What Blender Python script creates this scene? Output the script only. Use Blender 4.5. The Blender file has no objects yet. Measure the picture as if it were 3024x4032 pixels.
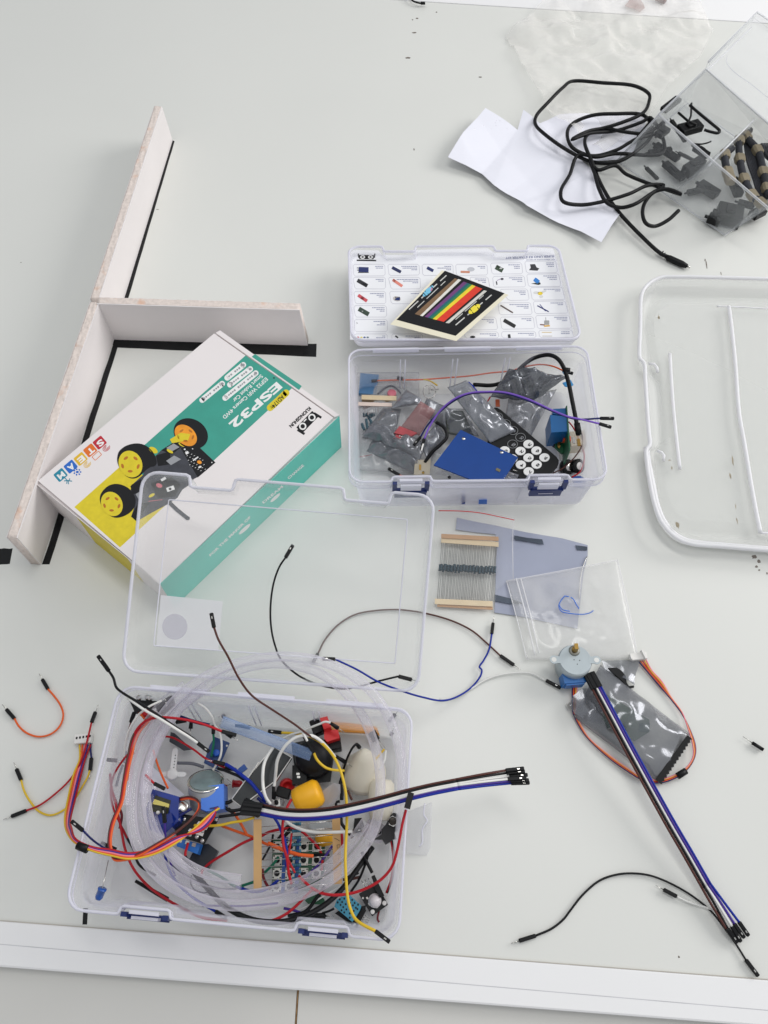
import bpy, math, random
from mathutils import Vector, Matrix, noise
random.seed(7)
SC = bpy.context.scene
COL = SC.collection
CM = 0.01                      # everything below is written in centimetres
# ---------------------------------------------------------------- camera
CAM_H = 64.0
F_PX, PITCH, ROLL = 3032.8, math.radians(62.054), math.radians(1.557)
FW = Vector((0, math.cos(PITCH), -math.sin(PITCH)))
UP = Vector((0, math.sin(PITCH), math.cos(PITCH)))
RT = Vector((1, 0, 0))
cr, sr = math.cos(ROLL), math.sin(ROLL)
CX = RT * cr + UP * sr
CY = UP * cr - RT * sr
cam = bpy.data.objects.new('camera', bpy.data.cameras.new('camera'))
COL.objects.link(cam)
M3 = Matrix((CX, CY, -FW)).transposed()
cam.matrix_world = Matrix.Translation(Vector((0, 0, CAM_H * CM))) @ M3.to_4x4()
cam.data.sensor_fit = 'VERTICAL'
cam.data.sensor_height = 36
cam.data.sensor_width = 36
cam.data.lens = F_PX / 4032 * 36
cam.data.clip_start = 0.02
cam.data.clip_end = 50
SC.camera = cam
# ---------------------------------------------------------------- world and lamps
world = bpy.data.worlds.new('World'); SC.world = world; world.use_nodes = True
wn = world.node_tree.nodes; bgn = wn.get('Background')
bgn.inputs[1].default_value = 0.70
# a plain room: pale ceiling overhead, darker walls towards the horizon
wt = world.node_tree; wc = wn.new('ShaderNodeTexCoord'); wx = wn.new('ShaderNodeSeparateXYZ'); wr_ = wn.new('ShaderNodeValToRGB')
wt.links.new(wc.outputs['Generated'], wx.inputs[0]); wt.links.new(wx.outputs['Z'], wr_.inputs['Fac']); wt.links.new(wr_.outputs['Color'], bgn.inputs[0])
el = wr_.color_ramp.elements; el[0].position = 0.0; el[0].color = (.22,.22,.23,1); el[1].position = 1.0; el[1].color = (.82,.84,.87,1)
e_ = el.new(.35); e_.color = (.46,.47,.50,1); e_ = el.new(.62); e_.color = (.76,.78,.81,1)
def area(name, loc, target, sx, sy, power, color):
    l = bpy.data.lights.new(name, 'AREA'); l.shape = 'RECTANGLE'; l.size = sx; l.size_y = sy
    l.energy = power; l.color = color
    o = bpy.data.objects.new(name, l); COL.objects.link(o); o.location = loc
    d = Vector(target) - Vector(loc); o.rotation_euler = d.to_track_quat('-Z', 'Y').to_euler()
    return o
area('window_light', (2.3, 1.25, 1.35), (0, .35, 0), 1.5, 1.2, 40, (1.0, .975, .96))
area('ceiling_light', (0.2, 0.7, 2.3), (0, .4, 0), 1.3, .35, 9, (1, .985, .96))
SC.view_settings.view_transform = 'Standard'
SC.view_settings.look = 'None'
SC.view_settings.exposure = 0.10
SC.view_settings.gamma = 1
SC.view_settings.use_curve_mapping = False
SC.render.engine = 'CYCLES'
SC.cycles.transparent_max_bounces = 32
SC.cycles.max_bounces = 10
# ---------------------------------------------------------------- photo pixel -> point in the place
CR = dict(a1=(200,2600,.5425), a2=(900,2600,.5425), a3=(200,3100,.5425), a4=(900,3100,.5425),
    u=(1300,900,.72333), r=(1600,1950,.72333), l=(400,1750,.84388), b=(1900,3000,.67752),
    g=(0,1200,.84388), g0=(0,300,.84388), t=(1600,0,.85835), o=(2300,0,.45222), e=(0,2500,.40683),
    sl=(2400,1000,.58757), d1=(1360,950,.30139), d2=(1840,950,.30139), d3=(1380,1400,.30139),
    d4=(1800,1370,.3918), g1=(750,1350,.36166), g2=(150,1650,.42194), g3=(700,1750,.36166),
    g4=(500,2250,.30139), k1=(480,2680,.25316), k2=(860,2780,.24111), k3=(1220,2750,.24111),
    k4=(560,3050,.24111), k5=(940,3150,.24111), k6=(1280,3150,.24111), k7=(1200,3430,.24111),
    m=(2150,2480,.24111), bb=(0,3500,.91139), bc=(1512,3500,.91139), x=(0,0,1.0), y=(0,0,1.82278), w=(1000,0,.7836))
def px(c, p):
    x0, y0, s = CR[c]; return (x0 + p[0]*s, y0 + p[1]*s)
def ray(q):
    x = (q[0]-1512)/F_PX; y = -(q[1]-2016)/F_PX
    return CX*x + CY*y + FW
EYE = Vector((0, 0, CAM_H))
def P(c, p, z=0.0):
    d = ray(px(c, p)); t = (CAM_H - z)/-d.z
    return EYE + d*t
def PP(c, p, o, n):            # on the plane through o with normal n
    d = ray(px(c, p)); t = (o-EYE).dot(n)/d.dot(n)
    return EYE + d*t
def Q(c, pts, z=0.0):
    if not isinstance(z, (list, tuple)): z = [z]*len(pts)
    elif len(z) != len(pts):
        z = [lin(z, i/(len(pts)-1)) for i in range(len(pts))]
    return [P(c, p, zz) for p, zz in zip(pts, z)]
def lin(zs, t):
    k = t*(len(zs)-1); i = min(int(k), len(zs)-2); f = k-i
    return zs[i]*(1-f) + zs[i+1]*f
Z = Vector((0, 0, 1))
# ---------------------------------------------------------------- materials
def s2l(c): return tuple(((v/255+.055)/1.055)**2.4 if v > 10 else v/255/12.92 for v in c)
MATS = {}
def mat(name, rgb, rough=.5, metal=0.0, spec=.5, var=.06, scale=40, bump=0.0, bscale=300, coat=0.0, alpha=None, trans=0.0, sheen=0):
    if name in MATS: return MATS[name]
    m = bpy.data.materials.new(name); m.use_nodes = True; nt = m.node_tree; b = nt.nodes['Principled BSDF']
    c = s2l(rgb)
    tc = nt.nodes.new('ShaderNodeTexCoord'); nz = nt.nodes.new('ShaderNodeTexNoise')
    nz.inputs['Scale'].default_value = scale; nz.inputs['Detail'].default_value = 4
    nt.links.new(tc.outputs['Object'], nz.inputs['Vector'])
    rp = nt.nodes.new('ShaderNodeValToRGB')
    rp.color_ramp.elements[0].position = .3; rp.color_ramp.elements[1].position = .7
    rp.color_ramp.elements[0].color = (*[v*(1-var) for v in c], 1)
    rp.color_ramp.elements[1].color = (*[min(1, v*(1+var)) for v in c], 1)
    nt.links.new(nz.outputs['Fac'], rp.inputs['Fac']); nt.links.new(rp.outputs['Color'], b.inputs['Base Color'])
    b.inputs['Roughness'].default_value = rough; b.inputs['Metallic'].default_value = metal
    b.inputs['Specular IOR Level'].default_value = spec; b.inputs['Coat Weight'].default_value = coat
    if bump:
        n2 = nt.nodes.new('ShaderNodeTexNoise'); n2.inputs['Scale'].default_value = bscale; n2.inputs['Detail'].default_value = 6
        nt.links.new(tc.outputs['Object'], n2.inputs['Vector'])
        bp = nt.nodes.new('ShaderNodeBump'); bp.inputs['Strength'].default_value = bump; bp.inputs['Distance'].default_value = .0005
        nt.links.new(n2.outputs['Fac'], bp.inputs['Height']); nt.links.new(bp.outputs['Normal'], b.inputs['Normal'])
    if alpha is not None: b.inputs['Alpha'].default_value = alpha
    MATS[name] = m; return m
def film(name, rgb, base=.1, edge=.6, power=2.0, rough=.15, gloss=.5, tint=(255,255,255), bump=0.0, bscale=60, wr=0.0, metal=False, glow=0.0):
    """thin clear or milky plastic: see-through face on, denser at grazing angles"""
    if name in MATS: return MATS[name]
    m = bpy.data.materials.new(name); m.use_nodes = True; nt = m.node_tree; nt.nodes.clear()
    out = nt.nodes.new('ShaderNodeOutputMaterial'); mix = nt.nodes.new('ShaderNodeMixShader')
    tr = nt.nodes.new('ShaderNodeBsdfTransparent'); tr.inputs[0].default_value = (*s2l(tint), 1)
    b = nt.nodes.new('ShaderNodeBsdfPrincipled'); b.inputs['Base Color'].default_value = (*s2l(rgb), 1)
    b.inputs['Roughness'].default_value = rough; b.inputs['Specular IOR Level'].default_value = gloss
    if metal: b.inputs['Metallic'].default_value = .45
    lw = nt.nodes.new('ShaderNodeLayerWeight'); lw.inputs[0].default_value = .5
    pw = nt.nodes.new('ShaderNodeMath'); pw.operation = 'POWER'; pw.inputs[1].default_value = power
    ma = nt.nodes.new('ShaderNodeMath'); ma.operation = 'MULTIPLY_ADD'; ma.inputs[1].default_value = edge; ma.inputs[2].default_value = base
    ma.use_clamp = True
    nt.links.new(lw.outputs['Facing'], pw.inputs[0]); nt.links.new(pw.outputs[0], ma.inputs[0])
    tc = nt.nodes.new('ShaderNodeTexCoord'); n2 = nt.nodes.new('ShaderNodeTexNoise')
    n2.inputs['Scale'].default_value = bscale; n2.inputs['Detail'].default_value = 3; n2.inputs['Distortion'].default_value = .6
    nt.links.new(tc.outputs['Object'], n2.inputs['Vector'])
    last = ma
    if wr:
        m2 = nt.nodes.new('ShaderNodeMath'); m2.operation = 'MULTIPLY_ADD'; m2.inputs[1].default_value = wr; m2.inputs[2].default_value = -wr/2
        nt.links.new(n2.outputs['Fac'], m2.inputs[0])
        m3 = nt.nodes.new('ShaderNodeMath'); m3.operation = 'ADD'; m3.use_clamp = True
        nt.links.new(m2.outputs[0], m3.inputs[0]); nt.links.new(ma.outputs[0], m3.inputs[1]); last = m3
    if bump:
        bp = nt.nodes.new('ShaderNodeBump'); bp.inputs['Strength'].default_value = bump; bp.inputs['Distance'].default_value = .002
        nt.links.new(n2.outputs['Fac'], bp.inputs['Height']); nt.links.new(bp.outputs['Normal'], b.inputs['Normal'])
    nt.links.new(last.outputs[0], mix.inputs[0]); nt.links.new(tr.outputs[0], mix.inputs[1])
    if glow:   # milky plastic lets some light through from behind
        tl = nt.nodes.new('ShaderNodeBsdfTranslucent'); tl.inputs[0].default_value = (*s2l(rgb), 1); m4 = nt.nodes.new('ShaderNodeMixShader'); m4.inputs[0].default_value = glow
        nt.links.new(b.outputs[0], m4.inputs[1]); nt.links.new(tl.outputs[0], m4.inputs[2]); nt.links.new(m4.outputs[0], mix.inputs[2])
    else: nt.links.new(b.outputs[0], mix.inputs[2])
    nt.links.new(mix.outputs[0], out.inputs[0]); MATS[name] = m; return m
# wires, boards, prints
def col(name, rgb, **k): return mat(name, rgb, **k)
W_ = {'black':(14,15,18),'white':(228,228,224),'red':(178,26,38),'blue':(14,42,148),'yellow':(222,186,52),'orange':(226,98,42),
      'brown':(84,48,42),'purple':(70,48,140),'green':(26,112,84),'pink':(235,130,150),'grey':(110,112,120),'violet':(128,92,196),
      'darkred':(110,22,34),'navy':(20,30,92)}
def wm(c): return mat('wire_'+c, W_[c], rough=.45, spec=.28 if c != 'white' else .4, var=.04)
HOUS = mat('black_plastic', (15,16,18), rough=.45, spec=.25, var=.15, bump=.15)
STEEL = mat('bright_metal', (205,203,198), rough=.22, metal=1)
BRASS = mat('brass', (176,142,78), rough=.3, metal=1)
WHITEP = mat('white_plastic', (232,230,226), rough=.4)
NAVY = mat('navy_plastic', (22,42,104), rough=.35)
PCBK = mat('black_board', (16,18,20), spec=.3, rough=.4, var=.2, scale=200)
PCBG = mat('green_board', (18,84,52), rough=.4, var=.2, scale=200)
PCBB = mat('blue_board', (14,74,152), rough=.35, var=.05, scale=200)
# ---------------------------------------------------------------- mesh builder
class MB:
    def __init__(s): s.v=[]; s.f=[]; s.mi=[]; s.mats=[]; s.cur=0; s.sm=[]; s.smooth=False
    def m(s, material, smooth=None):
        if material not in s.mats: s.mats.append(material)
        s.cur = s.mats.index(material)
        if smooth is not None: s.smooth = smooth
        return s
    def add(s, vs, fs):
        k = len(s.v); s.v += [Vector(v) for v in vs]
        for f in fs: s.f.append([i+k for i in f]); s.mi.append(s.cur); s.sm.append(s.smooth)
    def box(s, c, ax, ay, az):
        vs = [c+ax*i+ay*j+az*k for k in (-1,1) for j in (-1,1) for i in (-1,1)]
        s.add(vs, [(0,2,3,1),(4,5,7,6),(0,1,5,4),(2,6,7,3),(1,3,7,5),(0,4,6,2)]); return s
    def obox(s, p0, p1, w, h, up=Z, bev=0.0):
        d = (p1-p0); L = d.length; d = d.normalized(); sd = d.cross(up)
        if sd.length < 1e-5: sd = d.cross(Vector((1,0,0)))
        sd.normalize(); u = sd.cross(d)
        if not bev:
            return s.box((p0+p1)/2, d*(L/2), sd*(w/2), u*(h/2))
        a, b = w/2, h/2; e = min(bev, a*.6, b*.6)
        prof = [(-a+e,-b),(a-e,-b),(a,-b+e),(a,b-e),(a-e,b),(-a+e,b),(-a,b-e),(-a,-b+e)]
        rings = []
        for t, k in ((0, .82), (e, 1), (L-e, 1), (L, .82)):
            rings.append([p0+d*t+sd*x*k+u*y*k for x, y in prof])
        s.rings(rings, True, True); return s
    def rings(s, rings, c0=False, c1=False, closed=True):
        n = len(rings[0]); vs = [v for r in rings for v in r]; fs = []
        for i in range(len(rings)-1):
            for j in range(n if closed else n-1):
                a = i*n+j; b = i*n+(j+1)%n; fs.append((a, b, b+n, a+n))
        if c0: fs.append(tuple(reversed(range(n))))
        if c1: fs.append(tuple(range((len(rings)-1)*n, len(rings)*n)))
        s.add(vs, fs); return s
    def tube(s, pts, r, n=8, caps=True, flat=None):
        T = []
        for i in range(len(pts)):
            a = pts[max(0,i-1)]; b = pts[min(len(pts)-1,i+1)]; d = b-a
            T.append(d.normalized() if d.length > 1e-9 else (T[-1] if T else Vector((1,0,0))))
        u = T[0].orthogonal().normalized(); R = []
        for i, p in enumerate(pts):
            u = (u - T[i]*u.dot(T[i]))
            u = u.normalized() if u.length > 1e-6 else T[i].orthogonal().normalized()
            w = T[i].cross(u); rr = r[i] if isinstance(r, (list, tuple)) else r
            R.append([p+(u*math.cos(k*2*math.pi/n)+w*math.sin(k*2*math.pi/n))*rr for k in range(n)])
        sm = s.smooth; s.smooth = True; s.rings(R, caps, caps); s.smooth = sm; return s
    def prism(s, poly, vec):
        n = len(poly); vs = list(poly)+[p+vec for p in poly]
        fs = [tuple(range(n)), tuple(reversed(range(n, 2*n)))]
        fs += [((i+1)%n, i, i+n, (i+1)%n+n) for i in range(n)]
        s.add(vs, fs); return s
    def poly(s, pts): s.add(pts, [tuple(range(len(pts)))]); return s
    def cyl(s, c, ax, r, h, n=20, r2=None):
        ax = ax.normalized(); u = ax.orthogonal().normalized(); w = ax.cross(u); r2 = r if r2 is None else r2
        R = [[c+ax*t+(u*math.cos(k*2*math.pi/n)+w*math.sin(k*2*math.pi/n))*rr for k in range(n)] for t, rr in ((0, r), (h, r2))]
        s.rings(R, True, True); return s
    def lathe(s, c, ax, prof, n=24, c0=True, c1=True):
        ax = ax.normalized(); u = ax.orthogonal().normalized(); w = ax.cross(u)
        R = [[c+ax*t+(u*math.cos(k*2*math.pi/n)+w*math.sin(k*2*math.pi/n))*max(rr, 1e-4) for k in range(n)] for t, rr in prof]
        sm = s.smooth; s.smooth = True; s.rings(R, c0, c1); s.smooth = sm; return s
    def build(s, name, parent=None, loc=None):
        me = bpy.data.meshes.new(name)
        o = bpy.data.objects.new(name, me); COL.objects.link(o)
        if parent is not None:
            r = parent
            while r.parent: r = r.parent
            base = r['_b'] if '_b' in r else (0,0,0); base = Vector(base); o.parent = parent
        else:
            if loc is None:
                n = max(1, len(s.v)); loc = sum(s.v, Vector())/n; loc.z = min(v.z for v in s.v)
            base = Vector(loc); o.location = base*CM; o['_b'] = tuple(base)
        me.from_pydata([(v-base)*CM for v in s.v], [], s.f)
        for mm in s.mats: me.materials.append(mm)
        me.polygons.foreach_set('material_index', s.mi)
        me.polygons.foreach_set('use_smooth', s.sm)
        me.update(); return o
def thing(name, label, cat, loc, group=None):
    o = bpy.data.objects.new(name, None); COL.objects.link(o); o.empty_display_size = .01
    loc = Vector(loc); o.location = loc*CM; o['_b'] = tuple(loc)
    return tag(o, label, cat, group)
def tag(o, label, cat, group=None):
    o['label'] = label; o['category'] = cat
    if group: o['group'] = group
    return o
def struct(o): o['kind'] = 'structure'; return o
def spline(pts, sub=7):
    if len(pts) < 3: return [pts[0].lerp(pts[-1], i/sub) for i in range(sub+1)]
    out = []
    for i in range(len(pts)-1):
        p0 = pts[max(0,i-1)]; p1 = pts[i]; p2 = pts[i+1]; p3 = pts[min(len(pts)-1,i+2)]
        if i == 0: p0 = p1*2-p2
        if i == len(pts)-2: p3 = p2*2-p1
        d0 = max((p1-p0).length, 1e-4)**.5; d1 = max((p2-p1).length, 1e-4)**.5; d2 = max((p3-p2).length, 1e-4)**.5
        m1 = (p1-p0)/d0-(p2-p0)/(d0+d1)+(p2-p1)/d1; m2 = (p2-p1)/d1-(p3-p1)/(d1+d2)+(p3-p2)/d2
        m1 = m1*d1; m2 = m2*d1
        for k in range(sub):
            t = k/sub; t2 = t*t; t3 = t2*t
            out.append(p1*(2*t3-3*t2+1)+m1*(t3-2*t2+t)+p2*(-2*t3+3*t2)+m2*(t3-t2))
    out.append(pts[-1]); return out
def housing(o, tip, jn, kind='f', w=.27, pinlen=.62, name='connector', mate=None):
    """crimp housing from its open tip to the wire; m = male with a pin"""
    mb = MB().m(mate or HOUS)
    d = (tip-jn).normalized()
    mb.obox(jn, tip, w, w*.95, bev=.04)
    c = mb.build(name, o)
    if kind == 'm':
        MB().m(STEEL).tube([tip-d*.02, tip+d*pinlen*.8, tip+d*pinlen], [.034,.034,.012], 6).build('pin', c)
    elif kind == 'f':
        up = Z; sd = d.cross(up).normalized(); u = sd.cross(d).normalized()
        q = jn.lerp(tip, .68)+u*(w*.5)
        MB().m(STEEL).box(q, d*.09, sd*.04, u*.006).build('crimp_contact', c)
    elif kind == 'b': # rounded boot
        pass
    return c
def jumper(label, c, crop, pts, z=.1, a=None, b=None, r=.078, group=None, cat='jumper wire', name='jumper_wire', whole=None):
    """pts: wire path in crop pixels. a/b = (tip pixel, kind, z) housings at either end"""
    p = whole or Q(crop, pts, z)
    o = thing(name, label, cat, (p[0].x, p[0].y, min(v.z for v in p)), group)
    MB().m(wm(c)).tube(spline(p), r, 8).build('wire', o)
    for end, jn in ((a, p[0]), (b, p[-1])):
        if end:
            tip = P(end[3] if len(end) > 3 else crop, end[0], end[2] if len(end) > 2 else jn.z)
            # housings are about 1.4 cm long: rebuild the tip at its real length when the photo lets us
            housing(o, tip, jn, end[1])
    return o
# text -> flat mesh, laid on a plane
_TX = {}
def glyphs(sx, bold=.0):
    if (sx, bold) in _TX: return _TX[(sx, bold)]
    cu = bpy.data.curves.new('t', 'FONT'); cu.body = sx; cu.offset = bold; cu.resolution_u = 3
    ob = bpy.data.objects.new('t', cu); COL.objects.link(ob)
    dg = bpy.context.evaluated_depsgraph_get(); me = bpy.data.meshes.new_from_object(ob.evaluated_get(dg))
    vs = [(v.co.x, v.co.y) for v in me.vertices]; fs = [tuple(p.vertices) for p in me.polygons]
    bpy.data.objects.remove(ob); bpy.data.meshes.remove(me)
    _TX[(sx, bold)] = (vs, fs); return vs, fs
def text(mb, sx, start, end, up, proj, bold=.02):
    """start,end = pixel baseline ends, up = pixel vector of one capital's height"""
    vs, fs = glyphs(sx, bold)
    if not vs: return
    x0 = min(v[0] for v in vs); x1 = max(v[0] for v in vs)
    pts = []
    for x, y in vs:
        t = (x-x0)/(x1-x0); h = y/.69
        pts.append(proj((start[0]+(end[0]-start[0])*t+up[0]*h, start[1]+(end[1]-start[1])*t+up[1]*h)))
    mb.add(pts, fs)
def ell(c, rx, ry, ang=0, n=24, a0=0, a1=360):
    ca, sa = math.cos(math.radians(ang)), math.sin(math.radians(ang)); o = []
    full = abs(a1-a0) >= 360
    for i in range(n if full else n+1):
        t = math.radians(a0+(a1-a0)*i/n); x = rx*math.cos(t); y = ry*math.sin(t)
        o.append((c[0]+x*ca-y*sa, c[1]+x*sa+y*ca))
    return o
def ribbon2(pts, w):
    """2-D stroke outline in pixels"""
    L = []; R = []
    for i, p in enumerate(pts):
        a = pts[max(0,i-1)]; b = pts[min(len(pts)-1,i+1)]; dx, dy = b[0]-a[0], b[1]-a[1]; n = math.hypot(dx, dy) or 1
        L.append((p[0]-dy/n*w/2, p[1]+dx/n*w/2)); R.append((p[0]+dy/n*w/2, p[1]-dx/n*w/2))
    return L, R
def stroke(mb, pts, w, proj):
    L, R = ribbon2(pts, w); n = len(pts)
    mb.add([proj(p) for p in L]+[proj(p) for p in R], [(i, i+1, n+i+1, n+i) for i in range(n-1)])
def fillpoly(mb, pts, proj): mb.poly([proj(p) for p in pts])
def rrect(c, w, h, ang, r, n=5):
    ca, sa = math.cos(math.radians(ang)), math.sin(math.radians(ang)); o = []
    for sx, sy, a0 in ((1,1,0),(-1,1,90),(-1,-1,180),(1,-1,270)):
        for i in range(n+1):
            t = math.radians(a0+90*i/n); x = sx*(w/2-r)+r*math.cos(t); y = sy*(h/2-r)+r*math.sin(t)
            o.append((c[0]+x*ca-y*sa, c[1]+x*sa+y*ca))
    return o
# crumpled sheet / pillow over four corner points (bilinear)
def bil(c, u, v): return (c[0].lerp(c[1], u)).lerp(c[3].lerp(c[2], u), v)
def pillow(mb, c, nu=26, nv=20, bulge=.6, wr=.25, seed=0, thick=None, freq=.55, ridge=True, edgew=.0):
    off = Vector((seed*13.7, seed*5.1, 0)); top = []; bot = []
    for j in range(nv+1):
        for i in range(nu+1):
            u = i/nu; v = j/nv
            p = bil(c, u, v)
            e = min(1, 5*min(u, 1-u))*min(1, 5*min(v, 1-v))
            sh = (math.sin(math.pi*u)*math.sin(math.pi*v))**.5
            q = Vector((p.x, p.y, 0))*freq+off
            nz = noise.noise(q)+.5*noise.noise(q*2.3)
            if ridge: nz = (1-2*abs(noise.noise(q*1.1)))*.8+nz*.5
            h = bulge*sh+wr*nz*(.25+.75*e)
            j2 = Vector((noise.noise(q*1.7+Vector((9,0,0))), noise.noise(q*1.7+Vector((0,9,0))), 0))*edgew
            top.append(p+Z*max(.03, h+.03)+j2)
            bot.append(p+j2 if thick is None else p+Z*(max(.03, h+.03)-thick)+j2)
    n = len(top); W = nu+1; fs = []
    for j in range(nv):
        for i in range(nu):
            a = j*W+i; fs.append((a, a+1, a+1+W, a+W)); fs.append((n+a, n+a+W, n+a+1+W, n+a+1))
    bd = [i for i in range(nu)]+[nu+W*j for j in range(nv)]+[nv*W+i for i in range(nu, 0, -1)]+[W*j for j in range(nv, 0, -1)]
    for k in range(len(bd)):
        a, b = bd[k], bd[(k+1) % len(bd)]; fs.append((b, a, n+a, n+b))
    sm = mb.smooth; mb.smooth = True; mb.add(top+bot, fs); mb.smooth = sm; return mb
def polysheet(mb, pts, thick=.02, wr=.1, seed=0, freq=.4, cuts=6, zf=None, maxl=.9):
    """a sheet with any outline, triangulated, subdivided and gently folded"""
    import bmesh
    bm = bmesh.new(); vs = [bm.verts.new(p) for p in pts]; bm.faces.new(vs)
    bmesh.ops.triangulate(bm, faces=bm.faces[:]); 
    for _ in range(cuts):
        es = [e for e in bm.edges if e.calc_length() > maxl]
        if not es: break
        bmesh.ops.subdivide_edges(bm, edges=es, cuts=1); bmesh.ops.triangulate(bm, faces=bm.faces[:])
    off = Vector((seed*7.3, seed*3.1, 0))
    for v in bm.verts:
        q = Vector((v.co.x, v.co.y, 0))*freq+off
        v.co.z += wr*(.6+noise.noise(q)+.4*(1-2*abs(noise.noise(q*1.6))))
        if zf: v.co.z += zf(v.co)
    bm.verts.index_update(); n = len(bm.verts); V = [v.co.copy() for v in bm.verts]
    F = [tuple(v.index for v in f.verts) for f in bm.faces]
    up = sum((bm.faces[i].normal.z if False else 0) for i in ()) if False else 0
    B = []
    for e in bm.edges:
        if len(e.link_faces) == 1:
            f = e.link_faces[0]; idx = [v.index for v in f.verts]; a, b = e.verts[0].index, e.verts[1].index
            if idx[(idx.index(a)+1) % 3] != b: a, b = b, a
            B.append((a, b))
    mb_v = V+[v-Z*thick for v in V]
    sm = mb.smooth; mb.smooth = True
    mb.add(V, F); mb.add(mb_v[n:], [tuple(reversed(f)) for f in F]); mb.smooth = False
    mb.add(mb_v, [(b, a, a+n, b+n) for a, b in B]); mb.smooth = sm
    bm.free(); return mb
# ================================================================ THE TABLE
TABLE = mat('white_laminate', (221,222,217), rough=.34, spec=.4, var=.012, scale=5, bump=.04, bscale=500)
RAIL = mat('white_coated_edge', (238,238,238), rough=.45, var=.01, scale=8, bump=.05, bscale=600)
STAIN = mat('grey_scuff', (120,112,104), rough=.7, var=.3, scale=600)
def lineat(p, q, x): return p + (q-p)*((x-p.x)/(q.x-p.x))
fa, fb = P('x',(200,3640)), P('x',(3024,3857)); ba, bb_ = P('x',(1700,10)), P('x',(3024,94))
tbl = thing('worktable', 'large white laminate worktable with a pale edge rail, strewn with kits and wires', 'table', (0,50,-2.5))
FL, FR = lineat(fa, fb, -75), lineat(fa, fb, 75); BL, BR = lineat(ba, bb_, -75), lineat(ba, bb_, 75)
t = MB().m(TABLE); t.prism([FL-Z*2.5, FR-Z*2.5, BR-Z*2.5, BL-Z*2.5], Z*2.5)
top = t.build('tabletop', tbl)
# scuffs and glue marks that stay on the laminate
def blot(c, cx_, cy_, rx, ry, a=0, k=0):
    rr = random.Random(int(cx_*7+cy_)); pts = []
    for i in range(11):
        t = 2*math.pi*i/11; q = .65+.5*rr.random(); x = rx*q*math.cos(t); y = ry*q*math.sin(t)
        ca, sa = math.cos(math.radians(a)), math.sin(math.radians(a)); pts.append(P(c, (cx_+x*ca-y*sa, cy_+x*sa+y*ca), .012))
    sc = MB().m(STAIN); sc.poly(pts); sc.build('scuff_mark', tbl)
for a in (('w',775,290,14,5),('w',806,164,13,4),('w',797,99,4,3),('w',820,92,6,4),('w',917,61,5,3),('w',1138,387,9,3),
          ('sl',640,40,5,9),('sl',650,70,4,30,-8),('sl',747,130,3,12,-10),('sl',970,2030,18,14),('sl',1000,2060,14,16),('sl',985,2095,12,8),('sl',1003,2118,9,6),('sl',1056,2140,6,10),
          ('bc',1274,294,4,6,-20),('t',35,685,3,6),('t',340,354,6,2),('g0',735,622,8,1.5),('g0',98,869,4,2),('e',1240,300,1,1)): blot(*a)
RH = .12
SHELF_Z = -.85
def railpiece(name, l0, l1, z0=RH):
    a, b = l0; c, d = l1
    mb = MB().m(RAIL)
    q = [lineat(a,b,-75), lineat(a,b,75), lineat(c,d,75), lineat(c,d,-75)]
    q = [Vector((v.x, v.y, z0)) for v in q]
    n = 20; R = []
    dv = (q[3]-q[0]).normalized(); L = (q[3]-q[0]).length
    prof = [(0,-.95),(0,-.12),(.03,-.04),(.12,0),(L-.15,0),(L-.04,-.06),(L,-.25),(L,-.95)]
    R = [[q[0]+dv*x+Z*y for x, y in prof], [q[1]+dv*x+Z*y for x, y in prof]]
    mb.rings([list(r) for r in R], True, True); return mb.build(name, tbl)
s1 = (P('bb',(0,239),RH), P('bc',(1000,468),RH)); e1 = (P('x',(0,3857),RH), P('x',(1512,4003),RH))
gap = Vector((0,.035,0))
railpiece('edge_rail', (fa-gap*.1, fb-gap*.1), e1)
SEAM = mat('seam_grey', (200,200,203), rough=.6, var=.1)
q0_, q1_ = lineat(*s1, -75), lineat(*s1, 75); MB().m(SEAM).obox(Vector((q0_.x,q0_.y,RH-.045)), Vector((q1_.x,q1_.y,RH-.045)), .06, .1).build('rail_seam', tbl)
MB().m(mat('painted_edge_shadow', (186,180,170), rough=.7)).obox(Vector((FL.x,FL.y,RH-.05)), Vector((FR.x,FR.y,RH-.05)), .05, .1).build('rail_seam', tbl)  # brownish strip paints the thin shadow line between tabletop and rail
def up(l, d): return tuple(v+Vector((0,d,0)) for v in l)
railpiece('edge_rail', up((ba, bb_), 14), up((ba, bb_), .04))
# the lower grey shelf past the front rail, with its seam, and the floor
LOW = mat('grey_laminate', (206,205,200), rough=.5, var=.02, scale=6)
WOOD = mat('raw_chipboard', (150,116,76), rough=.7, var=.3, scale=300)
sh = thing('lower_shelf', 'plain grey laminate shelf in front of and below the worktable edge', 'shelf', (0,-15,-6))
zz = SHELF_Z
s0 = P('bb',(1282,520),zz); s2 = P('bb',(1282,700),zz); yb = -3.4; yf = -30
MB().m(LOW).prism([Vector((-75,yf,zz-2)), Vector((s0.x-.08,yf,zz-2)), Vector((s0.x-.08,yb,zz-2)), Vector((-75,yb,zz-2))], Z*2).build('shelf_panel', sh)
MB().m(LOW).prism([Vector((s0.x+.08,yf,zz-2)), Vector((75,yf,zz-2)), Vector((75,yb,zz-2)), Vector((s0.x+.08,yb,zz-2))], Z*2).build('shelf_panel', sh)
MB().m(WOOD).box(Vector((s0.x,(yf+yb)/2,zz-1.05)), Vector((.05,0,0)), Vector((0,(yb-yf)/2,0)), Z*1).build('seam_strip', sh)
FLOOR = mat('grey_floor', (150,150,148), rough=.6, var=.05, scale=3)
struct(MB().m(FLOOR).box(Vector((0,50,-78)), Vector((260,0,0)), Vector((0,260,0)), Z*1).build('floor', None, Vector((0,50,-79))))

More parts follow.
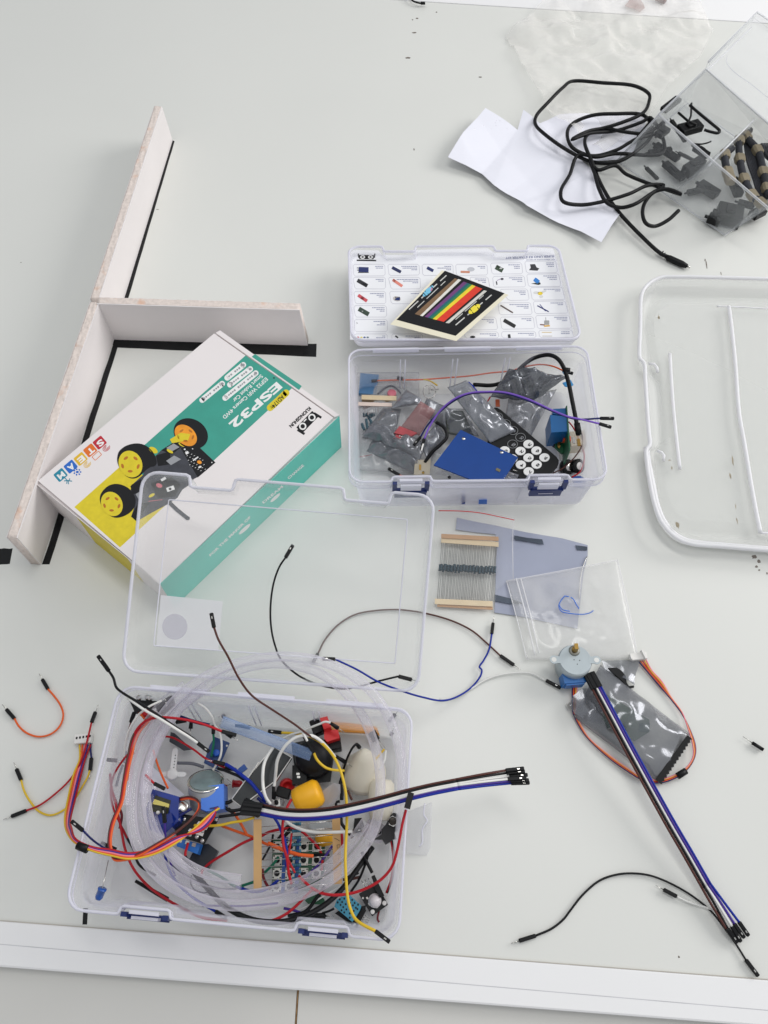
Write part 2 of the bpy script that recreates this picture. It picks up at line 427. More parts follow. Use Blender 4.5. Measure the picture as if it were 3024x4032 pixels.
# ================================================================ FOAM BOARD WALLS AND TAPE
FOAM = mat('white_foamboard', (238,233,232), rough=.7, var=.02, scale=20, bump=.1, bscale=150)
def torn():
    m = mat('torn_board_core', (226,214,206), rough=.9, var=.1, scale=300, bump=.6, bscale=500)
    nt = m.node_tree; b = nt.nodes['Principled BSDF']; rp = [n for n in nt.nodes if n.type == 'VALTORGB'][0]
    nz = nt.nodes.new('ShaderNodeTexNoise'); nz.inputs['Scale'].default_value = 60; nz.inputs['Detail'].default_value = 5
    r2 = nt.nodes.new('ShaderNodeValToRGB'); r2.color_ramp.elements[0].position = .59; r2.color_ramp.elements[1].position = .82
    r2.color_ramp.elements[0].color = (0,0,0,1); r2.color_ramp.elements[1].color = (1,1,1,1)
    mx = nt.nodes.new('ShaderNodeMix'); mx.data_type = 'RGBA'; mx.inputs[7].default_value = (*s2l((224,172,136)), 1)
    tc = [n for n in nt.nodes if n.type == 'TEX_COORD'][0]
    nt.links.new(tc.outputs['Object'], nz.inputs['Vector']); nt.links.new(nz.outputs['Fac'], r2.inputs['Fac'])
    nt.links.new(r2.outputs['Color'], mx.inputs[0]); nt.links.new(rp.outputs['Color'], mx.inputs[6]); nt.links.new(mx.outputs[2], b.inputs['Base Color'])
    return m
TORN = torn()
def board(label, a, b, side, th=1.0, h=5.3, z0=0.03, seed=1, amp=.12, skew0=0, skew1=0, tilt=0):
    """a->b is the base line of the smooth face; side = direction of the thickness"""
    rr = random.Random(seed)
    o = thing('foam_board', label, 'foam board', ((a.x+b.x)/2, (a.y+b.y)/2, z0), 'foam board walls standing on the black tape lines')
    d = (b-a).normalized(); L = (b-a).length; s = side.normalized(); ft = .09
    for off, nm in ((0, 'face_sheet'), (th-ft, 'face_sheet')):
        m_ = MB().m(FOAM); n = 24; R = []
        hh = h if off == 0 else h-.1
        for i in range(n+1):
            t = i/n; p = a+d*(L*t); hj = hh+amp*.25*(rr.random()-.5)
            p0 = p+s*off+Z*z0
            sk = d*(skew0*(1-t)+skew1*t)
            R.append([p0, p0+s*ft, p0+s*ft+Z*hj+sk+s*tilt, p0+Z*hj+sk+s*tilt])
        m_.rings(R, True, True); m_.build(nm, o)
    m_ = MB().m(TORN, True); n = int(L*3.2); K = 6; R = []
    for i in range(n+1):
        t = i/n; p = a+d*(L*t)+s*(ft+.002)+Z*z0; w = th-2*ft-.004; sk = d*(skew0*(1-t)+skew1*t)+s*tilt
        ring = [p, p+s*w]
        for k in range(K, -1, -1):
            ring.append(p+s*(w*k/K)+Z*(h-.02+amp*(rr.random()-.55)*(1 if 0 < k < K else .5))+sk)
        R.append(ring)
    m_.rings(R, True, True); m_.build('torn_core', o); return o
Y = 'y'
A0, A1 = P(Y,(373,304)), P(Y,(244,741)); B0, B1 = P(Y,(243,746)), P(Y,(89,1220)); C0, C1 = P(Y,(243,734)), P(Y,(665,747))
dC = (C1-C0).normalized(); nC = Vector((-dC.y, dC.x, 0)); dB = (B1-B0).normalized(); nB = Vector((dB.y, -dB.x, 0))
dA = (A1-A0).normalized(); nA = Vector((dA.y, -dA.x, 0))
board('long white foam board standing past the corner, farthest strip with a torn top edge', A0, C0+nC*1.02+nB*.03, nA, seed=3, h=5.0, skew0=.6)
board('white foam board beside the product carton, nearest strip with orange torn top edge', B0-dB*1.0, B1, nB, seed=4, skew1=-.1, h=5.3)
board('short white foam board crossing between carton and corner, torn along its top', C0+dC*.02, C1, nC, seed=5, h=5.35, skew1=-.45)
TAPE = mat('black_tape', (12,14,16), rough=.3, spec=.3, var=.2, scale=150, bump=.7, bscale=90)
def tape(label, pts, c=Y):
    mb = MB().m(TAPE); n = 14; a, b, cc, d = [P(c, p, .02) for p in pts]
    R = []
    for i in range(n+1):
        t = i/n; p, q = a.lerp(b, t), d.lerp(cc, t); j = .03*math.sin(i*2.1)
        e = (q-p).normalized()*j; R.append([p+e, q+e*.5, q+e*.5-Z*.015, p+e-Z*.015])
    mb.rings(R, True, True); o = mb.build('tape_strip', None); tag(o, label, 'tape', 'black tape strips marking lines on the table'); return o
tape('narrow black tape line along the foot of the farthest foam board', [(371,302),(266,648),(276,648),(377,305)])
tape('black tape line along the foot of the foam board nearest the carton', [(243,748),(91,1219),(107,1219),(254,750)])
tape('broad black tape line in front of the short crossing foam board', [(243,733),(684,743),(683,771),(244,750)])
tape('short piece of black tape at the left edge of the table', [(-60,1184),(27,1185),(21,1218),(-60,1224)])
tape('tiny black tape end under the front left corner of the lower kit box', [(180,1962),(190,1962),(188,1997),(178,1997)])

# ================================================================ THE PRINTED CARTON
CARD = mat('white_carton', (236,230,229), rough=.5, var=.015, scale=15, bump=.06, bscale=300)
TEAL = mat('teal_print', (58,158,140), rough=.42, var=.05, scale=60)
TURQ = mat('turquoise_print', (92,200,184), rough=.4, var=.04, scale=30)
YEL = mat('yellow_print', (222,202,34), rough=.45, var=.06, scale=200)
INK = mat('black_print', (20,21,24), spec=.3, rough=.45, var=.1); WINK = mat('white_print', (240,240,238), rough=.4, var=.01)
GREYI = mat('grey_print', (150,152,156), rough=.5, var=.1); DGREY = mat('dark_grey_print', (58,60,68), rough=.4, var=.25, scale=120)
ORI = mat('orange_print', (236,150,30), rough=.45, var=.2, scale=90); DORI = mat('burnt_orange_print', (186,112,24), rough=.5, var=.1)
HB = 5.2
cA, cB, cC, cD = [P('x', p, HB) for p in ((850,1304),(1335,1639),(629,2299),(139,1900))]
ctr = (cA+cB+cC+cD)/4
cart = thing('product_carton', 'white teal and yellow printed carton showing a toy robot car with yellow wheels', 'box', (ctr.x, ctr.y, 0.02))
gA, gB, gC, gD = P('x',(843,1313),HB), P('x',(1312,1644),HB), P('x',(629,2299),HB), P('x',(150,1893),HB)
b = MB().m(CARD); dn = Z*(HB-.02)
b.prism([cA+(cB-cA)*.0-dn, cB-dn, cC-dn, cD-dn][::-1], Z*(HB-.35)); b.build('carton_base', cart)
lid = MB().m(CARD); th = .3
lid.prism([p-Z*th for p in (gA, gB, gC, gD)][::-1], Z*th)
def T(c, k=0): return lambda p: P(c, p, HB+.006+.006*k)
# stripe
sN1, sN2 = (600,137), (1108,490)     # g1, at the flap gap
lid.m(TEAL); e1_, e2_ = px('g1', sN1), px('g1', sN2)
yl1, yl2 = px('g', (347,944)), px('g', (560,1132))
def X(p): return T('x')(p)
lm = tuple(e1_[i]+(yl1[i]-e1_[i])*.72 for i in (0,1)); rm = tuple(e2_[i]+(yl2[i]-e2_[i])*.66 for i in (0,1))
lid.poly([X(e1_), X(e2_), X(rm), X(lm)]); lid.m(YEL).poly([X(lm), X(rm), X(yl2), X(yl1)])
# lettering
lid.m(WINK)
text(lid, 'ESP32', (940,425), (415,880), (62,58), T('g1',1), .035)
text(lid, 'ESP32 WiFi Camera 4WD', (818,375), (345,805), (30,27), T('g1',1), .015)
text(lid, 'Smart Robot Car', (765,342), (455,622), (30,27), T('g1',1), .015)
for c0_, c1_ in (((575,240),(400,380)),((650,285),(430,455)),((710,330),(378,600)),((345,445),(128,622))):
    lid.m(WINK); stroke(lid, [c0_, ((c0_[0]+c1_[0])/2, (c0_[1]+c1_[1])/2), c1_], 62, T('g1',1))
    for c_ in (c0_, c1_): fillpoly(lid, ell(c_, 31, 31), T('g1',1))
    lid.m(GREYI); fillpoly(lid, ell(c0_, 17, 15), T('g1',2))
    dx, dy = c1_[0]-c0_[0], c1_[1]-c0_[1]; L_ = math.hypot(dx, dy); n_ = int(L_/26)
    for k in range(2, n_):
        if (k*7) % 5 == 0: continue
        q = (c0_[0]+dx*k/n_, c0_[1]+dy*k/n_); fillpoly(lid, rrect(q, 20, 22-(k*5 % 9), -44, 4), T('g1',2))
lid.m(YEL); stroke(lid, [(1040,545),(960,622),(868,705)], 74, T('g1',1))
for c_ in ((1040,545),(868,705)): fillpoly(lid, ell(c_, 37, 37), T('g1',1))
lid.m(INK); text(lid, 'AD174', (995,562), (880,680), (34,30), T('g1',2), .02)
lid.m(INK); fillpoly(lid, ell((909,382), 9, 8), T('g1',1))
text(lid, 'KUONGSHUN', (1292,694), (1072,902), (25,24), T('g1',0), .05)
# face-shaped emblem: dark panel, two ring eyes, side bars
fillpoly(lid, rrect((1272,862), 250, 92, -46, 6), T('g1',0))
for c_ in ((1222,908),(1322,812)):
    lid.m(WINK); fillpoly(lid, ell(c_, 40, 40), T('g1',1)); lid.m(INK); fillpoly(lid, ell(c_, 24, 24), T('g1',2))
lid.m(WINK); fillpoly(lid, rrect((1248,842), 42, 14, -46, 6), T('g1',1))
lid.m(INK); stroke(lid, [(1345,765),(1385,790),(1425,815)], 26, T('g1',0)); stroke(lid, [(1165,945),(1205,970),(1242,993)], 26, T('g1',0))
# lettered tiles and little icons
for s_, c_, rgb in (('S',(575,220),(192,30,48)),('T',(486,292),(226,112,32)),('E',(397,372),(228,184,40)),('A',(304,444),(30,104,196)),('M',(210,522),(24,134,160))):
    m_ = mat('tile_'+s_.lower(), rgb, rough=.45)
    lid.m(m_); fillpoly(lid, rrect(c_, 104, 92, -40, 12), T('g2',0))
    lid.m(WINK); text(lid, s_, (c_[0]+14, c_[1]-36), (c_[0]-36, c_[1]+6), (34,38), T('g2',1), .04)
    ic = (c_[0]+62, c_[1]+50)
    lid.m(m_)
    if s_ == 'T':
        for e in ((0,0),): 
            pts = rrect(ic, 82, 44, -42, 6); stroke(lid, pts+[pts[0]], 6, T('g2',0))
    elif s_ == 'M':
        stroke(lid, [(ic[0]-25,ic[1]-25),(ic[0],ic[1]),(ic[0]-5,ic[1]+32)], 9, T('g2',0)); stroke(lid, [(ic[0]-30,ic[1]+5),(ic[0]+5,ic[1]+2),(ic[0]+45,ic[1]+8)], 9, T('g2',0)); stroke(lid, [(ic[0]+25,ic[1]-18),(ic[0]+10,ic[1]+14),(ic[0]+12,ic[1]+36)], 8, T('g2',0))
    elif s_ == 'A':
        for k in range(7):
            q = (ic[0]+30*math.cos(k*.9), ic[1]+26*math.sin(k*.9)); fillpoly(lid, ell(q, 9, 7, k*40), T('g2',0))
        fillpoly(lid, ell(ic, 14, 11), T('g2',0))
    else:
        for rr_ in (12, 24, 36): pts = ell(ic, rr_, rr_*.7, -40, 20, 0, 300); stroke(lid, pts, 5, T('g2',0))
# the robot car picture, printed flat
def chaikin(ps, k=3):
    for _ in range(k):
        q = []
        for i in range(len(ps)):
            a, b = ps[i], ps[(i+1) % len(ps)]; q += [(a[0]*.75+b[0]*.25, a[1]*.75+b[1]*.25), (a[0]*.25+b[0]*.75, a[1]*.25+b[1]*.75)]
        ps = q
    return ps
def tyre(hull, rimc, rx, ry, ang, colr, hub):
    lid.m(INK); fillpoly(lid, chaikin(hull), T('g2',3))
    lid.m(colr); fillpoly(lid, ell(rimc, rx, ry, ang, 30), T('g2',4))
    lid.m(hub)
    for k in range(5):
        t = math.radians(k*72+20); q = (rimc[0]+rx*.6*math.cos(t), rimc[1]+ry*.62*math.sin(t))
        fillpoly(lid, ell(q, rx*.19, ry*.12, math.degrees(t)+90, 8), T('g2',5))
body = [(1110,330),(1150,290),(1340,168),(1405,200),(1400,245),(1480,240),(1655,405),(1490,540),(1452,560),(1430,600),(1345,660),(1300,735),(1200,800),(1050,880),(920,955),(868,910),(905,800),(850,700),(880,610),(980,520),(1000,430)]
lid.m(DGREY); fillpoly(lid, body, T('g2',1))
lid.m(INK); fillpoly(lid, [(1330,270),(1475,238),(1655,405),(1490,545)], T('g2',2)); fillpoly(lid, [(1150,290),(1340,168),(1405,205),(1250,330)], T('g2',2))
fillpoly(lid, [(1050,600),(1250,540),(1330,610),(1280,720),(1120,740)], T('g2',2)); fillpoly(lid, [(868,910),(930,790),(1040,780),(920,955)], T('g2',2))
fillpoly(lid, [(1100,340),(1230,300),(1240,420),(1120,440)], T('g2',2)); fillpoly(lid, [(860,620),(960,560),(990,690),(880,700)], T('g2',2))
lid.m(GREYI); fillpoly(lid, [(1195,390),(1270,340),(1335,375),(1240,430)], T('g2',3)); fillpoly(lid, [(1195,270),(1265,228),(1320,262),(1250,300)], T('g2',3))
fillpoly(lid, [(910,700),(960,670),(975,720),(935,745)], T('g2',3))
lid.m(YEL)
for c_ in ((1075,290,46,26,30),(1230,300,34,14,30),(1340,238,34,14,30),(1060,712,32,14,-30),(850,612,22,16,0)): fillpoly(lid, ell(c_[:2], c_[2], c_[3], c_[4], 10), T('g2',3))
lid.m(WINK)
for c_ in ((1390,315,30,24,-30),(1470,370,60,12,-35),(1368,282,16,12,0),(1622,405,10,10,0),(1442,278,12,8,20),(1510,448,30,14,-20),(1235,650,74,40,-20),(1170,560,50,24,-30)): fillpoly(lid, rrect(c_[:2], c_[2], c_[3], c_[4], 3), T('g2',4))
for k in range(26):
    q = (1380+k % 7*26+(k//7)*12, 300+(k//7)*42+k % 7*14); fillpoly(lid, rrect(q, 12, 4, -30, 1), T('g2',4))
lid.m(INK); fillpoly(lid, ell((1232,652), 13, 13), T('g2',5)); lid.m(ORI); fillpoly(lid, ell((1505,402), 22, 16, 20), T('g2',5))
lid.m(mat('pink_print', (206,110,120), rough=.5)); fillpoly(lid, ell((1130,620), 30, 20, 20), T('g2',4)); stroke(lid, [(1030,768),(1090,760),(1160,752)], 5, T('g2',4))
tyre(ell((1425,136), 168, 136, 30, 30), (1378,152), 118, 84, 42, ORI, DORI)
lid.m(YEL); fillpoly(lid, [(1230,190),(1330,128),(1420,140),(1400,200),(1250,225)], T('g2',5))
tyre([(742,330),(760,290),(830,240),(930,222),(1010,245),(1080,310),(1112,400),(1095,440),(1050,445),(1000,480),(940,545),(870,560),(800,520),(755,450),(735,390)], (862,420), 128, 108, 66, YEL, DORI)
tyre([(575,720),(600,670),(660,615),(740,600),(830,630),(890,690),(915,760),(900,830),(840,890),(750,925),(680,912),(610,850),(578,780)], (688,792), 118, 97, 62, YEL, DORI)
lid.m(DGREY); stroke(lid, [(1210,765),(1300,850),(1400,930)], 36, T('g2',5)); fillpoly(lid, ell((1398,925), 18, 18), T('g2',5))
lid.build('carton_lid', cart)
# front lip past the lid gap (far right edge)
fl = MB().m(CARD); off = (cB-cA)
oA, oB = P('x',(866,1300),HB-.02), P('x',(1337,1634),HB-.02)
fl.prism([v-Z*(HB-.4) for v in (gA+(oA-gA)*.25, gB+(oB-gB)*.25, oB, oA)], Z*(HB-.42))
q1, q2, q3, q4 = px('g1',(668,150)), px('g1',(1182,512)), px('g1',(1212,470)), px('g1',(703,122))
fl.m(TEAL); fl.poly([P('x', p, HB-.012) for p in (q1, q2, q3, q4)]); fl.build('carton_lip', cart)
# long turquoise side with its lettering, and the short side with a yellow band
nS = (cC-cB).cross(Z).normalized(); nS = nS if nS.y < 0 else -nS
sd_ = MB().m(TURQ); sd_.prism([cB-dn+nS*.004, cC-dn+nS*.004, cC+nS*.004, cB+nS*.004], nS*.05)
SP = lambda c: (lambda p: PP(c, p, cB+nS*.062, nS))
sd_.m(WINK)
text(sd_, 'FOR THE MAKER OF', (358,1220), (800,795), (-19,-17), SP('g3'), .03)
text(sd_, 'DREAM', (935,645), (1150,462), (-19,-17), SP('g3'), .03)
text(sd_, 'CHANGE', (1210,380), (1378,232), (-19,-17), SP('g3'), .03)
fillpoly(sd_, ell((1062,580), 70, 17, -42), SP('g3')); fillpoly(sd_, ell((728,922), 84, 19, -42), SP('g3'))
sd_.build('printed_side', cart)
nW = (cD-cC).cross(Z).normalized(); nW = nW if nW.dot(cC-ctr) > 0 else -nW
s2_ = MB().m(CARD)
d_ = cD-cC; s2_.prism([cC-dn+nW*.003, cD-dn+nW*.003, cD-Z*.02+nW*.003, cC-Z*.02+nW*.003], nW*.04)
ty = (0.245, .655); s2_.m(YEL); e_ = nW*.05
s2_.poly([cC+d_*ty[0]-dn+e_, cC+d_*ty[1]-dn+e_, cC+d_*ty[1]-Z*.03+e_, cC+d_*ty[0]-Z*.03+e_]); s2_.build('short_side', cart)

# ================================================================ CLEAR KIT BOXES
MILK = film('milky_plastic', (240,240,250), base=.07, edge=.62, power=1.4, rough=.3, glow=.45)
CLEARP = film('clear_lid_plastic', (240,242,242), base=.11, edge=.7, power=2.0, rough=.12, glow=.3)
RIMM = film('milky_rim', (246,246,254), base=.7, edge=.3, power=1.2, rough=.25, glow=.35)
def rr2(W, D, r, ins, rec=(), dep=.5, n=5):
    """rounded rectangle outline with recesses on the v=0 side"""
    o = []
    w, d = W-2*ins, D-2*ins; r = max(.12, r-ins*.6)
    def arc(cx_, cy_, a0):
        for i in range(n+1):
            t = math.radians(a0+90*i/n); o.append((cx_+r*math.cos(t), cy_+r*math.sin(t)))
    arc(r, r, 180)
    for a, b in rec:
        a = a*w; b = b*w; e = .22
        for x, y in ((a-e*1.6,0),(a-e*.5,dep*.12),(a-e*.1,dep*.5),(a+e*.2,dep*.9),(a+e,dep),((a+b)/2,dep),(b-e,dep),(b-e*.2,dep*.9),(b+e*.1,dep*.5),(b+e*.5,dep*.12),(b+e*1.6,0)): o.append((x, y))
    arc(w-r, r, 270)
    for k in (.25,.5,.75): o.append((w, d*k))
    arc(w-r, d-r, 0)
    for k in (.8,.6,.4,.2): o.append((w*k, d))
    arc(r, d-r, 90)
    for k in (.75,.5,.25): o.append((0, d*k))
    return [(x+ins, y+ins) for x, y in o]
class Fr:
    def __init__(s, C, W=22.9, D=15.2, n=None):
        s.C = C; s.W = W; s.D = D; N = (C[1]-C[0]).cross(C[3]-C[0]).normalized(); s.N = N if N.z > 0 else -N
    def __call__(s, u, v, w=0): return bil(s.C, u/s.W, v/s.D)+s.N*w
REC = ((.165,.315),(.695,.85))
def shell(F, prof, rec, dep, mat_, name, par, capA=True, capB=True):
    mb = MB().m(mat_, True)
    R = [[F(u, v, w) for u, v in rr2(F.W, F.D, 1.3, ins, rec, dp)] for ins, w, dp in prof]
    mb.rings(R, False, False)
    mb.smooth = False
    if capA: mb.poly(list(reversed(R[0])))
    if capB: mb.poly(R[-1])
    return mb.build(name, par)
def ridge(F, ins, w, r, mat_, name, par, rec=(), dep=.5):
    p = [F(u, v, w) for u, v in rr2(F.W, F.D, 1.3, ins, rec, dep)]; p = p+[p[0], p[1]]
    return MB().m(mat_).tube(p, r, 6, False).build(name, par)
def kit(label, lab2, tray, lidc, tz, lz, lidmat, H=5.9):
    C = [P('x', p, z) for p, z in zip(tray, tz)]; F = Fr(C); L = Fr([P('x', p, z) for p, z in zip(lidc, lz)])
    ce = (C[0]+C[1]+C[2]+C[3])/4
    o = thing('kit_box', label, 'plastic box', (ce.x, ce.y, 0.03))
    h = min(C[0].z, C[2].z)-.05
    shell(F, [(1.1,-h+.0,0),(.85,-h+.08,0),(.5,-1.5,.35),(.42,-1.1,.5),(.05,-1.0,.5),(.0,-.9,.5),(.0,-.06,.5),(.06,0,.5),(.22,0,.5),(.3,-.08,.5),(.55,-1.6,.4),(.95,-h+.3,.0),(1.2,-h+.14,0)], REC, .5, MILK, 'tray', o)
    ridge(F, .1, -.02, .10, RIMM, 'tray_rim', o, REC, .5); ridge(F, .02, -.98, .05, RIMM, 'tray_flange', o, REC, .5)
    # moulded ribs on the back wall
    for u in (.22,.24,.44,.46,.66,.68):
        MB().m(RIMM).tube([F(u*F.W, F.D-.62, -1.0), F(u*F.W, F.D-.95, -h+.4)], .06, 6).build('wall_rib', o)
    for (a, b) in REC:
        u0, u1 = a*F.W+.35, b*F.W-.35; um = (u0+u1)/2
        ex = (F(u1,0)-F(u0,0)).normalized(); ey = (F(0,1)-F(0,0)).normalized()
        la = MB().m(NAVY)
        la.box(F(um, .10, -2.0), ex*1.42, ey*.12, Z*.68); la.box(F(u0-.06, .12, -.9), ex*.2, ey*.15, Z*.62); la.box(F(u1+.06, .12, -.9), ex*.2, ey*.15, Z*.62)
        la.box(F(um, -.04, -1.5), ex*1.45, ey*.12, Z*.08)
        lo = la.build('latch', o)
        MB().m(RIMM).obox(F(um-.65, -.06, -2.15), F(um+.65, -.06, -2.15), .06, .06).build('painted_latch_highlight', lo)  # pale bar paints a highlight across the navy latch
        MB().m(RIMM).box(F(um, -.03, -.85), ex*.9, ey*.09, Z*.42).build('latch_tab', lo)
        MB().m(RIMM).box(F(um, .3, -.12), ex*1.0, ey*.12, Z*.06).build('latch_hook', lo)
    # hinge strip between tray and lid
    for k in (.2,.5,.8): MB().m(RIMM).obox(F(F.W*k-2.2, F.D+.05, -.35), F(F.W*k+2.2, F.D+.05, -.35), .35, .3).build('hinge', o)
    lm = shell(L, [(.55,-1.25,.75),(.35,-1.15,.8),(.12,-.3,.85),(0,-.25,.9),(0,0,.9),(.05,.03,.9),(.17,.03,.9),(.22,-.05,.9),(.45,-1.0,.8),(.62,-1.08,.75)], REC, .9, lidmat, 'lid', o)
    ridge(L, .09, .0, .13, RIMM, 'lid_rim', lm, REC, .9)
    return o, F, L, lm
kit1, F1, L1, lid1 = kit('translucent kit box lying open with a printed parts card inside its lid', '',
    ((1372,1902),(2399,1891),(2313,1359),(1369,1374)), ((1369,969),(2200,965),(2294,1338),(1380,1341)), (6.0,6.2,6.2,6.0), (3.5,3.5,5.0,5.0), MILK)
kit2, F2, L2, lid2 = kit('clear kit box heaped with wires and tubing, its lid raised over the carton', '',
    ((246,3585),(1575,3712),(1630,2790),(468,2695)), ((560,1851),(1716,1948),(1649,2729),(476,2645)), (6.2,6.2,6.2,6.2), (11.5,11.5,5.6,5.6), CLEARP)
p = [L2(u, v, -1.0) for u, v in rr2(L2.W, L2.D, 1.3, 2.0)]; MB().m(RIMM).tube(p+[p[0]], .05, 6, False).build('panel_ridge', lid2)
# label on the raised lid
LP = lambda k=0: (lambda p: PP('g4', p, L2(5,5,-1.03+.01*k), L2.N))
STK = film('label_film', (240,240,242), base=.6, edge=.1, power=1, rough=.4)
lb = MB().m(STK); q = [LP()(p_) for p_ in ((442,310),(1255,390),(1190,1040),(385,965))]; lb.prism(q[::-1], L2.N*-.006)
lb.m(film('lavender_print', (212,209,222), base=.4, edge=.1, power=1, rough=.4)); lb.poly([LP(1)(p_) for p_ in ell((625,722), 165, 168, 0, 32)])
for k in range(0): lb.poly([LP(1)(p_) for p_ in rrect((905, 645+k*42), 190-20*(k % 3), 8, 4, 2)])
lb.build('label', lid2)
# side clip lying by the lower box
cl = MB().m(MILK); cl.prism([P('a4', p_, .05) for p_ in ((1290,180),(1475,110),(1462,440),(1440,492),(1290,480))], Z*.25)
clo = cl.build('side_clip', kit2)
MB().m(RIMM).tube(spline([P('a4', p_, .36) for p_ in ((1425,115),(1418,200),(1442,240),(1408,300),(1405,400),(1385,430))]), .06, 6).build('clip_edge', clo)
# printed parts card in the open lid
cardz = L1.N; CP = lambda c, k=0: (lambda p: PP(c, p, L1(5,5,-.98+.008*k), L1.N))
pc = thing('parts_card', 'white printed parts list card with rows of small component pictures in the open lid', 'printed card', L1(11,7,-1))
PAPER = mat('white_card', (240,241,244), rough=.5, var=.01)
cd = MB().m(PAPER)
outl = [('d1',(60,1285)),('d1',(58,160)),('d1',(110,115)),('d1',(430,120)),('d1',(480,178)),('d1',(880,178)),('d1',(910,112)),('d2',(270,90)),('d2',(350,150)),('d2',(740,155)),('d2',(790,75)),('d2',(1120,95)),('d2',(1165,230)),('d2',(1400,1262))]
cd.prism([CP(c,0)(p_) for c, p_ in outl][::-1], L1.N*-.03)
LINE = mat('pale_grey_print', (206,206,214), rough=.5); TXT = mat('slate_print', (132,136,168), rough=.5)
def cell(c, q, lines, ic):
    cd.m(LINE); pts = []
    for i in range(4):
        a_, b_ = q[i], q[(i+1) % 4]; L_ = math.hypot(b_[0]-a_[0], b_[1]-a_[1]); r_ = 20
        pts += [(a_[0]+(b_[0]-a_[0])*r_/L_, a_[1]+(b_[1]-a_[1])*r_/L_), (b_[0]-(b_[0]-a_[0])*r_/L_, b_[1]-(b_[1]-a_[1])*r_/L_)]
    stroke(cd, pts+[pts[0]], 7, CP(c,1)); cd.m(TXT)
    rr = random.Random(int(q[0][0]+q[0][1]))
    for k, w_ in enumerate(lines):
        y = q[1][1]+28+k*22; x = q[1][0]-22; xx = x
        while xx > x-w_:
            ww = 14+rr.random()*26; fillpoly(cd, rrect((xx-ww/2, y), ww-3, 9, -1, 3), CP(c,1)); xx -= ww
    for shape, rgb in ic:
        cd.m(mat('icon_%d_%d_%d' % rgb, rgb, rough=.5)); fillpoly(cd, shape, CP(c,2))
K = (40,42,46); NB = (38,50,104)
R_ = rrect
cell('d1',[(100,300),(515,300),(520,450),(112,455)],[95,65],[(R_((238,370),130,66,2,5),NB),(R_((235,408),140,8,0,2),K),(R_((160,348),22,10,0,2),K),(R_((164,376),22,10,0,2),K)])
cell('d1',[(552,300),(962,300),(970,440),(572,448)],[210,190,60],[(R_((668,372),130,40,28,5),(36,44,86))])
cell('d1',[(1000,300),(1405,300),(1410,440),(1012,448)],[90,160,50],[(R_((1108,365),92,40,28,5),NB)])
cell('d1',[(100,470),(522,470),(525,622),(125,622)],[100,60],[(R_((222,545),150,50,30,8),K),(R_((250,562),60,24,30,4),(150,150,150))])
cell('d1',[(560,470),(975,470),(985,620),(600,625)],[270,180,60],[(R_((682,545),150,36,34,5),(226,136,120)),(R_((635,512),40,30,34,5),(212,84,78))])
cell('d1',[(110,655),(525,655),(530,815),(130,815)],[170,90,60],[(R_((225,742),140,42,34,5),(206,84,92)),(R_((225,742),40,40,34,5),(120,30,40))])
cell('d1',[(575,655),(985,655),(990,815),(600,815)],[95],[(ell((672,750),52,32,10),(196,190,186)),(R_((680,748),66,48,5,5),(34,60,130))])
cell('d1',[(110,840),(535,840),(540,990),(130,990)],[150,85,60],[(R_((240,918),150,58,30,5),(54,70,58)),(ell((225,912),14,9),(220,220,220))])
cell('d1',[(120,1020),(545,1020),(550,1180),(125,1180)],[150,60,80],[(R_((152,1068),18,8,20,2),(90,90,90))])
cell('d1',[(120,1210),(545,1210),(550,1290),(125,1290)],[40,95],[(ell((165,1255),16,10),(206,70,66)),(ell((210,1255),16,10),(222,210,120)),(ell((250,1255),16,10),(50,80,140)),(ell((292,1255),16,10),(90,110,120))])
cell('d1',[(605,1210),(1005,1210),(1010,1290),(610,1290)],[170,60],[(R_((670,1248),44,20,35,3),K)])
cell('d1',[(1440,300),(1850,300),(1860,440),(1452,448)],[70,50],[(ell((1640,365),48,28),(196,198,204)),(R_((1565,400),120,28,2,8),(206,142,116))])
cell('d2',[(300,285),(710,280),(725,425),(325,428)],[140,80,60],[(R_((418,358),104,62,28,5),(56,74,56)),(R_((440,352),34,30,28,3),(232,232,232)),(R_((400,335),40,24,28,3),K)])
cell('d2',[(748,262),(1155,255),(1180,410),(775,415)],[100,80,60],[([(820,300),(885,298),(905,340),(940,355),(918,384),(806,376),(830,345)],(50,50,54))])
cell('d1',[(1620,470),(1860,465),(1890,610),(1680,612)],[140,100,50],[])
cell('d2',[(330,460),(742,450),(765,595),(345,600)],[150,130,60],[(ell((455,492),20,14),(60,56,66)),(R_((384,545),14,46,-10,3),(50,44,60)),(R_((415,500),60,6,-25,2),(150,130,170))])
cell('d2',[(775,430),(1195,425),(1225,588),(800,592)],[170,130,90],[(R_((905,515),74,54,38,10),(52,128,204)),([(835,552),(950,535),(960,560),(930,570)],(40,52,48))])
cell('d2',[(420,628),(785,622),(810,768),(545,775)],[140,80,60],[])
cell('d2',[(820,605),(1240,598),(1278,762),(850,768)],[190,60],[(ell((952,680),34,22),(232,206,60)),(ell((900,670),38,16),(216,216,214)),(ell((1000,655),36,14,-20),(216,216,214)),(ell((965,722),26,18),(216,216,214))])
cell('d2',[(400,805),(825,800),(850,955),(420,960)],[240,150,60],[(R_((515,885),190,18,31,5),(96,82,80))])
cell('d2',[(860,785),(1275,778),(1318,938),(885,945)],[150,70],[(R_((990,880),170,14,28,5),(40,48,110)),(R_((985,868),120,8,50,3),(50,60,130))])
cell('d2',[(430,990),(860,985),(885,1140),(450,1150)],[130,60],[(R_((552,1072),172,48,30,5),(34,34,36))])
cell('d2',[(890,970),(1330,965),(1365,1135),(920,1142)],[160,120,60],[(R_((1038,1062),66,56,0,8),(160,160,158)),(R_((1040,1105),76,20,-5,4),(222,176,90)),(R_((980,1090),60,14,5,3),(110,60,56)),(R_((1026,1015),6,44,-4,2),(140,140,140))])
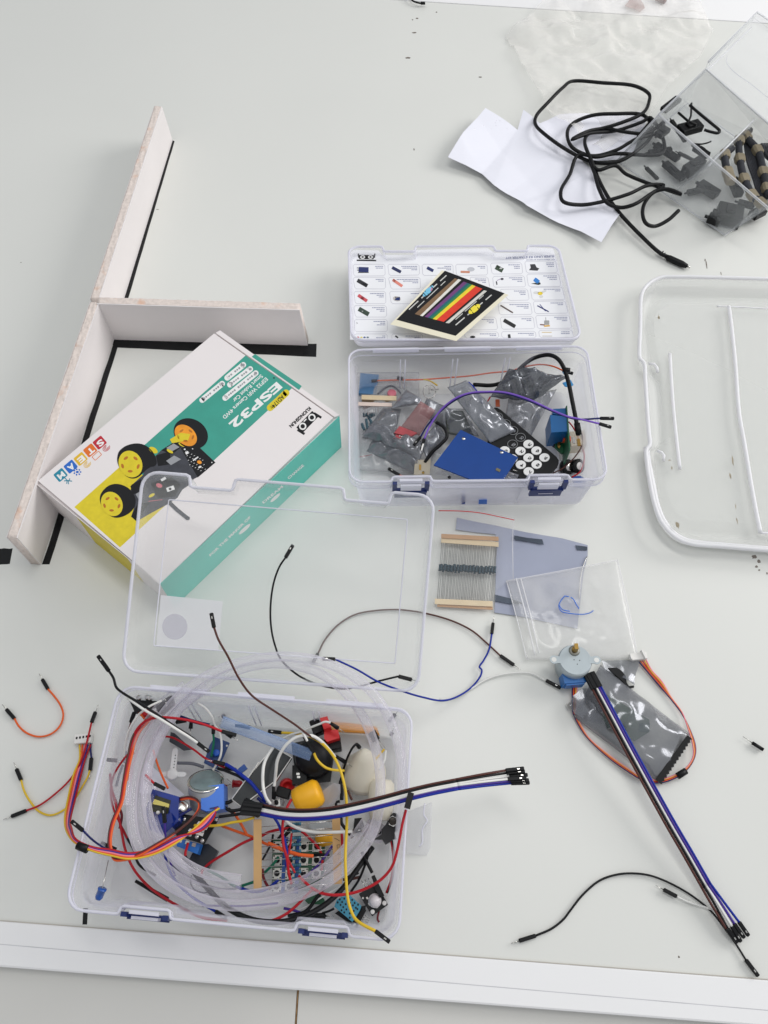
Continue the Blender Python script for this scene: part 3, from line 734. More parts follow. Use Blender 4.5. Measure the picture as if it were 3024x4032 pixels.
cell('d2',[(0,990),(370,992),(400,1152),(20,1160)],[160,90,60],[])
cell('d2',[(445,1180),(890,1175),(900,1262),(452,1262)],[190,60],[(R_((548,1240),34,50,-8,6),(40,42,44))])
cell('d2',[(930,1165),(1360,1155),(1395,1255),(945,1258)],[110,90],[(R_((1038,1189),130,8,0,2),(222,196,130)),(R_((1045,1238),130,7,0,2),(196,190,180))])
cell('d2',[(-40,1185),(400,1182),(415,1262),(-30,1262)],[200,80],[(ell((70,1250),34,16),K)])
cd.m(TXT); text(cd, 'SUPER UNO R3 STARTER KIT', (1135,182), (500,205), (0,26), CP('d2',1), .03); text(cd, 'for electronics projects', (1142,232), (770,240), (0,13), CP('d2',1), .02)
# the emblem, upside down to the camera
cd.m(INK); stroke(cd, [(148,248),(280,250),(402,252)], 18, CP('d1',1)); fillpoly(cd, R_((275,206),190,56,1,5), CP('d1',1)); fillpoly(cd, R_((172,188),16,56,-8,3), CP('d1',1)); fillpoly(cd, R_((382,188),16,56,8,3), CP('d1',1))
for x_ in (225,328):
    cd.m(WINK); fillpoly(cd, ell((x_,206),32,24), CP('d1',2)); cd.m(INK); fillpoly(cd, ell((x_,205),15,11), CP('d1',3))
cd.build('printed_card', pc)
# ---- curled colour code card lying on it
cc = thing('colour_code_card', 'small cream-backed black card with rainbow resistor colour bars lying in the lid', 'card', L1(9,6,0))
n0 = L1(5,5,.02); cq = [PP('d1', p_, n0, L1.N) for p_ in ((585,1085),(1450,1305),(2130,700),(1262,378))]
Ncc = L1.N
def ccz(p):  # gentle S-curl along the card, as height over its plane
    a = cq[1]-cq[0]; u = (p-cq[0]).dot(a)/a.length_squared; b_ = cq[3]-cq[0]; v = (p-cq[0]).dot(b_)/b_.length_squared
    return .24*math.sin(v*5.2+.5)+.3*u*u
def CC(k=0): 
    def f(p):
        q = PP('d1', p, n0, L1.N)
        for _ in range(3): q = PP('d1', p, n0+Ncc*(.05+.008*k+ccz(q)), Ncc)
        return q
    return f
def patch(mb, quad, k, nu=10, nv=14, edge=None):
    f = CC(k); g = []
    for j in range(nv+1):
        for i in range(nu+1):
            u, v = i/nu, j/nv
            a = (quad[0][0]*(1-u)+quad[1][0]*u, quad[0][1]*(1-u)+quad[1][1]*u); b_ = (quad[3][0]*(1-u)+quad[2][0]*u, quad[3][1]*(1-u)+quad[2][1]*u)
            g.append(f((a[0]*(1-v)+b_[0]*v, a[1]*(1-v)+b_[1]*v)))
    W = nu+1; sm = mb.smooth; mb.smooth = True
    mb.add(g, [(j*W+i, j*W+i+1, j*W+i+1+W, j*W+i+W) for j in range(nv) for i in range(nu)]); mb.smooth = sm
CREAM = mat('cream_card', (238,232,208), rough=.55, var=.02)
c_ = MB().m(CREAM); patch(c_, [(585,1085),(1450,1305),(2130,700),(1262,378)], -4); patch(c_, [(585,1085),(1450,1305),(2130,700),(1262,378)], 0)
c_.m(INK); patch(c_, [(668,1025),(1440,1235),(2080,680),(1300,384)], 1)
def stripe(q0, q1, w0, w1, rgb, k=2, nm=None, p1=None, p2=None):
    c_.m(mat('print_%d_%d_%d' % rgb, rgb, rough=.38, var=.1, scale=150)); patch(c_, [q0, q1, w1, w0], k, 2, 14)
lo = [(905,950),(985,972),(1035,986),(1080,998),(1110,1006),(1142,1014),(1188,1027),(1285,1052)]
hi = [(1430,482),(1500,508),(1545,526),(1590,543),(1625,557),(1655,568),(1700,586),(1790,621)]
for i, rgb in enumerate([(128,100,72),None,(112,62,120),(30,96,110),(40,132,70),(240,214,50),(222,58,36)]):
    if rgb: stripe(lo[i], lo[i+1], hi[i], hi[i+1], rgb)
stripe((975,972),(1010,980),(1475,492),(1515,505),(226,224,216),3)
stripe((1307,1065),(1355,1072),(1810,640),(1850,650),(216,214,206),2)
for a_, b_, w_ in (((830,892),(1320,445),14),((940,865),(1305,522),10),((1440,1022),(1805,705),10),((1440,1095),(1910,700),14)):
    c_.m(mat('print_210_210_205', (210,210,205), rough=.4)); n_ = 12
    L_, R__ = ribbon2([(a_[0]+(b_[0]-a_[0])*i/n_, a_[1]+(b_[1]-a_[1])*i/n_) for i in range(n_+1)], w_); f = CC(2)
    c_.add([f(p_) for p_ in L_]+[f(p_) for p_ in R__], [(i,i+1,n_+2+i,n_+1+i) for i in range(n_) if i not in (3,9)])
c_.m(mat('print_120_196_226', (120,196,226), rough=.4)); c_.poly([CC(4)(p_) for p_ in ell((1080,650), 95, 34, -46, 16)])
c_.m(mat('print_204_120_150', (204,120,150), rough=.4)); c_.poly([CC(5)(p_) for p_ in ell((1105,625), 34, 30, -46, 10)])
c_.m(INK)
for q in ((1060,668),(1035,692),(1130,600)): c_.poly([CC(5)(p_) for p_ in R_(q, 10, 64, -46, 2)])
c_.m(mat('print_244_226_70', (244,226,70), rough=.4)); c_.poly([CC(4)(p_) for p_ in ell((1685,885), 92, 40, -38, 16)])
c_.m(INK)
for q in ((1650,912),(1720,858)): c_.poly([CC(5)(p_) for p_ in R_(q, 10, 84, -38, 2)])
c_.build('printed_face', cc)
# ================================================================ STORAGE LID (right edge)
SMILK = film('milky_polypropylene', (240,241,240), base=.2, edge=.55, power=1.5, rough=.25, glow=.4)
SRIM = film('milky_thick_edge', (250,250,252), base=.88, edge=.2, power=1.2, rough=.3, glow=.3)
sl = thing('storage_lid', 'large milky rounded storage tub lid lying empty at the right side of the table', 'plastic lid', P('sl',(900,1100),.05))
so = [(1300,172),(1062,163),(800,155),(430,148),(350,152),(285,180),(235,225),(212,280),(205,480),(198,660),(203,700),(228,725),(238,850),(250,1050),(262,1200),(268,1280),(246,1310),(250,1400),(275,1560),(305,1690),(345,1790),(400,1862),(470,1915),(560,1945),(760,1960),(1062,1985),(1400,2003)]
so += [(2300,2003),(2420,1900),(2460,1700),(2380,300),(2250,190)]
out = spline([P('sl', q, 1.7) for q in so]+[P('sl', so[0], 1.7)], 4)[:-1]
ce = sum(out, Vector())/len(out)
def insl(ps, d, dz):
    r = []
    for p_ in ps:
        v = ce-p_; v.z = 0; L_ = v.length; q = p_+v.normalized()*d if L_ > 1e-6 else p_; r.append(Vector((q.x, q.y, p_.z+dz)))
    return r
mb = MB().m(SMILK, True)
R = [insl(out, 2.3, -1.62), insl(out, .95, -1.5), insl(out, .3, -.9), insl(out, .0, -.1), insl(out, .1, 0), insl(out, .3, -.05), insl(out, .55, -.8), insl(out, 1.2, -1.36), insl(out, 2.4, -1.5), insl(out, 3.0, -1.05), insl(out, 3.2, -1.02)]
mb.rings(R); mb.smooth = False; mb.poly(list(reversed(R[0]))); mb.poly(R[-1]); mb.build('lid_panel', sl)
p_ = insl(out, .05, -.05); MB().m(SRIM).tube(p_+[p_[0]], .2, 12, False).build('lid_edge', sl)
low = [P('sl', q, .5) for q in ((246,1300),(262,1420),(290,1560),(318,1690),(360,1790),(420,1868),(500,1918),(600,1940),(760,1955),(1062,1980),(1400,1998))]
MB().m(SRIM).tube(spline(low, 5), .3, 14).build('lid_edge_band', sl)
for pts, r_ in (([(800,352),(812,440),(840,700),(870,1080),(900,1250),(950,1550),(985,1740),(1012,1868)], .2), ([(405,668),(415,850),(430,1050),(450,1250),(472,1440)], .17), ([(720,350),(800,352),(1062,366),(1400,380)], .07), ([(1012,1868),(1062,1872),(1400,1890)], .12)):
    MB().m(SRIM).tube(spline([P('sl', q, .85) for q in pts], 5), r_, 8).build('moulded_rib', sl)
for pts in ([(262,735),(300,738),(318,760),(322,792)], [(318,1318),(350,1330),(365,1350),(362,1385)]):
    MB().m(SRIM).tube([P('sl', q, 1.0) for q in pts], .14, 8).build('catch_nub', sl)
DIRT = mat('brown_grime', (150,140,120), rough=.8, var=.3, scale=400)
def blob(mb, c, q, rx, ry, a, z):
    rr = random.Random(int(q[0]*3+q[1])); pts = []
    for i in range(12):
        t = 2*math.pi*i/12; k = .6+.5*rr.random(); x, y = rx*k*math.cos(t), ry*k*math.sin(t); ca, sa = math.cos(math.radians(a)), math.sin(math.radians(a))
        pts.append(P(c, (q[0]+x*ca-y*sa, q[1]+x*sa+y*ca), z))
    mb.poly(pts)
for q in ((455,1815,14,30,-20),(330,425,8,14,0),(825,1385,6,40,-8),(810,1490,6,26,-12),(418,1435,6,14,-10),(402,1382,10,5,0),(855,1790,4,30,-15),(845,1690,3,20,-10)):
    d_ = MB().m(DIRT); blob(d_, 'sl', q[:2], *q[2:], 1.12); d_.build('grime_mark', sl)

# ================================================================ LOOSE CLEAR FILM, TORN PAPER, CABLE
BAGF = film('clear_film', (246,244,240), base=.09, edge=.4, power=2, rough=.1, bump=.6, bscale=18, wr=.2)
fb_ = MB().m(BAGF); fp = [P('t', q, .05) for q in ((455,175),(560,380),(660,560),(900,720),(1080,600),(1190,420),(1330,300),(1405,150),(1290,-40),(900,-60),(640,20))]
polysheet(fb_, fp, .012, .9, 3, .3, maxl=.7); tag(fb_.build('plastic_bag'), 'big crumpled clear plastic film spread under the black cable and torn paper', 'plastic bag')
WPAP = mat('white_paper', (236,237,246), rough=.75, var=.01, scale=10, bump=.08, bscale=80)
pp_ = MB().m(WPAP)
polysheet(pp_, [P('t', q, .5) for q in ((600,575),(700,530),(1085,515),(1100,560),(1040,700),(965,735),(860,745),(770,738),(720,715),(690,708),(652,695))], .02, .08, 8, .15, maxl=.45, zf=lambda c: .15*abs((c.x*.3+c.y*.1) % 2-1))
tag(pp_.build('paper_sheet'), 'smaller torn white paper piece tucked behind the larger sheet under the cable', 'paper', 'torn white papers')
pp_ = MB().m(WPAP)
polysheet(pp_, [P('t', q, z) for q, z in (((190,728),1.1),((260,620),1.3),((362,502),1.2),((430,548),.9),((508,608),.5),((522,560),.9),((535,514),1.4),((575,545),1.2),((640,600),.7),((740,690),.5),((860,790),.6),((980,985),.5),((935,1050),.8),((893,1116),1.0),((800,1070),.5),((700,1030),.35),((550,955),.6),((528,938),.4),((460,900),.3),((400,860),.4),((345,812),.2),((270,768),.7))], .02, .12, 2, .12, maxl=.45, zf=lambda c: .22*abs((c.x*.21+c.y*.12) % 2-1)+.16*abs((c.x*.13-c.y*.27+.3) % 2-1))
tag(pp_.build('paper_sheet'), 'torn and creased white paper sheet under the black cable, larger one', 'paper', 'torn white papers')
CAB = mat('black_cable', (13,14,16), rough=.5, spec=.25, var=.1)
cb = thing('power_cable', 'long black cable coiled in loops ending in a moulded plug, half inside the clear container', 'cable', P('t',(900,750),0))
cp = [(1205,1180),(1170,1165),(1080,1085),(960,955),(890,840),(850,740),(818,650),(850,605),(960,572),(1080,522),(1112,470),(1112,430),(1050,395),(900,380),(765,372),(718,402),(650,470),(597,530),(592,570),(640,620),(740,690),(850,742),(960,745),(1060,690),(1130,600),(1090,530),(960,522),(850,530),(765,565),(738,620),(765,680),(850,715),(960,690),(1050,640),(1150,610),(1180,560),
      (1100,612),(1000,605),(920,590),(840,600),(760,640),(840,612),(960,600),(1080,560),(1120,540),(1180,700),(960,705),(870,720),(790,710),(750,800),(708,880),(720,925),(800,940),(900,925),(1020,890),(1110,850),(1180,850),(1120,890),(1040,940),(980,952),(920,930),(885,870),(862,790),(840,730),(880,780),(960,760),(1010,800),(1260,892),(1200,868),(1140,880),(1100,920),(1084,985),(1100,1025),(1140,1038),(1200,1010),(1250,965)]
nz_ = len(cp); zz_ = [(1.15+.9*abs(math.sin(i*.9))) if i > 4 else .35+.15*i for i in range(nz_)]
MB().m(CAB).tube(spline([P('t', q, z) for q, z in zip(cp, zz_)], 6), .22, 8).build('cord', cb)
pl = MB().m(CAB, True); a_, b_ = P('t',(1195,1180),.4), P('t',(1288,1222),.4)
pl.tube([a_, a_.lerp(b_,.1), a_.lerp(b_,.75), b_], [.26,.36,.36,.24], 10); plo = pl.build('plug', cb)
for k in range(4):
    q = P('t', (1172+k*9, 1160+k*8), .38); MB().m(CAB).tube([q, q+(b_-a_).normalized()*.1], .26, 10).build('strain_ring', plo)
d__ = (b_-a_).normalized(); MB().m(STEEL).tube([b_, b_+d__*.35], .12, 8).build('plug_tip', plo)

# ================================================================ CLEAR ORGANISER WITH BEADED STRAP
ORG = film('clear_styrene', (222,226,228), base=.07, edge=.5, power=1.6, rough=.06, gloss=.8, bump=.25, bscale=12, wr=.2)
ORGR = film('clear_styrene_edge', (236,238,242), base=.35, edge=.5, power=1.3, rough=.1)
og = thing('organiser_box', 'clear hard plastic compartment box with open lid holding black bits and a beaded strap', 'plastic box', P('o',(1100,1400),0))
Rm = [P('o', q, z) for q, z in (((650,1000),6.5),((1600,1812),6.5),((1990,1410),6.5),((1060,600),6.5))]
Bm = [P('o', q, z) for q, z in (((285,1400),.3),((1225,2045),.3),((1900,1600),.3),((900,900),.3))]
def quadpanel(mb, a, b, c, d, th=.12, nu=8, nv=8):
    n_ = (b-a).cross(d-a).normalized()*th; R = []
    mb.add([a,b,c,d,a+n_,b+n_,c+n_,d+n_], [(0,1,2,3),(7,6,5,4),(1,0,4,5),(2,1,5,6),(3,2,6,7),(0,3,7,4)])
for i in range(4):
    j = (i+1) % 4; mb = MB().m(ORG); quadpanel(mb, Bm[i], Bm[j], Rm[j], Rm[i]); mb.build('side_wall', og)
mb = MB().m(ORG); quadpanel(mb, *Bm); mb.build('bottom', og)
MB().m(ORGR).tube(Rm+[Rm[0]], .14, 6).build('top_edge', og); MB().m(ORGR).tube(Bm+[Bm[0]], .12, 6).build('bottom_edge', og)
for i in (0,): MB().m(ORGR).tube([Bm[i], Rm[i]], .12, 6).build('corner_edge', og)
D0, D1 = Rm[0].lerp(Rm[1], .5), Rm[3].lerp(Rm[2], .5); E0, E1 = Bm[0].lerp(Bm[1], .5), Bm[3].lerp(Bm[2], .5)
mb = MB().m(ORG); quadpanel(mb, E0, E1, D1-Z*.8, D0-Z*.8, .1); mb.build('divider', og); MB().m(ORGR).tube([D0-Z*.8, D1-Z*.8], .09, 6).build('divider_edge', og)
LC = [Rm[3], Rm[2], P('o',(2560,900),4.0), P('o',(1480,165),4.0)]
mb = MB().m(film('clear_lid_sheet', (232,234,236), base=.07, edge=.4, power=2, rough=.06, gloss=.8)); quadpanel(mb, *LC); lo_ = mb.build('lid', og)
LCi = [v+Z*.9 for v in LC]
for i in range(1, 4):
    j = (i+1) % 4; mb = MB().m(ORG); quadpanel(mb, LC[i], LC[j], LCi[j], LCi[i], .1); mb.build('lid_wall', lo_)
MB().m(ORGR).tube([LCi[1], LCi[2], LCi[3], LCi[0]], .13, 6).build('lid_edge', lo_)
MB().m(ORGR).tube(spline([P('o', q, 5.0) for q in ((1245,480),(1240,540),(1300,620),(1450,730),(1600,850))], 5), .06, 6).build('moulded_line', lo_)
MB().m(ORGR).tube([P('o', q, 5.6) for q in ((905,760),(1150,540),(1460,235))], .08, 6).build('moulded_line', lo_)
# black parts lying inside
def chunk(label, c, q0, q1, w, z, h=.5, matr=None, name='plastic_part', cat='plastic part', group='black plastic parts in the clear container'):
    mb = MB().m(matr or HOUS); a, b_ = P(c, q0, z), P(c, q1, z); mb.obox(a, b_, w, h, bev=.06); u_ = (b_-a).normalized()
    mb.obox(a.lerp(b_,.3)+Z*h*.5, a.lerp(b_,.65)+Z*h*.5, w*.55, h*.5, bev=.04)
    mb.tube([a-u_*.4, a+u_*.3], w*.16, 6)
    return tag(mb.build(name), label, cat, group)
chunk('black plastic clip lying in the left compartment under the cable end', 'o', (830,1140), (1010,1090), 1.5, 2.6, .9)
chunk('thin black bracket at the bottom of the left compartment', 'o', (620,1260), (820,1390), 1.0, 1.0)
chunk('dark plastic part against the middle divider of the container', 'o', (880,1500), (1020,1410), 1.3, 1.6, 1.2)
chunk('square dark block in the bottom right compartment corner', 'o', (1150,1850), (1370,1900), 2.4, .9, 1.6)
chunk('small dark cube near the front wall of the container', 'o', (1080,1890), (1190,1930), 1.2, .9, .8)
chunk('narrow dark strip along the left wall of the container', 'o', (480,1200), (600,1060), .8, 1.4)
chunk('small grey part near the left rear wall inside the container', 'o', (690,960), (820,860), 1.0, 3.5, .5)
for k_, (a_q, b_q, w_, z_, h_) in enumerate((((760,1050),(880,1230),.5,2.2,.4),((560,1330),(760,1300),.6,1.2,.5),((700,1420),(860,1560),.9,1.0,.6),((640,1180),(720,1120),1.1,2.4,.6),((960,1280),(1080,1360),.8,2.0,.7),
        ((1000,1600),(1160,1700),1.3,1.0,.8),((900,1680),(1040,1650),.7,.9,.5),((1290,1560),(1350,1700),1.0,1.2,.8),((1460,1880),(1560,1830),1.2,1.0,.7),((1340,1760),(1480,1800),.8,1.4,.5),((820,1330),(960,1400),.4,1.8,.3),((540,1460),(640,1560),.5,.8,.3))):
    chunk('dark plastic part in the clear container, '+('just below the bent hook','lowest beside the left outer corner','halfway down the left compartment','high against the left wall','touching the middle divider from the left','in front of the middle divider','flat at the bottom left of the front wall','directly below the beaded strap','under the right end of the front wall','between the square block and the strap','thin one in the middle of the left compartment','small one near the lower left corner')[k_], 'o', a_q, b_q, w_, z_, h_)
ARM = thing('glasses_arm', 'bent black wire hook sticking out of the left compartment of the clear container', 'wire hook', P('o',(1050,1000),5))
MB().m(HOUS).tube(spline([P('o', q, 5.6) for q in ((920,915),(1000,985),(1090,1060),(1180,1140),(1165,1158),(1110,1150),(1045,1130))], 4), .17, 8).build('hook', ARM)
MB().m(HOUS).tube(spline([P('o', q, 4.2) for q in ((940,1250),(1020,1255),(1085,1240),(1105,1230))], 4), .09, 6).build('prong', ARM)
MB().m(HOUS).tube([P('o', q, 4.2) for q in ((935,900),(930,1010),(900,1080))], .13, 6).build('prong', ARM)
MB().m(HOUS).tube([P('o', q, 4.2) for q in ((820,980),(900,1050),(980,1090))], .15, 6).build('prong', ARM)
BEAD = mat('khaki_bead', (132,122,100), rough=.6, var=.12, scale=150, bump=.3, bscale=400)
CORDM = mat('charcoal_cord', (44,46,52), rough=.8, var=.3, scale=400, bump=.5, bscale=800)
st = thing('beaded_strap', 'coiled charcoal strap with khaki square beads lying in the right compartment', 'bracelet', P('o',(1400,1500),2))
rows = [[(1225,1350),(1250,1500),(1270,1560)], [(1350,1225),(1355,1385),(1395,1560),(1465,1700),(1540,1770)], [(1410,1190),(1510,1310),(1560,1500),(1590,1640)]]
for k, r_ in enumerate(rows):
    zz = 4.2-k*.5
    pts = [P('o', q, zz) for q in r_]
    ext = [P('o',(r_[0][0]+(30 if k else 60), r_[0][1]-55), zz-.6)]+pts+[pts[-1]+(pts[-1]-pts[-2])*.5]
    MB().m(CORDM).tube(spline(ext, 6), .42, 8).build('cord_band', st)
    for i, q in enumerate(pts):
        a = pts[max(0,i-1)]; b_ = pts[min(len(pts)-1,i+1)]; u_ = (b_-a).normalized(); mb = MB().m(BEAD); L_ = .62
        mb.obox(q-u_*L_, q+u_*L_, 1.15, .95, bev=.22); mb.build('bead', st)
for k in range(7):
    x = 1415+k*14; MB().m(CORDM).tube(spline([P('o', q, 2.8) for q in ((x-20,1230),(x+5,1400),(x+60,1560),(x+110,1740))], 5), .14, 6).build('cord_strand', st)
for k in range(4):
    x = 1545+k*22; MB().m(CORDM).tube(spline([P('o', q, 2.4) for q in ((x,1260),(x+30,1340),(x+90,1400))], 4), .28, 6).build('cord_strand', st)
# small pieces at the very top
PKL = film('printed_film', (196,172,168), base=.55, edge=.2, power=1, rough=.4, wr=.5, bscale=120)
mb = MB().m(PKL); polysheet(mb, [P('o', q, .3) for q in ((350,60),(400,0),(470,-30),(500,30),(528,75),(480,115),(430,90))], .02, .2, 5, .9); tag(mb.build('wrapper_scrap'), 'small pinkish printed wrapper scrap at the far edge of the table', 'wrapper')
mb = MB().m(CAB); mb.tube(spline([P('w', q, .5) for q in ((780,-20),(800,5),(835,16),(850,16))], 4), .12, 6); mb.tube([P('w',(838,16),.5), P('w',(860,16),.5)], .2, 6); tag(mb.build('wire_end'), 'black wire tip poking in at the top edge of the table', 'wire')
mb = MB().m(mat('dull_pink_part', (120,96,96), rough=.5, var=.3, scale=200)); mb.obox(P('t',(1145,-12),.6), P('t',(1190,6),.6), .9, .5, bev=.1); tag(mb.build('small_connector'), 'small dull connector piece cut off by the top edge of the photo', 'connector')

# ================================================================ RESISTORS IN A BAG, FLAT FOIL BAG, ZIP BAG
ESD = film('foil_bag', (166,172,192), base=.86, edge=.1, power=1, rough=.22, gloss=.8, bump=.25, bscale=14)
ESDT = film('smoked_foil_bag', (138,141,148), base=.36, edge=.4, power=1.2, rough=.16, gloss=1.0, bump=.6, bscale=20, wr=.4, metal=True)
ZIPF = film('zip_bag_film', (244,244,244), base=.2, edge=.45, power=1.5, rough=.1, gloss=.8, bump=.5, bscale=28, wr=.34)
ZED = film('zip_bag_edge', (248,248,250), base=.4, edge=.5, power=1, rough=.15)
es = thing('foil_bag', 'flat lavender grey antistatic bag lying under the clear zip bag', 'antistatic bag', P('r',(700,430),.05))
mb = MB().m(ESD); polysheet(mb, [P('r', q, .06) for q in ((275,125),(470,165),(590,190),(700,212),(850,240),(985,275),(985,332),(965,420),(948,560),(930,728),(800,700),(640,665),(478,640),(484,500),(488,300),(484,215),(380,205),(268,190))], .05, .12, 12, .3); mb.build('bag_body', es)
DKF = mat('dark_foil', (84,92,104), rough=.25, var=.3, metal=.6, scale=30)
for pts in ([(585,218),(660,232),(740,240),(748,268),(690,256),(590,240)], [(920,272),(985,280),(985,300),(930,298)], [(480,540),(560,560),(640,590),(560,590),(480,575)]):
    mb = MB().m(DKF); mb.prism([P('r', q, .29) for q in pts][::-1], -Z*.02); mb.build('dark_patch', es)
MB().m(STEEL).tube(spline([P('r', q, .3) for q in ((982,335),(958,400),(945,480),(942,560))], 5), .05, 6).build('edge_seal', es)
rs = thing('resistor_strip', 'paper-taped strip of many teal banded resistors inside a thin clear bag', 'resistors', P('r',(330,420),.1))
TAN = mat('paper_tape', (222,202,166), rough=.7, var=.05, scale=60, bump=.1); TAN2 = mat('kraft_tape', (190,150,112), rough=.7, var=.05)
RBOD = mat('teal_resistor', (22,58,72), rough=.4, spec=.3, var=.2); LEAD = mat('tinned_lead', (140,140,138), rough=.4, metal=.3)
top_ = [(190,218),(505,240)]; bot_ = [(168,595),(470,612)]
for k, (q, w, m_, z) in enumerate((([(190,222),(502,238)],.42,TAN2,.75), ([(190,245),(502,268)],.5,TAN,.62), ([(155,578),(470,592)],.5,TAN,.55), ([(168,595),(470,612)],.4,TAN2,.4))):
    mb = MB().m(m_); mb.obox(P('r', q[0], z), P('r', q[1], z), w, .08); mb.build('tape_band', rs)
rr = random.Random(4); NR = 36
for i in range(NR):
    t = (i+.5)/NR; x0 = 190+310*t+rr.uniform(-2,2); x1 = 165+305*t+rr.uniform(-2,2)
    A_ = P('r', (x0, 250+22*t), .62); B_ = P('r', (x1, 588+10*t), .5)
    mid = A_.lerp(B_, .44+rr.uniform(-.018,.018))+Z*(.12*(i % 2)); d = (B_-A_).normalized()
    mb = MB().m(LEAD); mb.tube([A_, mid, B_], .03, 4)
    mb.m(RBOD); mb.tube([mid-d*.32, mid-d*.28, mid-d*.18, mid+d*.18, mid+d*.28, mid+d*.32], [.06,.13,.1,.1,.13,.06], 8)
    mb.build('resistor', rs)
ZIPC = film('clear_bag_film', (244,244,246), base=.035, edge=.4, power=2, rough=.1, gloss=.8, bump=.5, bscale=28, wr=.05)
rb = thing('zip_bag', 'thin clear bag with a red zip line enclosing the taped resistors', 'plastic bag', P('r',(380,350),.05))
mb = MB().m(ZIPC); polysheet(mb, [P('r', q, .9) for q in ((165,70),(400,92),(590,130),(585,280),(580,460),(560,470),(490,520),(476,640),(300,650),(140,640),(150,400),(160,200))], .012, .2, 21, .35); mb.build('bag_film', rb)
MB().m(mat('red_zip', (222,40,48), rough=.4)).tube(spline([P('r', q, 1.08) for q in ((175,84),(290,86),(400,96),(500,116),(588,135))], 5), .045, 6).build('zip_line', rb)
MB().m(ZED).tube([P('r', q, 1.02) for q in ((580,140),(578,300),(582,455))], .03, 5).build('side_seam', rb)
zb = thing('zip_bag', 'empty clear zip bag with a blue pen scribble, beside the stepper motor', 'plastic bag', P('r',(900,650),.05))
zc = [P('r', q, .3) for q in ((543,466),(1150,352),(1262,892),(655,895))]
mb = MB().m(ZIPF); pillow(mb, zc, 30, 26, .35, .16, 5, .012, .45); mb.build('bag_film', zb)
for q0, q1, w in (((597,452),(700,870),.07), ((622,450),(722,860),.05), ((1150,352),(1262,888),.05), ((545,468),(655,892),.04), ((543,466),(1150,352),.03)):
    MB().m(ZED).tube(spline([P('r', q0, .62), P('r', ((q0[0]+q1[0])/2+4, (q0[1]+q1[1])/2), .8), P('r', q1, .6)], 6), w, 6).build('zip_seam' if w > .04 else 'side_seam', zb)
PEN = mat('blue_ink', (40,110,214), rough=.5, var=.15)
mb = MB().m(PEN)
for pts in ([(862,548),(840,575),(830,605),(845,632),(880,642),(960,648),(1000,640),(1018,628)], [(862,548),(885,552)], [(895,555),(912,570),(925,595),(940,618)], [(832,600),(850,622),(890,632)]):
    mb.tube(spline([P('r', q, .96) for q in pts], 6), .045, 5)
mb.build('pen_scribble', zb)

# ================================================================ STEPPER MOTOR, FOIL BAG WITH GREEN BOARD, RIBBON OF WIRES
ZMET = mat('zinc_plated', (176,186,190), rough=.35, metal=.35, var=.04, scale=100)
BLUEP = mat('blue_plastic', (26,104,176), rough=.35)
sm_ = thing('stepper_motor', 'round silver stepper motor with brass shaft and blue wire housing beside the zip bag', 'motor', P('m',(400,640),.3))
c0, c1 = P('m',(405,640),.45), P('m',(475,495),2.45); ax = (c1-c0); axn = ax.normalized()
mb = MB().m(ZMET); mb.lathe(c0, ax, [(0,1.25),(.1,1.36),(ax.length-.12,1.38),(ax.length-.02,1.33),(ax.length,1.2)], 36); mb.build('motor_can', sm_)
u_ = (P('m',(830,480),2.4)-P('m',(115,460),2.4)).normalized(); u_ = (u_-axn*u_.dot(axn)).normalized(); v_ = axn.cross(u_)
mb = MB().m(ZMET); tp = c1+axn*.02
pl_ = [tp+u_*(1.0*math.cos(t))*1.28+v_*(1.28*math.sin(t)) for t in [math.radians(k*10) for k in range(36)]]
mb.prism(pl_, axn*.06); 
for s in (-1, 1):
    e = tp+u_*s*1.72; mb.prism([e+u_*(.36*math.cos(t))+v_*(.36*math.sin(t)) for t in [k*math.pi/9 for k in range(18)]], axn*.07)
    mb.obox(tp+u_*s*1.1+axn*.035, e+axn*.035, .6, .066, up=axn)
mb.build('mounting_plate', sm_)
for s in (-1, 1): MB().m(mat('plate_hole', (226,226,222), rough=.5)).cyl(tp+u_*s*1.74+axn*.07, axn, .21, .012, 16).build('screw_hole', sm_)
bs = tp+v_*.78+axn*.05 if v_.y > 0 else tp-v_*.78+axn*.05
mb = MB().m(mat('dull_boss', (140,140,132), rough=.4, metal=.6)); mb.lathe(bs, axn, [(0,.46),(.12,.44),(.14,.3)], 24); mb.build('shaft_boss', sm_)
mb = MB().m(BRASS); mb.lathe(bs+axn*.1, axn, [(0,.25),(.45,.25),(.5,.2)], 16); mb.box(bs+axn*.75, u_*.15, v_*.24, axn*.28); mb.build('shaft', sm_)
for dx, dy in ((0,0),(.45,-.05),(.22,-.38)): MB().m(HOUS).cyl(tp+u_*(dx-.1)+v_*(dy)+axn*.061, axn, .045, .008, 8).build('dimple', sm_)
hb = P('m',(430,820),1.1); mb = MB().m(BLUEP); mb.box(hb, Vector((.9,.1,0)), Vector((-.06,.42,0)), Z*.72); mb.box(hb+Vector((.02,-.15,.1)), Vector((.75,.08,0)), Vector((-.05,.42,0)), Z*.5); mb.build('wire_housing', sm_)
fiv = ['navy','orange','darkred','yellow','pink']
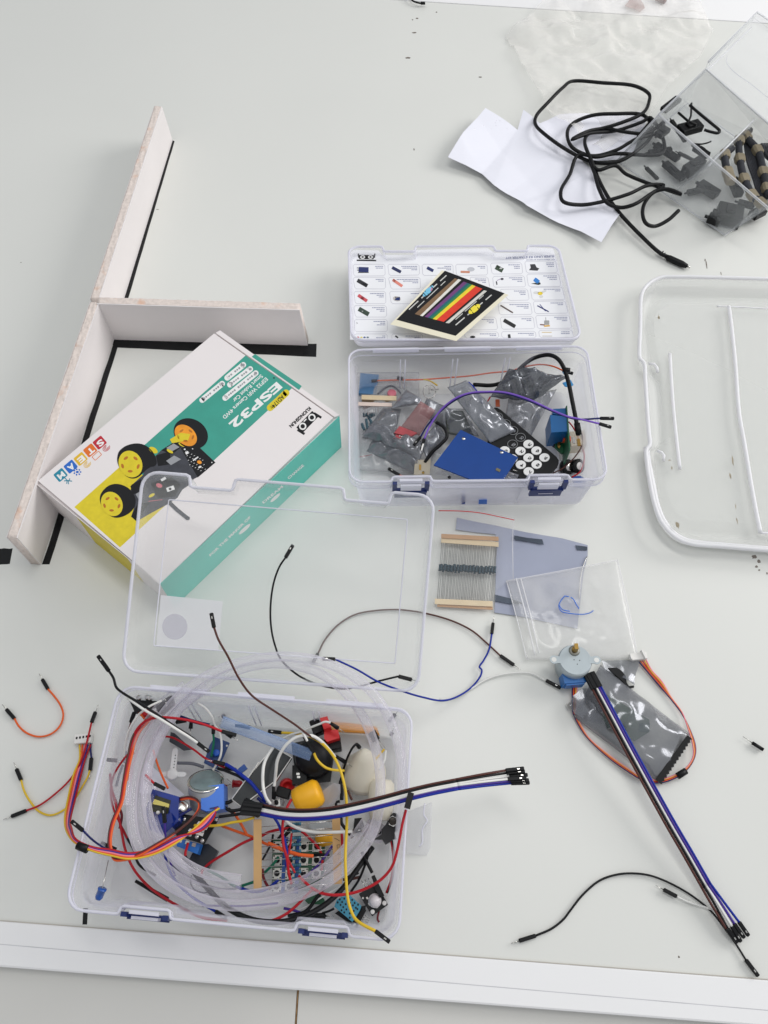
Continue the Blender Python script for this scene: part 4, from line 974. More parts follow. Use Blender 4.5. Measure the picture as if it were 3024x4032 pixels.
for k, c in enumerate(fiv):
    o1 = k*11
    pth = [P('r', q, z) for q, z in (((905+k*6,1030),.9),((903+k*6,1080),.5),((905+k*4,1130),.35),((908+k*3,1185),.3),((935+k*3,1245),.25),((985+k*2,1320),.25),((1100,1428-k*4),.25),((1200,1500-k*4),.25),((1290,1552-k*3),.25),((1380,1565-k*4),.3),((1470,1535-k*4),.5),((1530,1490-k*3),.6),((1570-k*2,1420),.6),((1572-k*3,1360),.6),((1545-k*2,1280),.5),((1500,1190-k*2),.3),((1440,1110-k*3),.25),((1375+k*4,1035-k*5),.25),((1320+k*4,970-k*4),.3),((1265+k*9,905-k*4),.35))]
    MB().m(wm({'navy':'navy','orange':'orange','darkred':'red','yellow':'yellow','pink':'pink'}[c])).tube(spline(pth, 5), .06, 6).build('lead_wire', sm_)
MB().m(HOUS).tube([P('r',(1475,1530),.55), P('r',(1522,1500),.62)], .26, 10).build('heat_shrink', sm_)
mb = MB().m(WHITEP); mb.obox(P('r',(1218,885),.55), P('r',(1305,875),.55), .62, .6, bev=.05)
mb.obox(P('r',(1216,868),.9), P('r',(1224,895),.9), .12, .5); mb.obox(P('r',(1278,845),.9), P('r',(1302,892),.9), .14, .5); mb.build('plug_housing', sm_)

fg = thing('foil_bag', 'smoked antistatic bag with a green circuit board inside, under the ribbon of wires', 'antistatic bag', P('r',(1200,1250),.05))
mb = MB().m(ESDT); pillow(mb, [P('r', q, .25) for q in ((905,1205),(1385,1575),(1560,1315),(1055,925))], 44, 26, .8, .45, 9, .02, .42); mb.build('bag_film', fg)
mb = MB().m(ESDT); polysheet(mb, [P('r', q, .3) for q in ((880,1150),(905,1095),(945,1060),(1060,1060),(1060,1250),(960,1230),(905,1195))], .02, .5, 31, .8); mb.build('torn_flap', fg)
mb = MB().m(ESDT); polysheet(mb, [P('r', q, .25) for q in ((1060,905),(1265,905),(1262,930),(1240,1000),(1235,1040),(1180,1000),(1080,960))], .02, .3, 33, .8); mb.build('torn_flap', fg)
zz = MB().m(HOUS); A_, B_ = P('r',(1548,1322),.9), P('r',(1382,1568),.6); n_ = 26; dd = (B_-A_); w_ = dd.cross(Z).normalized(); w_ = w_ if w_.x > 0 else w_
pts = []
for i in range(n_+1): pts.append(A_+dd*(i/n_)+w_*(.0 if i % 2 else -.16))
zz.prism(pts+[B_+w_*.45, A_+w_*.35], Z*.06); zz.build('serrated_edge', fg)
mb = MB().m(STEEL); mb.obox(P('r',(880,1130),.5), P('r',(892,1160),.4), .35, .04); mb.build('torn_foil_corner', fg)
bdp = [P('r', q, .6) for q in ((1085,1085),(1320,1225),(1320,1290),(1240,1340),(1060,1220))]
mb = MB().m(mat('pale_green_board', (92,120,86), rough=.5, var=.15, scale=200)); mb.prism(bdp, Z*.18); mb.m(PCBG).prism([P('r', q, .82) for q in ((1270,1240),(1325,1240),(1318,1290),(1262,1285))][::-1], -Z*.05)
mb.m(PCBG).prism([P('r', q, .8) for q in ((1062,1200),(1085,1200),(1112,1262),(1095,1270))][::-1], -Z*.05)
tag(mb.build('circuit_board'), 'green circuit board seen through the smoked bag under the wire ribbon', 'circuit board')
mb = MB().m(HOUS); mb.prism([P('r', q, .5) for q in ((1098,940),(1145,938),(1172,955),(1195,985),(1200,1020),(1212,1038),(1240,1035),(1240,1046),(1205,1048),(1185,1020))][::-1], -Z*.25)
tag(mb.build('plastic_hook'), 'flat black plastic hook shape between the torn bag flap and its body', 'plastic part')

def ribbon(label, group, colours, path, zs, off, crop, r=.082, heads=None, tails=None, sep=1.0):
    """several wires side by side; path = centre line in pixels"""
    pts = Q(crop, path, zs); c = spline(pts, 6); o = thing('wire_ribbon', label, 'jumper wires', (c[0].x, c[0].y, 0.03), group)
    n = len(colours)
    sd = []
    for i in range(len(c)):
        d = (c[min(i+1,len(c)-1)]-c[max(i-1,0)]); s = d.cross(Z).normalized(); sd.append(s)
    ends = []
    for k, cl_ in enumerate(colours):
        h = (k-(n-1)/2)*off
        w = [p_+s*h+Z*(.05*((k*3) % 2)) for p_, s in zip(c, sd)]
        tl = [P(*tails[k][0], tails[k][2])] if tails else []
        MB().m(wm(cl_)).tube(spline(w[:-3:3]+([P(tails[k][3], tails[k][0], tails[k][2])] if tails else [w[-1]]), 4) if tails else w, r, 8).build('wire', o)
        ends.append((w[0], w[-1], sd[0], sd[-1], (w[0]-w[1]).normalized(), (w[-1]-w[-2]).normalized()))
    return o, ends
# second ribbon: from the motor down to the lower right corner of the table
rib, en = ribbon('ribbon of brown black white purple and blue wires running diagonally to the lower right corner', 'ribbons of joined jumper wires', ['blue','purple','white','black','brown'],
    [(1035,1048),(1106,1180),(1213,1380),(1330,1595),(1443,1798),(1536,1957),(1632,2126)], [2.2,2.5,2.3,1.9,1.6,1.3,1.0], .185, 'r', r=.1)
for i, e in enumerate(en):
    MB().m(HOUS).obox(e[0]+e[4]*1.35, e[0]-e[4]*.05, .26, .26, bev=.04).build('connector', rib)
bt = [((1490,930),(1545,1010),'blue'),((1462,940),(1520,1022),'purple'),((1448,955),(1500,1045),'white'),((1425,970),(1480,1050),'black'),((1415,968),(1462,1030),'brown')]
for i, (e, (j_, t_, c_n)) in enumerate(zip(en, bt)):
    a = e[1]; b_ = P('b', j_, .7); q = [a, P('b',(1362+(2-i)*17,815-(2-i)*5),.85), b_]
    MB().m(wm(c_n)).tube(spline(q, 8), .1, 8).build('wire', rib)
    housing(rib, P('b', t_, .45), b_, 'f')
jumper('black jumper wire arching from the lower middle to the corner by the wire ribbon', 'black', 'b', [(308,1010),(400,970),(470,915),(505,870),(580,775),(680,690),(780,655),(880,648),(980,662),(1100,710),(1220,780),(1330,870),(1420,985),(1480,1070),(1530,1150)], .25,
       a=((212,1040),'m'), b=((1602,1245),'f'), group='single loose jumper wires')
jumper('white wire with a black boot, nearly hidden, left of the wire ribbon at lower right', 'white', 'b', [(1128,782),(1200,815),(1280,840),(1370,870)], .3, a=((1052,742),'m'), group='single loose jumper wires')
mb = MB().m(HOUS, True); mb.tube([P('x',(2962,2925),.3), P('x',(3005,2952),.3)], .15, 8); mb.m(STEEL).tube([P('x',(2925,2900),.3), P('x',(2962,2925),.3)], .03, 5); tag(mb.build('wire_pin'), 'black booted pin of a wire lying alone at the right edge', 'wire pin')
# ================================================================ LOOSE JUMPERS AROUND
G = 'single loose jumper wires'
jumper('orange jumper wire bent into a U at the left edge, both pins up', 'orange', 'e', [(140,810),(180,880),(260,950),(380,985),(500,955),(580,880),(612,780),(590,690),(530,600),(465,525)], .2, a=((62,720),'m'), b=((410,430),'m'), group=G)
jumper('yellow jumper wire curving below a red one left of the lower kit box', 'yellow', 'e', [(205,1405),(230,1500),(290,1610),(380,1710),(490,1745),(600,1705),(700,1620),(790,1480),(850,1370),(868,1310)], [.2,.2,.2,.2,.2,.2,.25,.3,.3,.3], a=((160,1297),'m'), b=None, group=G)
jumper('dark red jumper wire sweeping from the left edge up beside the lower kit box', 'red', 'e', [(255,1700),(380,1650),(520,1550),(660,1420),(760,1280),(810,1150),(850,1000),(885,850)], [.2,.3,.35,.35,.4,.8,.8,.5], a=((110,1757),'m'), b=((925,745),'m',.4), group=G)
jumper('short navy wire end with black housing beside the white plug left of the lower kit', 'navy', 'e', [(880,1030),(876,1100),(885,1190)], .25, b=((872,1315),'m'), group=G)
lidp = lambda pts, w=-.85: [PP('l', q, L2(5,5,w), L2.N) for q in pts]
jumper('black jumper wire lying in an arc on the raised clear lid', 'black', 'l', None, whole=lidp([(858,528),(830,570),(802,650),(788,760),(792,860),(810,940),(835,1000),(900,1065),(970,1105),(1040,1128),(1120,1140),(1200,1130),(1290,1105),(1385,1082)]), a=((893,470),'f'), b=((1448,1098),'m'), group=G)
jumper("blue jumper wire crossing the black one below the raised lid", "blue", "r", [(-387,893),(-271,948),(-154,1015),(-26,1065),(91,1100),(200,1118),(290,1090),(360,1040),(405,980),(410,950),(398,935),(420,900),(450,840),(465,755)], [5.4,5.4,5.4,5.6,4.0,2.2,.8,.3,.3,.3,.4,.3,.3,.3], a=((-457,890),"f"), b=((472,695),"m"), group=G)
o_ = jumper('blue wire left half with black housing inside the lid outline', 'blue', 'l', [(1090,1003),(1160,1030),(1260,1088),(1340,1130)], .4, a=((1030,1000),'f'), group=G) if False else None
jumper('brown jumper wire arching over the lid edge towards the zip bag', 'brown', 'l', [(1010,975),(1040,915),(1100,845),(1180,795),(1280,775),(1400,772),(1520,790),(1640,825),(1730,870),(1795,925),(1860,985)], .25, a=((985,1020),'b'), b=((1925,1030),'m'), group=G)
jumper('thin white jumper wire rising to a black connector beside the motor', 'white', 'r', [(180,1112),(260,1100),(350,1055),(420,1010),(500,980),(600,966),(680,970),(760,1008)], .3, b=((840,1050),'f'), group=G)
jumper('brown jumper wire dropping from over the lid label into the lower kit box', 'brown', 'g4', [(1135,730),(1180,880),(1280,1050),(1400,1300)], .3, group=G) if False else None
br = [P('l',(525,855),12.4), P('l',(545,910),12.2), P('l',(590,990),11.5), P('l',(640,1090),10.5), P('l',(700,1170),9.5), P('l',(800,1240),8.6), P('k2',(1080,190),7.6), P('k2',(1260,310),6.9), P('k2',(1500,490),6.0), P('k2',(1640,560),5.2)]
jumper('brown jumper wire hanging across the raised lid down into the lower kit box', 'brown', 'l', None, whole=br, a=((512,787),'f',12.6,'l'), group=G)
# ================================================================ CONTENTS OF THE UPPER KIT BOX
GK = 'parts heaped in the kit box behind'
FOG = film('cloudy_bag', (196,198,200), base=.3, edge=.4, power=1.4, rough=.16, gloss=.8, bump=.4, bscale=18, wr=.5)
def slab(label, crop, quad, z, th, m_, name, cat, group=None, r=0):
    mb = MB().m(m_); q = [P(crop, p_, zz) for p_, zz in zip(quad, z if isinstance(z, (list, tuple)) else [z]*len(quad))]
    mb.prism(q[::-1], Z*-th); return mb
def flip(mb): return mb
# printed paper at the bottom
mb = MB().m(WPAP); mb.prism([P('d4', q, .5) for q in ((860,985),(1005,985),(1030,1130),(1180,1270),(700,1320),(640,1200))][::-1], -Z*.03); tag(mb.build('paper_sheet'), 'white folded paper under the remote control in the kit box behind', 'paper')
# big clear bag with resistor tape and blue sheet
mb = MB().m(FOG); pillow(mb, [P('d3', q, .5) for q in ((60,1500),(900,1560),(900,220),(80,225))], 30, 26, .5, .35, 14, .012, .7)
tag(mb.build('plastic_bag'), 'cloudy clear bag filling the left end of the kit box behind, over the resistor tape', 'plastic bag')
bl = MB().m(mat('slate_blue_foam', (74,118,158), rough=.7, var=.08, scale=30, bump=.3, bscale=60))
bl.prism([P('d3', q, 1.1) for q in ((130,228),(370,250),(335,500),(240,505),(108,490))][::-1], -Z*.5); tag(bl.build('foam_pad'), 'faded blue square pad in the far left corner of the kit box', 'foam pad')
rt = thing('resistor_strip', 'short cream-taped strip of resistors in the cloudy bag at the left of the kit box', 'resistors', P('d3',(350,600),.4))
for (q0, q1, w, m_, z) in (((145,545),(600,560),.55,TAN,1.25), ((150,590),(560,600),.2,mat('painted_tape_shadow',(120,100,76),rough=.8),1.1), ((100,632),(540,645),.42,mat('pale_tape',(226,208,196),rough=.7),1.15)):  # the narrow brown band is the upper tape's shadow, painted in
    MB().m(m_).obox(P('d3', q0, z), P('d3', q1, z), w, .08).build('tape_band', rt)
rr = random.Random(8)
for i in range(15):
    x = 170+i*20; y1 = 760+rr.uniform(-10,30); mb = MB().m(mat('brown_lead', (120,100,96), rough=.5)); mb.tube([P('d3',(x,650),1.1), P('d3',(x+rr.uniform(-14,14),y1),.9)], .035, 4)
    mb.m(RBOD).tube([P('d3',(x,y1-10),.9), P('d3',(x+4,y1+40),.9)], .07, 6); mb.build('resistor', rt)
DKT = mat('dark_teal_lead', (44,76,88), rough=.5)
for i, pts in enumerate((((150,890),(165,940),(185,970)), ((205,835),(215,900),(225,960)), ((250,830),(270,870),(265,910)))):
    mb = MB().m(DKT); mb.tube(spline([P('d3', q, 1.5) for q in pts], 4), .14, 8); tag(mb.build('resistor'), 'dark teal component body poking out of the cloudy bag at the left wall', 'resistor', 'dark teal bodies poking out of the cloudy bag')
mb = MB().m(mat('pink_disc', (206,112,126), rough=.5)); mb.lathe(P('d3',(540,505),1.0), Z, [(0,.45),(.25,.45),(.3,.36)], 20); tag(mb.build('disc_capacitor'), 'small pinkish round disc above the resistor tape in the cloudy bag', 'component')
mb = MB().m(wm('grey')); mb.tube(spline([P('d3', q, 1.3) for q in ((360,500),(440,430),(510,396),(570,405),(660,490))], 5), .08, 6); tag(mb.build('bent_wire'), 'grey bent wire arching over the small pink disc in the kit box', 'wire')
# long orange jumper along the back wall
jumper('long orange jumper wire running along the back of the kit box', 'orange', 'u', [(255,828),(380,824),(500,822),(640,812),(760,802),(880,785),(980,775),(1060,752),(1150,740),(1220,752),(1265,772)], [1.2,1.2,1.4,1.6,2.0,2.2,2.6,3.2,3.6,4.0,4.2], a=((225,830),'b'), b=((1322,790),'f',4.3), group=GK)
mb = MB().m(HOUS); mb.tube([P('d3',(610,290),1.6), P('d3',(685,305),1.6)], .2, 8); tag(mb.build('wire_boot'), 'dark boot on a wire beside the orange wire at the back left', 'connector')
jumper('yellow wire end slipping under a foil bag beside the key ring', 'yellow', 'd3', [(950,310),(1020,325),(1080,355),(1135,392)], 1.5, group=GK)
kr = MB().m(STEEL); kr.tube([P('d3', q, 1.6) for q in ell((1030,470), 82, 88, 0, 28)]+[P('d3', ell((1030,470), 82, 88, 0, 28)[0], 1.6)], .05, 6); kr.box(P('d3',(1030,455),1.7), Vector((.1,0,0)), Vector((0,.4,0)), Z*.06); kr.tube([P('d3',(1050,445),1.7), P('d3',(1150,440),1.7)], .08, 6)
tag(kr.build('wire_ring'), 'thin metal ring lying beside the foil bag at the back of the kit box', 'ring')
# foil bags
def foil(label, quad, z, bulge, wr, seed, m_=ESDT, crop='d4', nu=26, nv=18, freq=.8, name='foil_bag', par=None):
    q = [P(crop, p_, zz) for p_, zz in zip(quad, z)]
    mb = MB().m(m_); pillow(mb, q, nu+10, nv+8, bulge, wr*1.2, seed, .03, freq*.62)
    return tag(mb.build(name), label, 'antistatic bag', 'crumpled antistatic bags in the kit box behind')
SIL = film('silver_foil_bag', (150,153,160), base=.62, edge=.2, power=1, rough=.22, gloss=.8, bump=.7, bscale=22, wr=.35, metal=True)
SMK = film('dark_smoked_foil_bag', (104,108,115), base=.72, edge=.2, power=1, rough=.17, gloss=1.0, bump=.8, bscale=20, wr=.3, metal=True)
foil('dark crumpled foil bag with bright creases at the back right of the kit box', [(330,500),(760,545),(1105,300),(520,215)], (3.2,3.0,4.2,3.6), .9, .9, 2, SMK, freq=1.1)
foil('smoked foil bag hanging below the dark crumpled one, left of the blue relay', [(440,900),(740,900),(1000,420),(520,480)], (1.4,1.4,2.6,2.6), .5, .6, 6, ESDT, freq=1.0)
foil('silver foil bag strip slanting over the middle of the kit box', [(330,960),(590,840),(90,330),(-100,400)], (2.6,2.6,4.4,4.2), .4, .45, 9, SIL, freq=1.0)
foil('grey foil bag lying diagonally at lower left over the cloudy bag', [(150,1040),(900,1380),(1010,1160),(300,860)], (1.4,1.6,1.9,1.6), .5, .5, 11, ESDT, crop='d3', freq=1.0)
foil('grey foil flap above the reddish bagged module', [(520,700),(920,640),(930,570),(730,450)], (1.6,2.2,2.2,1.6), .3, .3, 12, SIL, crop='d3', freq=1.2)
foil('smoked foil bag corner between the purple wire and the blue board', [(1010,1380),(1250,1060),(1130,880),(900,1140)], (1.6,1.8,2.4,2.0), .4, .4, 15, SIL, crop='d3', freq=1.2)
foil('greenish smoked bag under the slanting silver strip', [(1290,1020),(1680,1060),(1500,700),(1230,690)], (1.8,1.8,2.6,2.6), .2, .2, 16, ESDT, crop='d3', freq=1.0)
gb = MB().m(mat('olive_board', (86,92,80), rough=.5, var=.15, scale=100)); gb.prism([P('d3', q, 1.9) for q in ((1270,1000),(1620,1060),(1470,720),(1240,700))][::-1], -Z*.3); tag(gb.build('circuit_board'), 'olive board seen through the smoked bag in the middle of the kit box', 'circuit board')
foil('grey foil bag piled between the reddish module and the slanting strip', [(900,760),(1260,980),(1330,720),(1000,560)], (1.0,1.2,1.8,1.6), .5, .5, 41, SIL, crop='d3')
foil('pale grey bag folds along the front left of the kit box', [(210,1250),(860,1560),(940,1400),(300,1080)], (.9,1.0,1.4,1.2), .5, .5, 42, ESDT, crop='d3')
foil('smoked bag end beneath the cloudy bag beside the dark teal bodies', [(150,1080),(560,1160),(660,700),(420,690)], (.8,1.0,1.2,1.0), .5, .4, 43, ESDT, crop='d3')
foil('light foil fold lying between blue board and clear socket', [(1000,1560),(1350,1570),(1290,1330),(1080,1250)], (1.0,1.2,1.6,1.4), .4, .4, 44, FOG, crop='d3')
# reddish module in bag
PK = film('reddish_bag', (160,112,112), base=.5, edge=.3, power=1.2, rough=.25, bump=.4, bscale=30, wr=.25)
md = thing('bagged_module', 'reddish board in a foil bag with three metal pins, left of the purple wire', 'circuit board', P('d3',(800,900),1.6))
mb = MB().m(mat('dull_red_board', (166,66,72), rough=.5, var=.2, scale=80)); mb.prism([P('d3', q, 2.3) for q in ((640,920),(870,1010),(780,1060),(570,1010))][::-1], -Z*.2); mb.prism([P('d3', q, 2.2) for q in ((600,1030),(690,1060),(640,1100),(560,1080))][::-1], -Z*.1); mb.build('board', md)
mb = MB().m(PK); pillow(mb, [P('d3', q, z) for q, z in (((640,960),1.9),((900,1050),1.9),((1110,720),3.1),((915,600),3.1))], 16, 14, .3, .15, 4, .02, .9); mb.build('bag_film', md)
for k in range(3): MB().m(STEEL).tube([P('d3',(620+k*28,1095+k*8),1.9), P('d3',(650+k*28,1042+k*8),2.3)], .07, 5).build('pin', md)
# remote control
RC = mat('matte_black', (22,23,25), rough=.5, spec=.25, var=.1)
rc = thing('remote_control', 'black handheld remote control with round white number keys in the kit box', 'remote control', P('d4',(700,950),1.2))
ol = [(345,620),(370,600),(400,598),(440,622),(1000,1095),(1022,1130),(1020,1165),(960,1245),(930,1262),(900,1266),(780,1268),(690,1330),(640,1320),(590,1260),(300,1010)]
zt = lambda p_: 2.6
mb = MB().m(RC); mb.prism([P('d4', q, 2.55) for q in ol][::-1], -Z*.6); rcb = mb.build('remote_body', rc)
RW = mat('white_key', (236,236,234), rough=.45); RGr = mat('key_ring_print', (150,152,154), rough=.5)
keys = [((717,965),'3'),((797,1030),'6'),((878,1100),'9'),((637,1035),'2'),((717,1102),'5'),((799,1170),'8'),((640,1172),'4'),((719,1240),'7'),((478,1030),'0'),((555,1110),'1')]
for c_, s_ in keys:
    mb = MB().m(RW); pts = [P('d4', q, 2.68) for q in ell(c_, 52, 42, 0, 24)]; mb.prism(pts, -Z*.1)
    mb.m(INK); text(mb, s_, (c_[0]+16, c_[1]-14), (c_[0]-12, c_[1]+12), (20,16), lambda p_: P('d4', p_, 2.688), .03); mb.build('key', rcb)
for c_, s_ in (((637,898),'OK'),((557,966),'S'),((560,830),'^'),((487,762),'<'),((408,692),'>')):
    mb = MB().m(RGr); e = ell(c_, 50, 41, 0, 24); mb.tube([P('d4', q, 2.6) for q in e+[e[0], e[1]]], .028, 4); 
    mb.m(GREYI); text(mb, s_, (c_[0]+18, c_[1]-14), (c_[0]-16, c_[1]+12), (20,16), lambda p_: P('d4', p_, 2.61), .02); mb.build('key', rcb)
# blue board
bbd = thing('blue_board', 'bright blue circuit board with a row of header pins lying over the remote', 'circuit board', P('d4',(250,1050),3))
q = [(35,822),(612,1098),(465,1330),(165,1335),(-235,1175)]; BD = mat('glossy_blue_board', (4,62,136), spec=.3, rough=.4, var=.04, scale=100)
q = [(-235,1175),(35,822),(612,1098),(462,1332),(165,1332)]
mb = MB().m(BD); pn = Vector((.02,-.06,1)).normalized(); po = P('d4',(250,1080),3.6); mb.prism([PP('d4', p_, po, pn) for p_ in q][::-1], -Z*.16); b0 = mb.build('board', bbd)
for c_ in ((63,912),(446,1050),(-78,1300)):
    mb = MB().m(STEEL if c_[0] > 0 else HOUS); mb.lathe(P('d4', c_, 3.72 if c_[1] < 1000 else 3.55), Z, [(0,.17),(.05,.15)], 14); mb.build('mounting_hole', bbd)
MB().m(mat('chip_brown', (110,104,76), rough=.5)).box(P('d4',(412,1226),3.5), Vector((.18,-.1,0)), Vector((.06,.12,0)), Z*.03).build('chip', bbd)
for k in range(8):
    t = k/7; MB().m(STEEL).tube([P('d4',(545-70*t,1185+135*t),3.3), P('d4',(520-60*t,1190+135*t),3.4)], .06, 5).build('header_pin', bbd)
for k in range(3): MB().m(STEEL).tube([P('d4',(560-25*k,1225+35*k),3.1), P('d4',(612-25*k,1240+38*k),2.8)], .035, 5).build('header_pin', bbd)
MB().m(MILK).box(P('d4',(545,1290),2.9), Vector((.5,-.2,0)), Vector((.15,.3,0)), Z*.15).build('pin_strip', bbd)
# purple and navy pair over the side
pw = thing('jumper_pair', 'purple and navy jumper wires arching across the kit box and over its right edge', 'jumper wires', P('u',(850,890),5))
for i, (c, pts, zs, tip, tz) in enumerate((('violet', [(512,1145),(540,1080),(600,990),(680,925),(760,895),(850,888),(950,892),(1080,930),(1200,985),(1300,1025),(1350,1035),(1465,1062)], [3.0,3.4,4.2,5.2,5.6,5.9,6.1,6.4,6.6,6.9,6.9,6.8], (1530,1082), 6.7),
        ('navy', [(492,1135),(520,1085),(560,1035),(640,962),(740,905),(850,893),(950,897),(1080,938),(1200,990),(1280,1022),(1340,1038),(1470,1033)], [2.6,3.0,3.4,4.4,5.2,5.7,6.0,6.3,6.5,6.75,6.75,6.8], (1545,1034), 6.8))):
    pp3 = [P('u', q, z) for q, z in zip(pts, zs)]; MB().m(wm(c)).tube(spline(pp3, 6), .085, 8).build('wire', pw)
    housing(pw, P('u', tip, tz), pp3[-1], 'f'); housing(pw, P('u', ((495,1205),(455,1180))[i], 2.6), pp3[0], 'f')
MB().m(WHITEP).obox(P('u',(497,1208),2.85), P('u',(513,1152),2.95), .13, .05).build('painted_connector_glint', pw)  # white strip paints a bright glint along the black connector
# black cable loop with tie
bk = thing('power_lead', 'thick black lead looping up at the right side of the kit box, cable tied', 'cable', P('u',(1250,800),3))
MB().m(CAB).tube(spline([P('u', q, z) for q, z in (((780,850),3.0),((900,850),2.6),((1000,800),2.6),((1040,755),3.4),((1110,705),4.8),((1190,688),5.6),((1240,710),5.9),((1275,765),5.6),((1300,850),5.0),((1320,950),4.6),((1340,1050),4.2),((1352,1125),3.9))], 7), .2, 10).build('cord', bk)
MB().m(HOUS).tube([P('u',(1343,1060),4.3), P('u',(1354,1122),3.9)], .3, 8).build('plug', bk)
MB().m(HOUS).tube([P('u',(1268,768),5.6), P('u',(1305,772),5.6)], .24, 8).build('cable_tie', bk)
jumper('black lead curving down beside the smoked bags to a clear socket', 'black', 'd3', [(1120,870),(1230,950),(1260,1060),(1180,1160),(1060,1270),(970,1400)], [2.8,2.8,2.6,2.4,2.0,1.6], r=.17, group=GK)
cs = MB().m(film('clear_socket', (226,214,190), base=.5, edge=.4, power=1, rough=.1)); cs.box(P('d3',(935,1490),1.2), Vector((.75,.05,0)), Vector((.05,.8,0)), Z*.5); cs.m(BRASS).lathe(P('d3',(950,1530),1.72), Z, [(0,.14),(.06,.12)], 10); cs.box(P('d3',(910,1460),1.72), Vector((.1,0,0)), Vector((0,.3,0)), Z*.03)
tag(cs.build('clear_socket'), 'clear plug socket at the front edge of the kit box behind', 'connector')
jumper('orange wire end with black housing at the front left of the kit box behind', 'orange', 'd3', [(640,1565),(740,1585),(830,1590)], 1.0, a=((495,1475),'f'), group=GK)
mb = MB().m(wm('red')); mb.tube([P('d3',(92,1328),.6), P('d3',(285,1295),.7)], .06, 5); tag(mb.build('zip_line'), 'short red bag zip line near the front left corner of the kit box behind', 'bag zip')
# relay block and small boards at the right end
rl = thing('relay_module', 'blue relay cube standing on a green board at the right end of the kit box', 'relay', P('d4',(1030,780),1))
mb = MB().m(mat('relay_blue', (18,92,150), rough=.35)); q = [P('d4', p_, 3.6) for p_ in ((932,670),(1110,690),(1110,840),(935,930))]
mb.prism([P('d4', p_, 3.9) for p_ in ((935,672),(1108,690),(1112,838),(945,850))][::-1], -Z*2.4); mb.prism([P('d4', p_, 3.7) for p_ in ((965,612),(1095,605),(1105,690),(960,660))][::-1], -Z*2.0); mb.build('relay_block', rl)
mb = MB().m(PCBG); mb.prism([P('d4', p_, 4.0) for p_ in ((1095,580),(1106,582),(1140,1030),(1125,1035))][::-1], -Z*2.6); mb.build('board_edge', rl)
mb = MB().m(PCBG); mb.prism([P('d4', p_, 1.9) for p_ in ((985,930),(1100,915),(1130,1030),(1050,1060),(985,1000))][::-1], -Z*.2); rb_ = mb.build('board', rl)
for k in range(3): e = ell((1045,970), 34-k*9, 40-k*10, 20, 16, 90, 290); MB().m(BRASS).tube([P('d4', p_, 2.1) for p_ in e], .05, 5).build('copper_turn', rb_)
MB().m(mat('orange_red_cap', (222,74,40), rough=.4)).box(P('d4',(1100,920),2.6), Vector((.35,.02,0)), Vector((0,.25,0)), Z*.2).build('red_terminal', rl)
mb = MB().m(HOUS); mb.lathe(P('d4',(1000,960),1.3), Z, [(0,.6),(.5,.6),(.55,.5)], 20); tag(mb.build('buzzer'), 'black round buzzer under the relay board in the kit box', 'buzzer')
cg = MB().m(film('clear_gearbox', (220,206,180), base=.35, edge=.5, power=1, rough=.1)); cg.box(P('d4',(1200,945),1.8), Vector((.75,.1,0)), Vector((.0,.8,0)), Z*.7); cg.m(BRASS); cg.box(P('d4',(1222,950),2.5), Vector((.15,0,0)), Vector((0,.4,0)), Z*.05); cg.m(STEEL).box(P('d4',(1170,930),2.5), Vector((.12,0,0)), Vector((.0,.35,0)), Z*.05)
tag(cg.build('clear_module'), 'clear plastic module with brass bits beside the relay at the right wall', 'module')
jumper('thin red wire loop at the right wall of the kit box behind', 'red', 'd4', [(1120,740),(1160,790),(1205,870),(1240,980),(1275,1060),(1270,1160),(1230,1250),(1150,1300)], [2.6,2.4,2.0,1.6,1.5,1.4,1.2,1.0], r=.07, group=GK)
jumper('pale brown wire crossing the black ring parts at the right front corner', 'brown', 'd4', [(1255,860),(1260,960),(1230,1030),(1170,1110),(1060,1210),(950,1265)], [2.6,2.4,2.2,1.8,1.5,1.2], r=.06, group=GK)
for i, (c_, r_, lab) in enumerate((((1085,1200),.75,'round black microphone part beside the remote at the right front corner'), ((1190,1190),.7,'black and white ring component at the right front corner of the kit box'))):
    mb = MB().m(HOUS); mb.lathe(P('d4', c_, .8), Vector((.5,-.4,.8)), [(0,r_),(.5,r_),(.55,r_*.7)], 22); mb.m(WHITEP if i else STEEL).lathe(P('d4', c_, .8)+Vector((.5,-.4,.8)).normalized()*.56, Vector((.5,-.4,.8)), [(0,r_*.55),(.03,r_*.5)], 18)
    tag(mb.build('round_component'), lab, 'component')
mb = MB().m(PCBB); mb.prism([P('d4', p_, 1.0) for p_ in ((1160,1290),(1240,1285),(1300,1320),(1280,1400),(1180,1380))][::-1], -Z*.3); tag(mb.build('circuit_board'), 'small blue board in the right front corner of the kit box behind', 'circuit board')
mb = MB().m(mat('sky_blue_tag', (60,150,210), rough=.5)); mb.prism([P('d4', p_, 3.2) for p_ in ((1060,350),(1140,320),(1170,370),(1130,392),(1085,385))][::-1], -Z*.1); mb.prism([P('d4', p_, 4.4) for p_ in ((1058,238),(1085,240),(1125,300),(1105,305))][::-1], -Z*.1)
tag(mb.build('blue_tab'), 'light blue tab under the black lead near the back right corner', 'plastic tab')
jumper('dark blue lead peeking between foil bags at the back of the kit box', 'blue', 'd4', [(110,350),(160,400),(210,470),(260,560)], [3.0,3.0,2.8,2.4], r=.16, group=GK)
jumper('short red wire end between the foil bags behind the remote', 'red', 'd4', [(335,490),(310,530),(285,565)], [2.6,2.4,2.2], r=.07, group=GK)
mb = MB().m(mat('orange_part', (214,104,66), rough=.5)); mb.obox(P('d4',(405,520),2.2), P('d4',(408,590),2.0), .4, .2); tag(mb.build('orange_tab'), 'orange tab behind the top of the remote in the kit box', 'plastic tab')
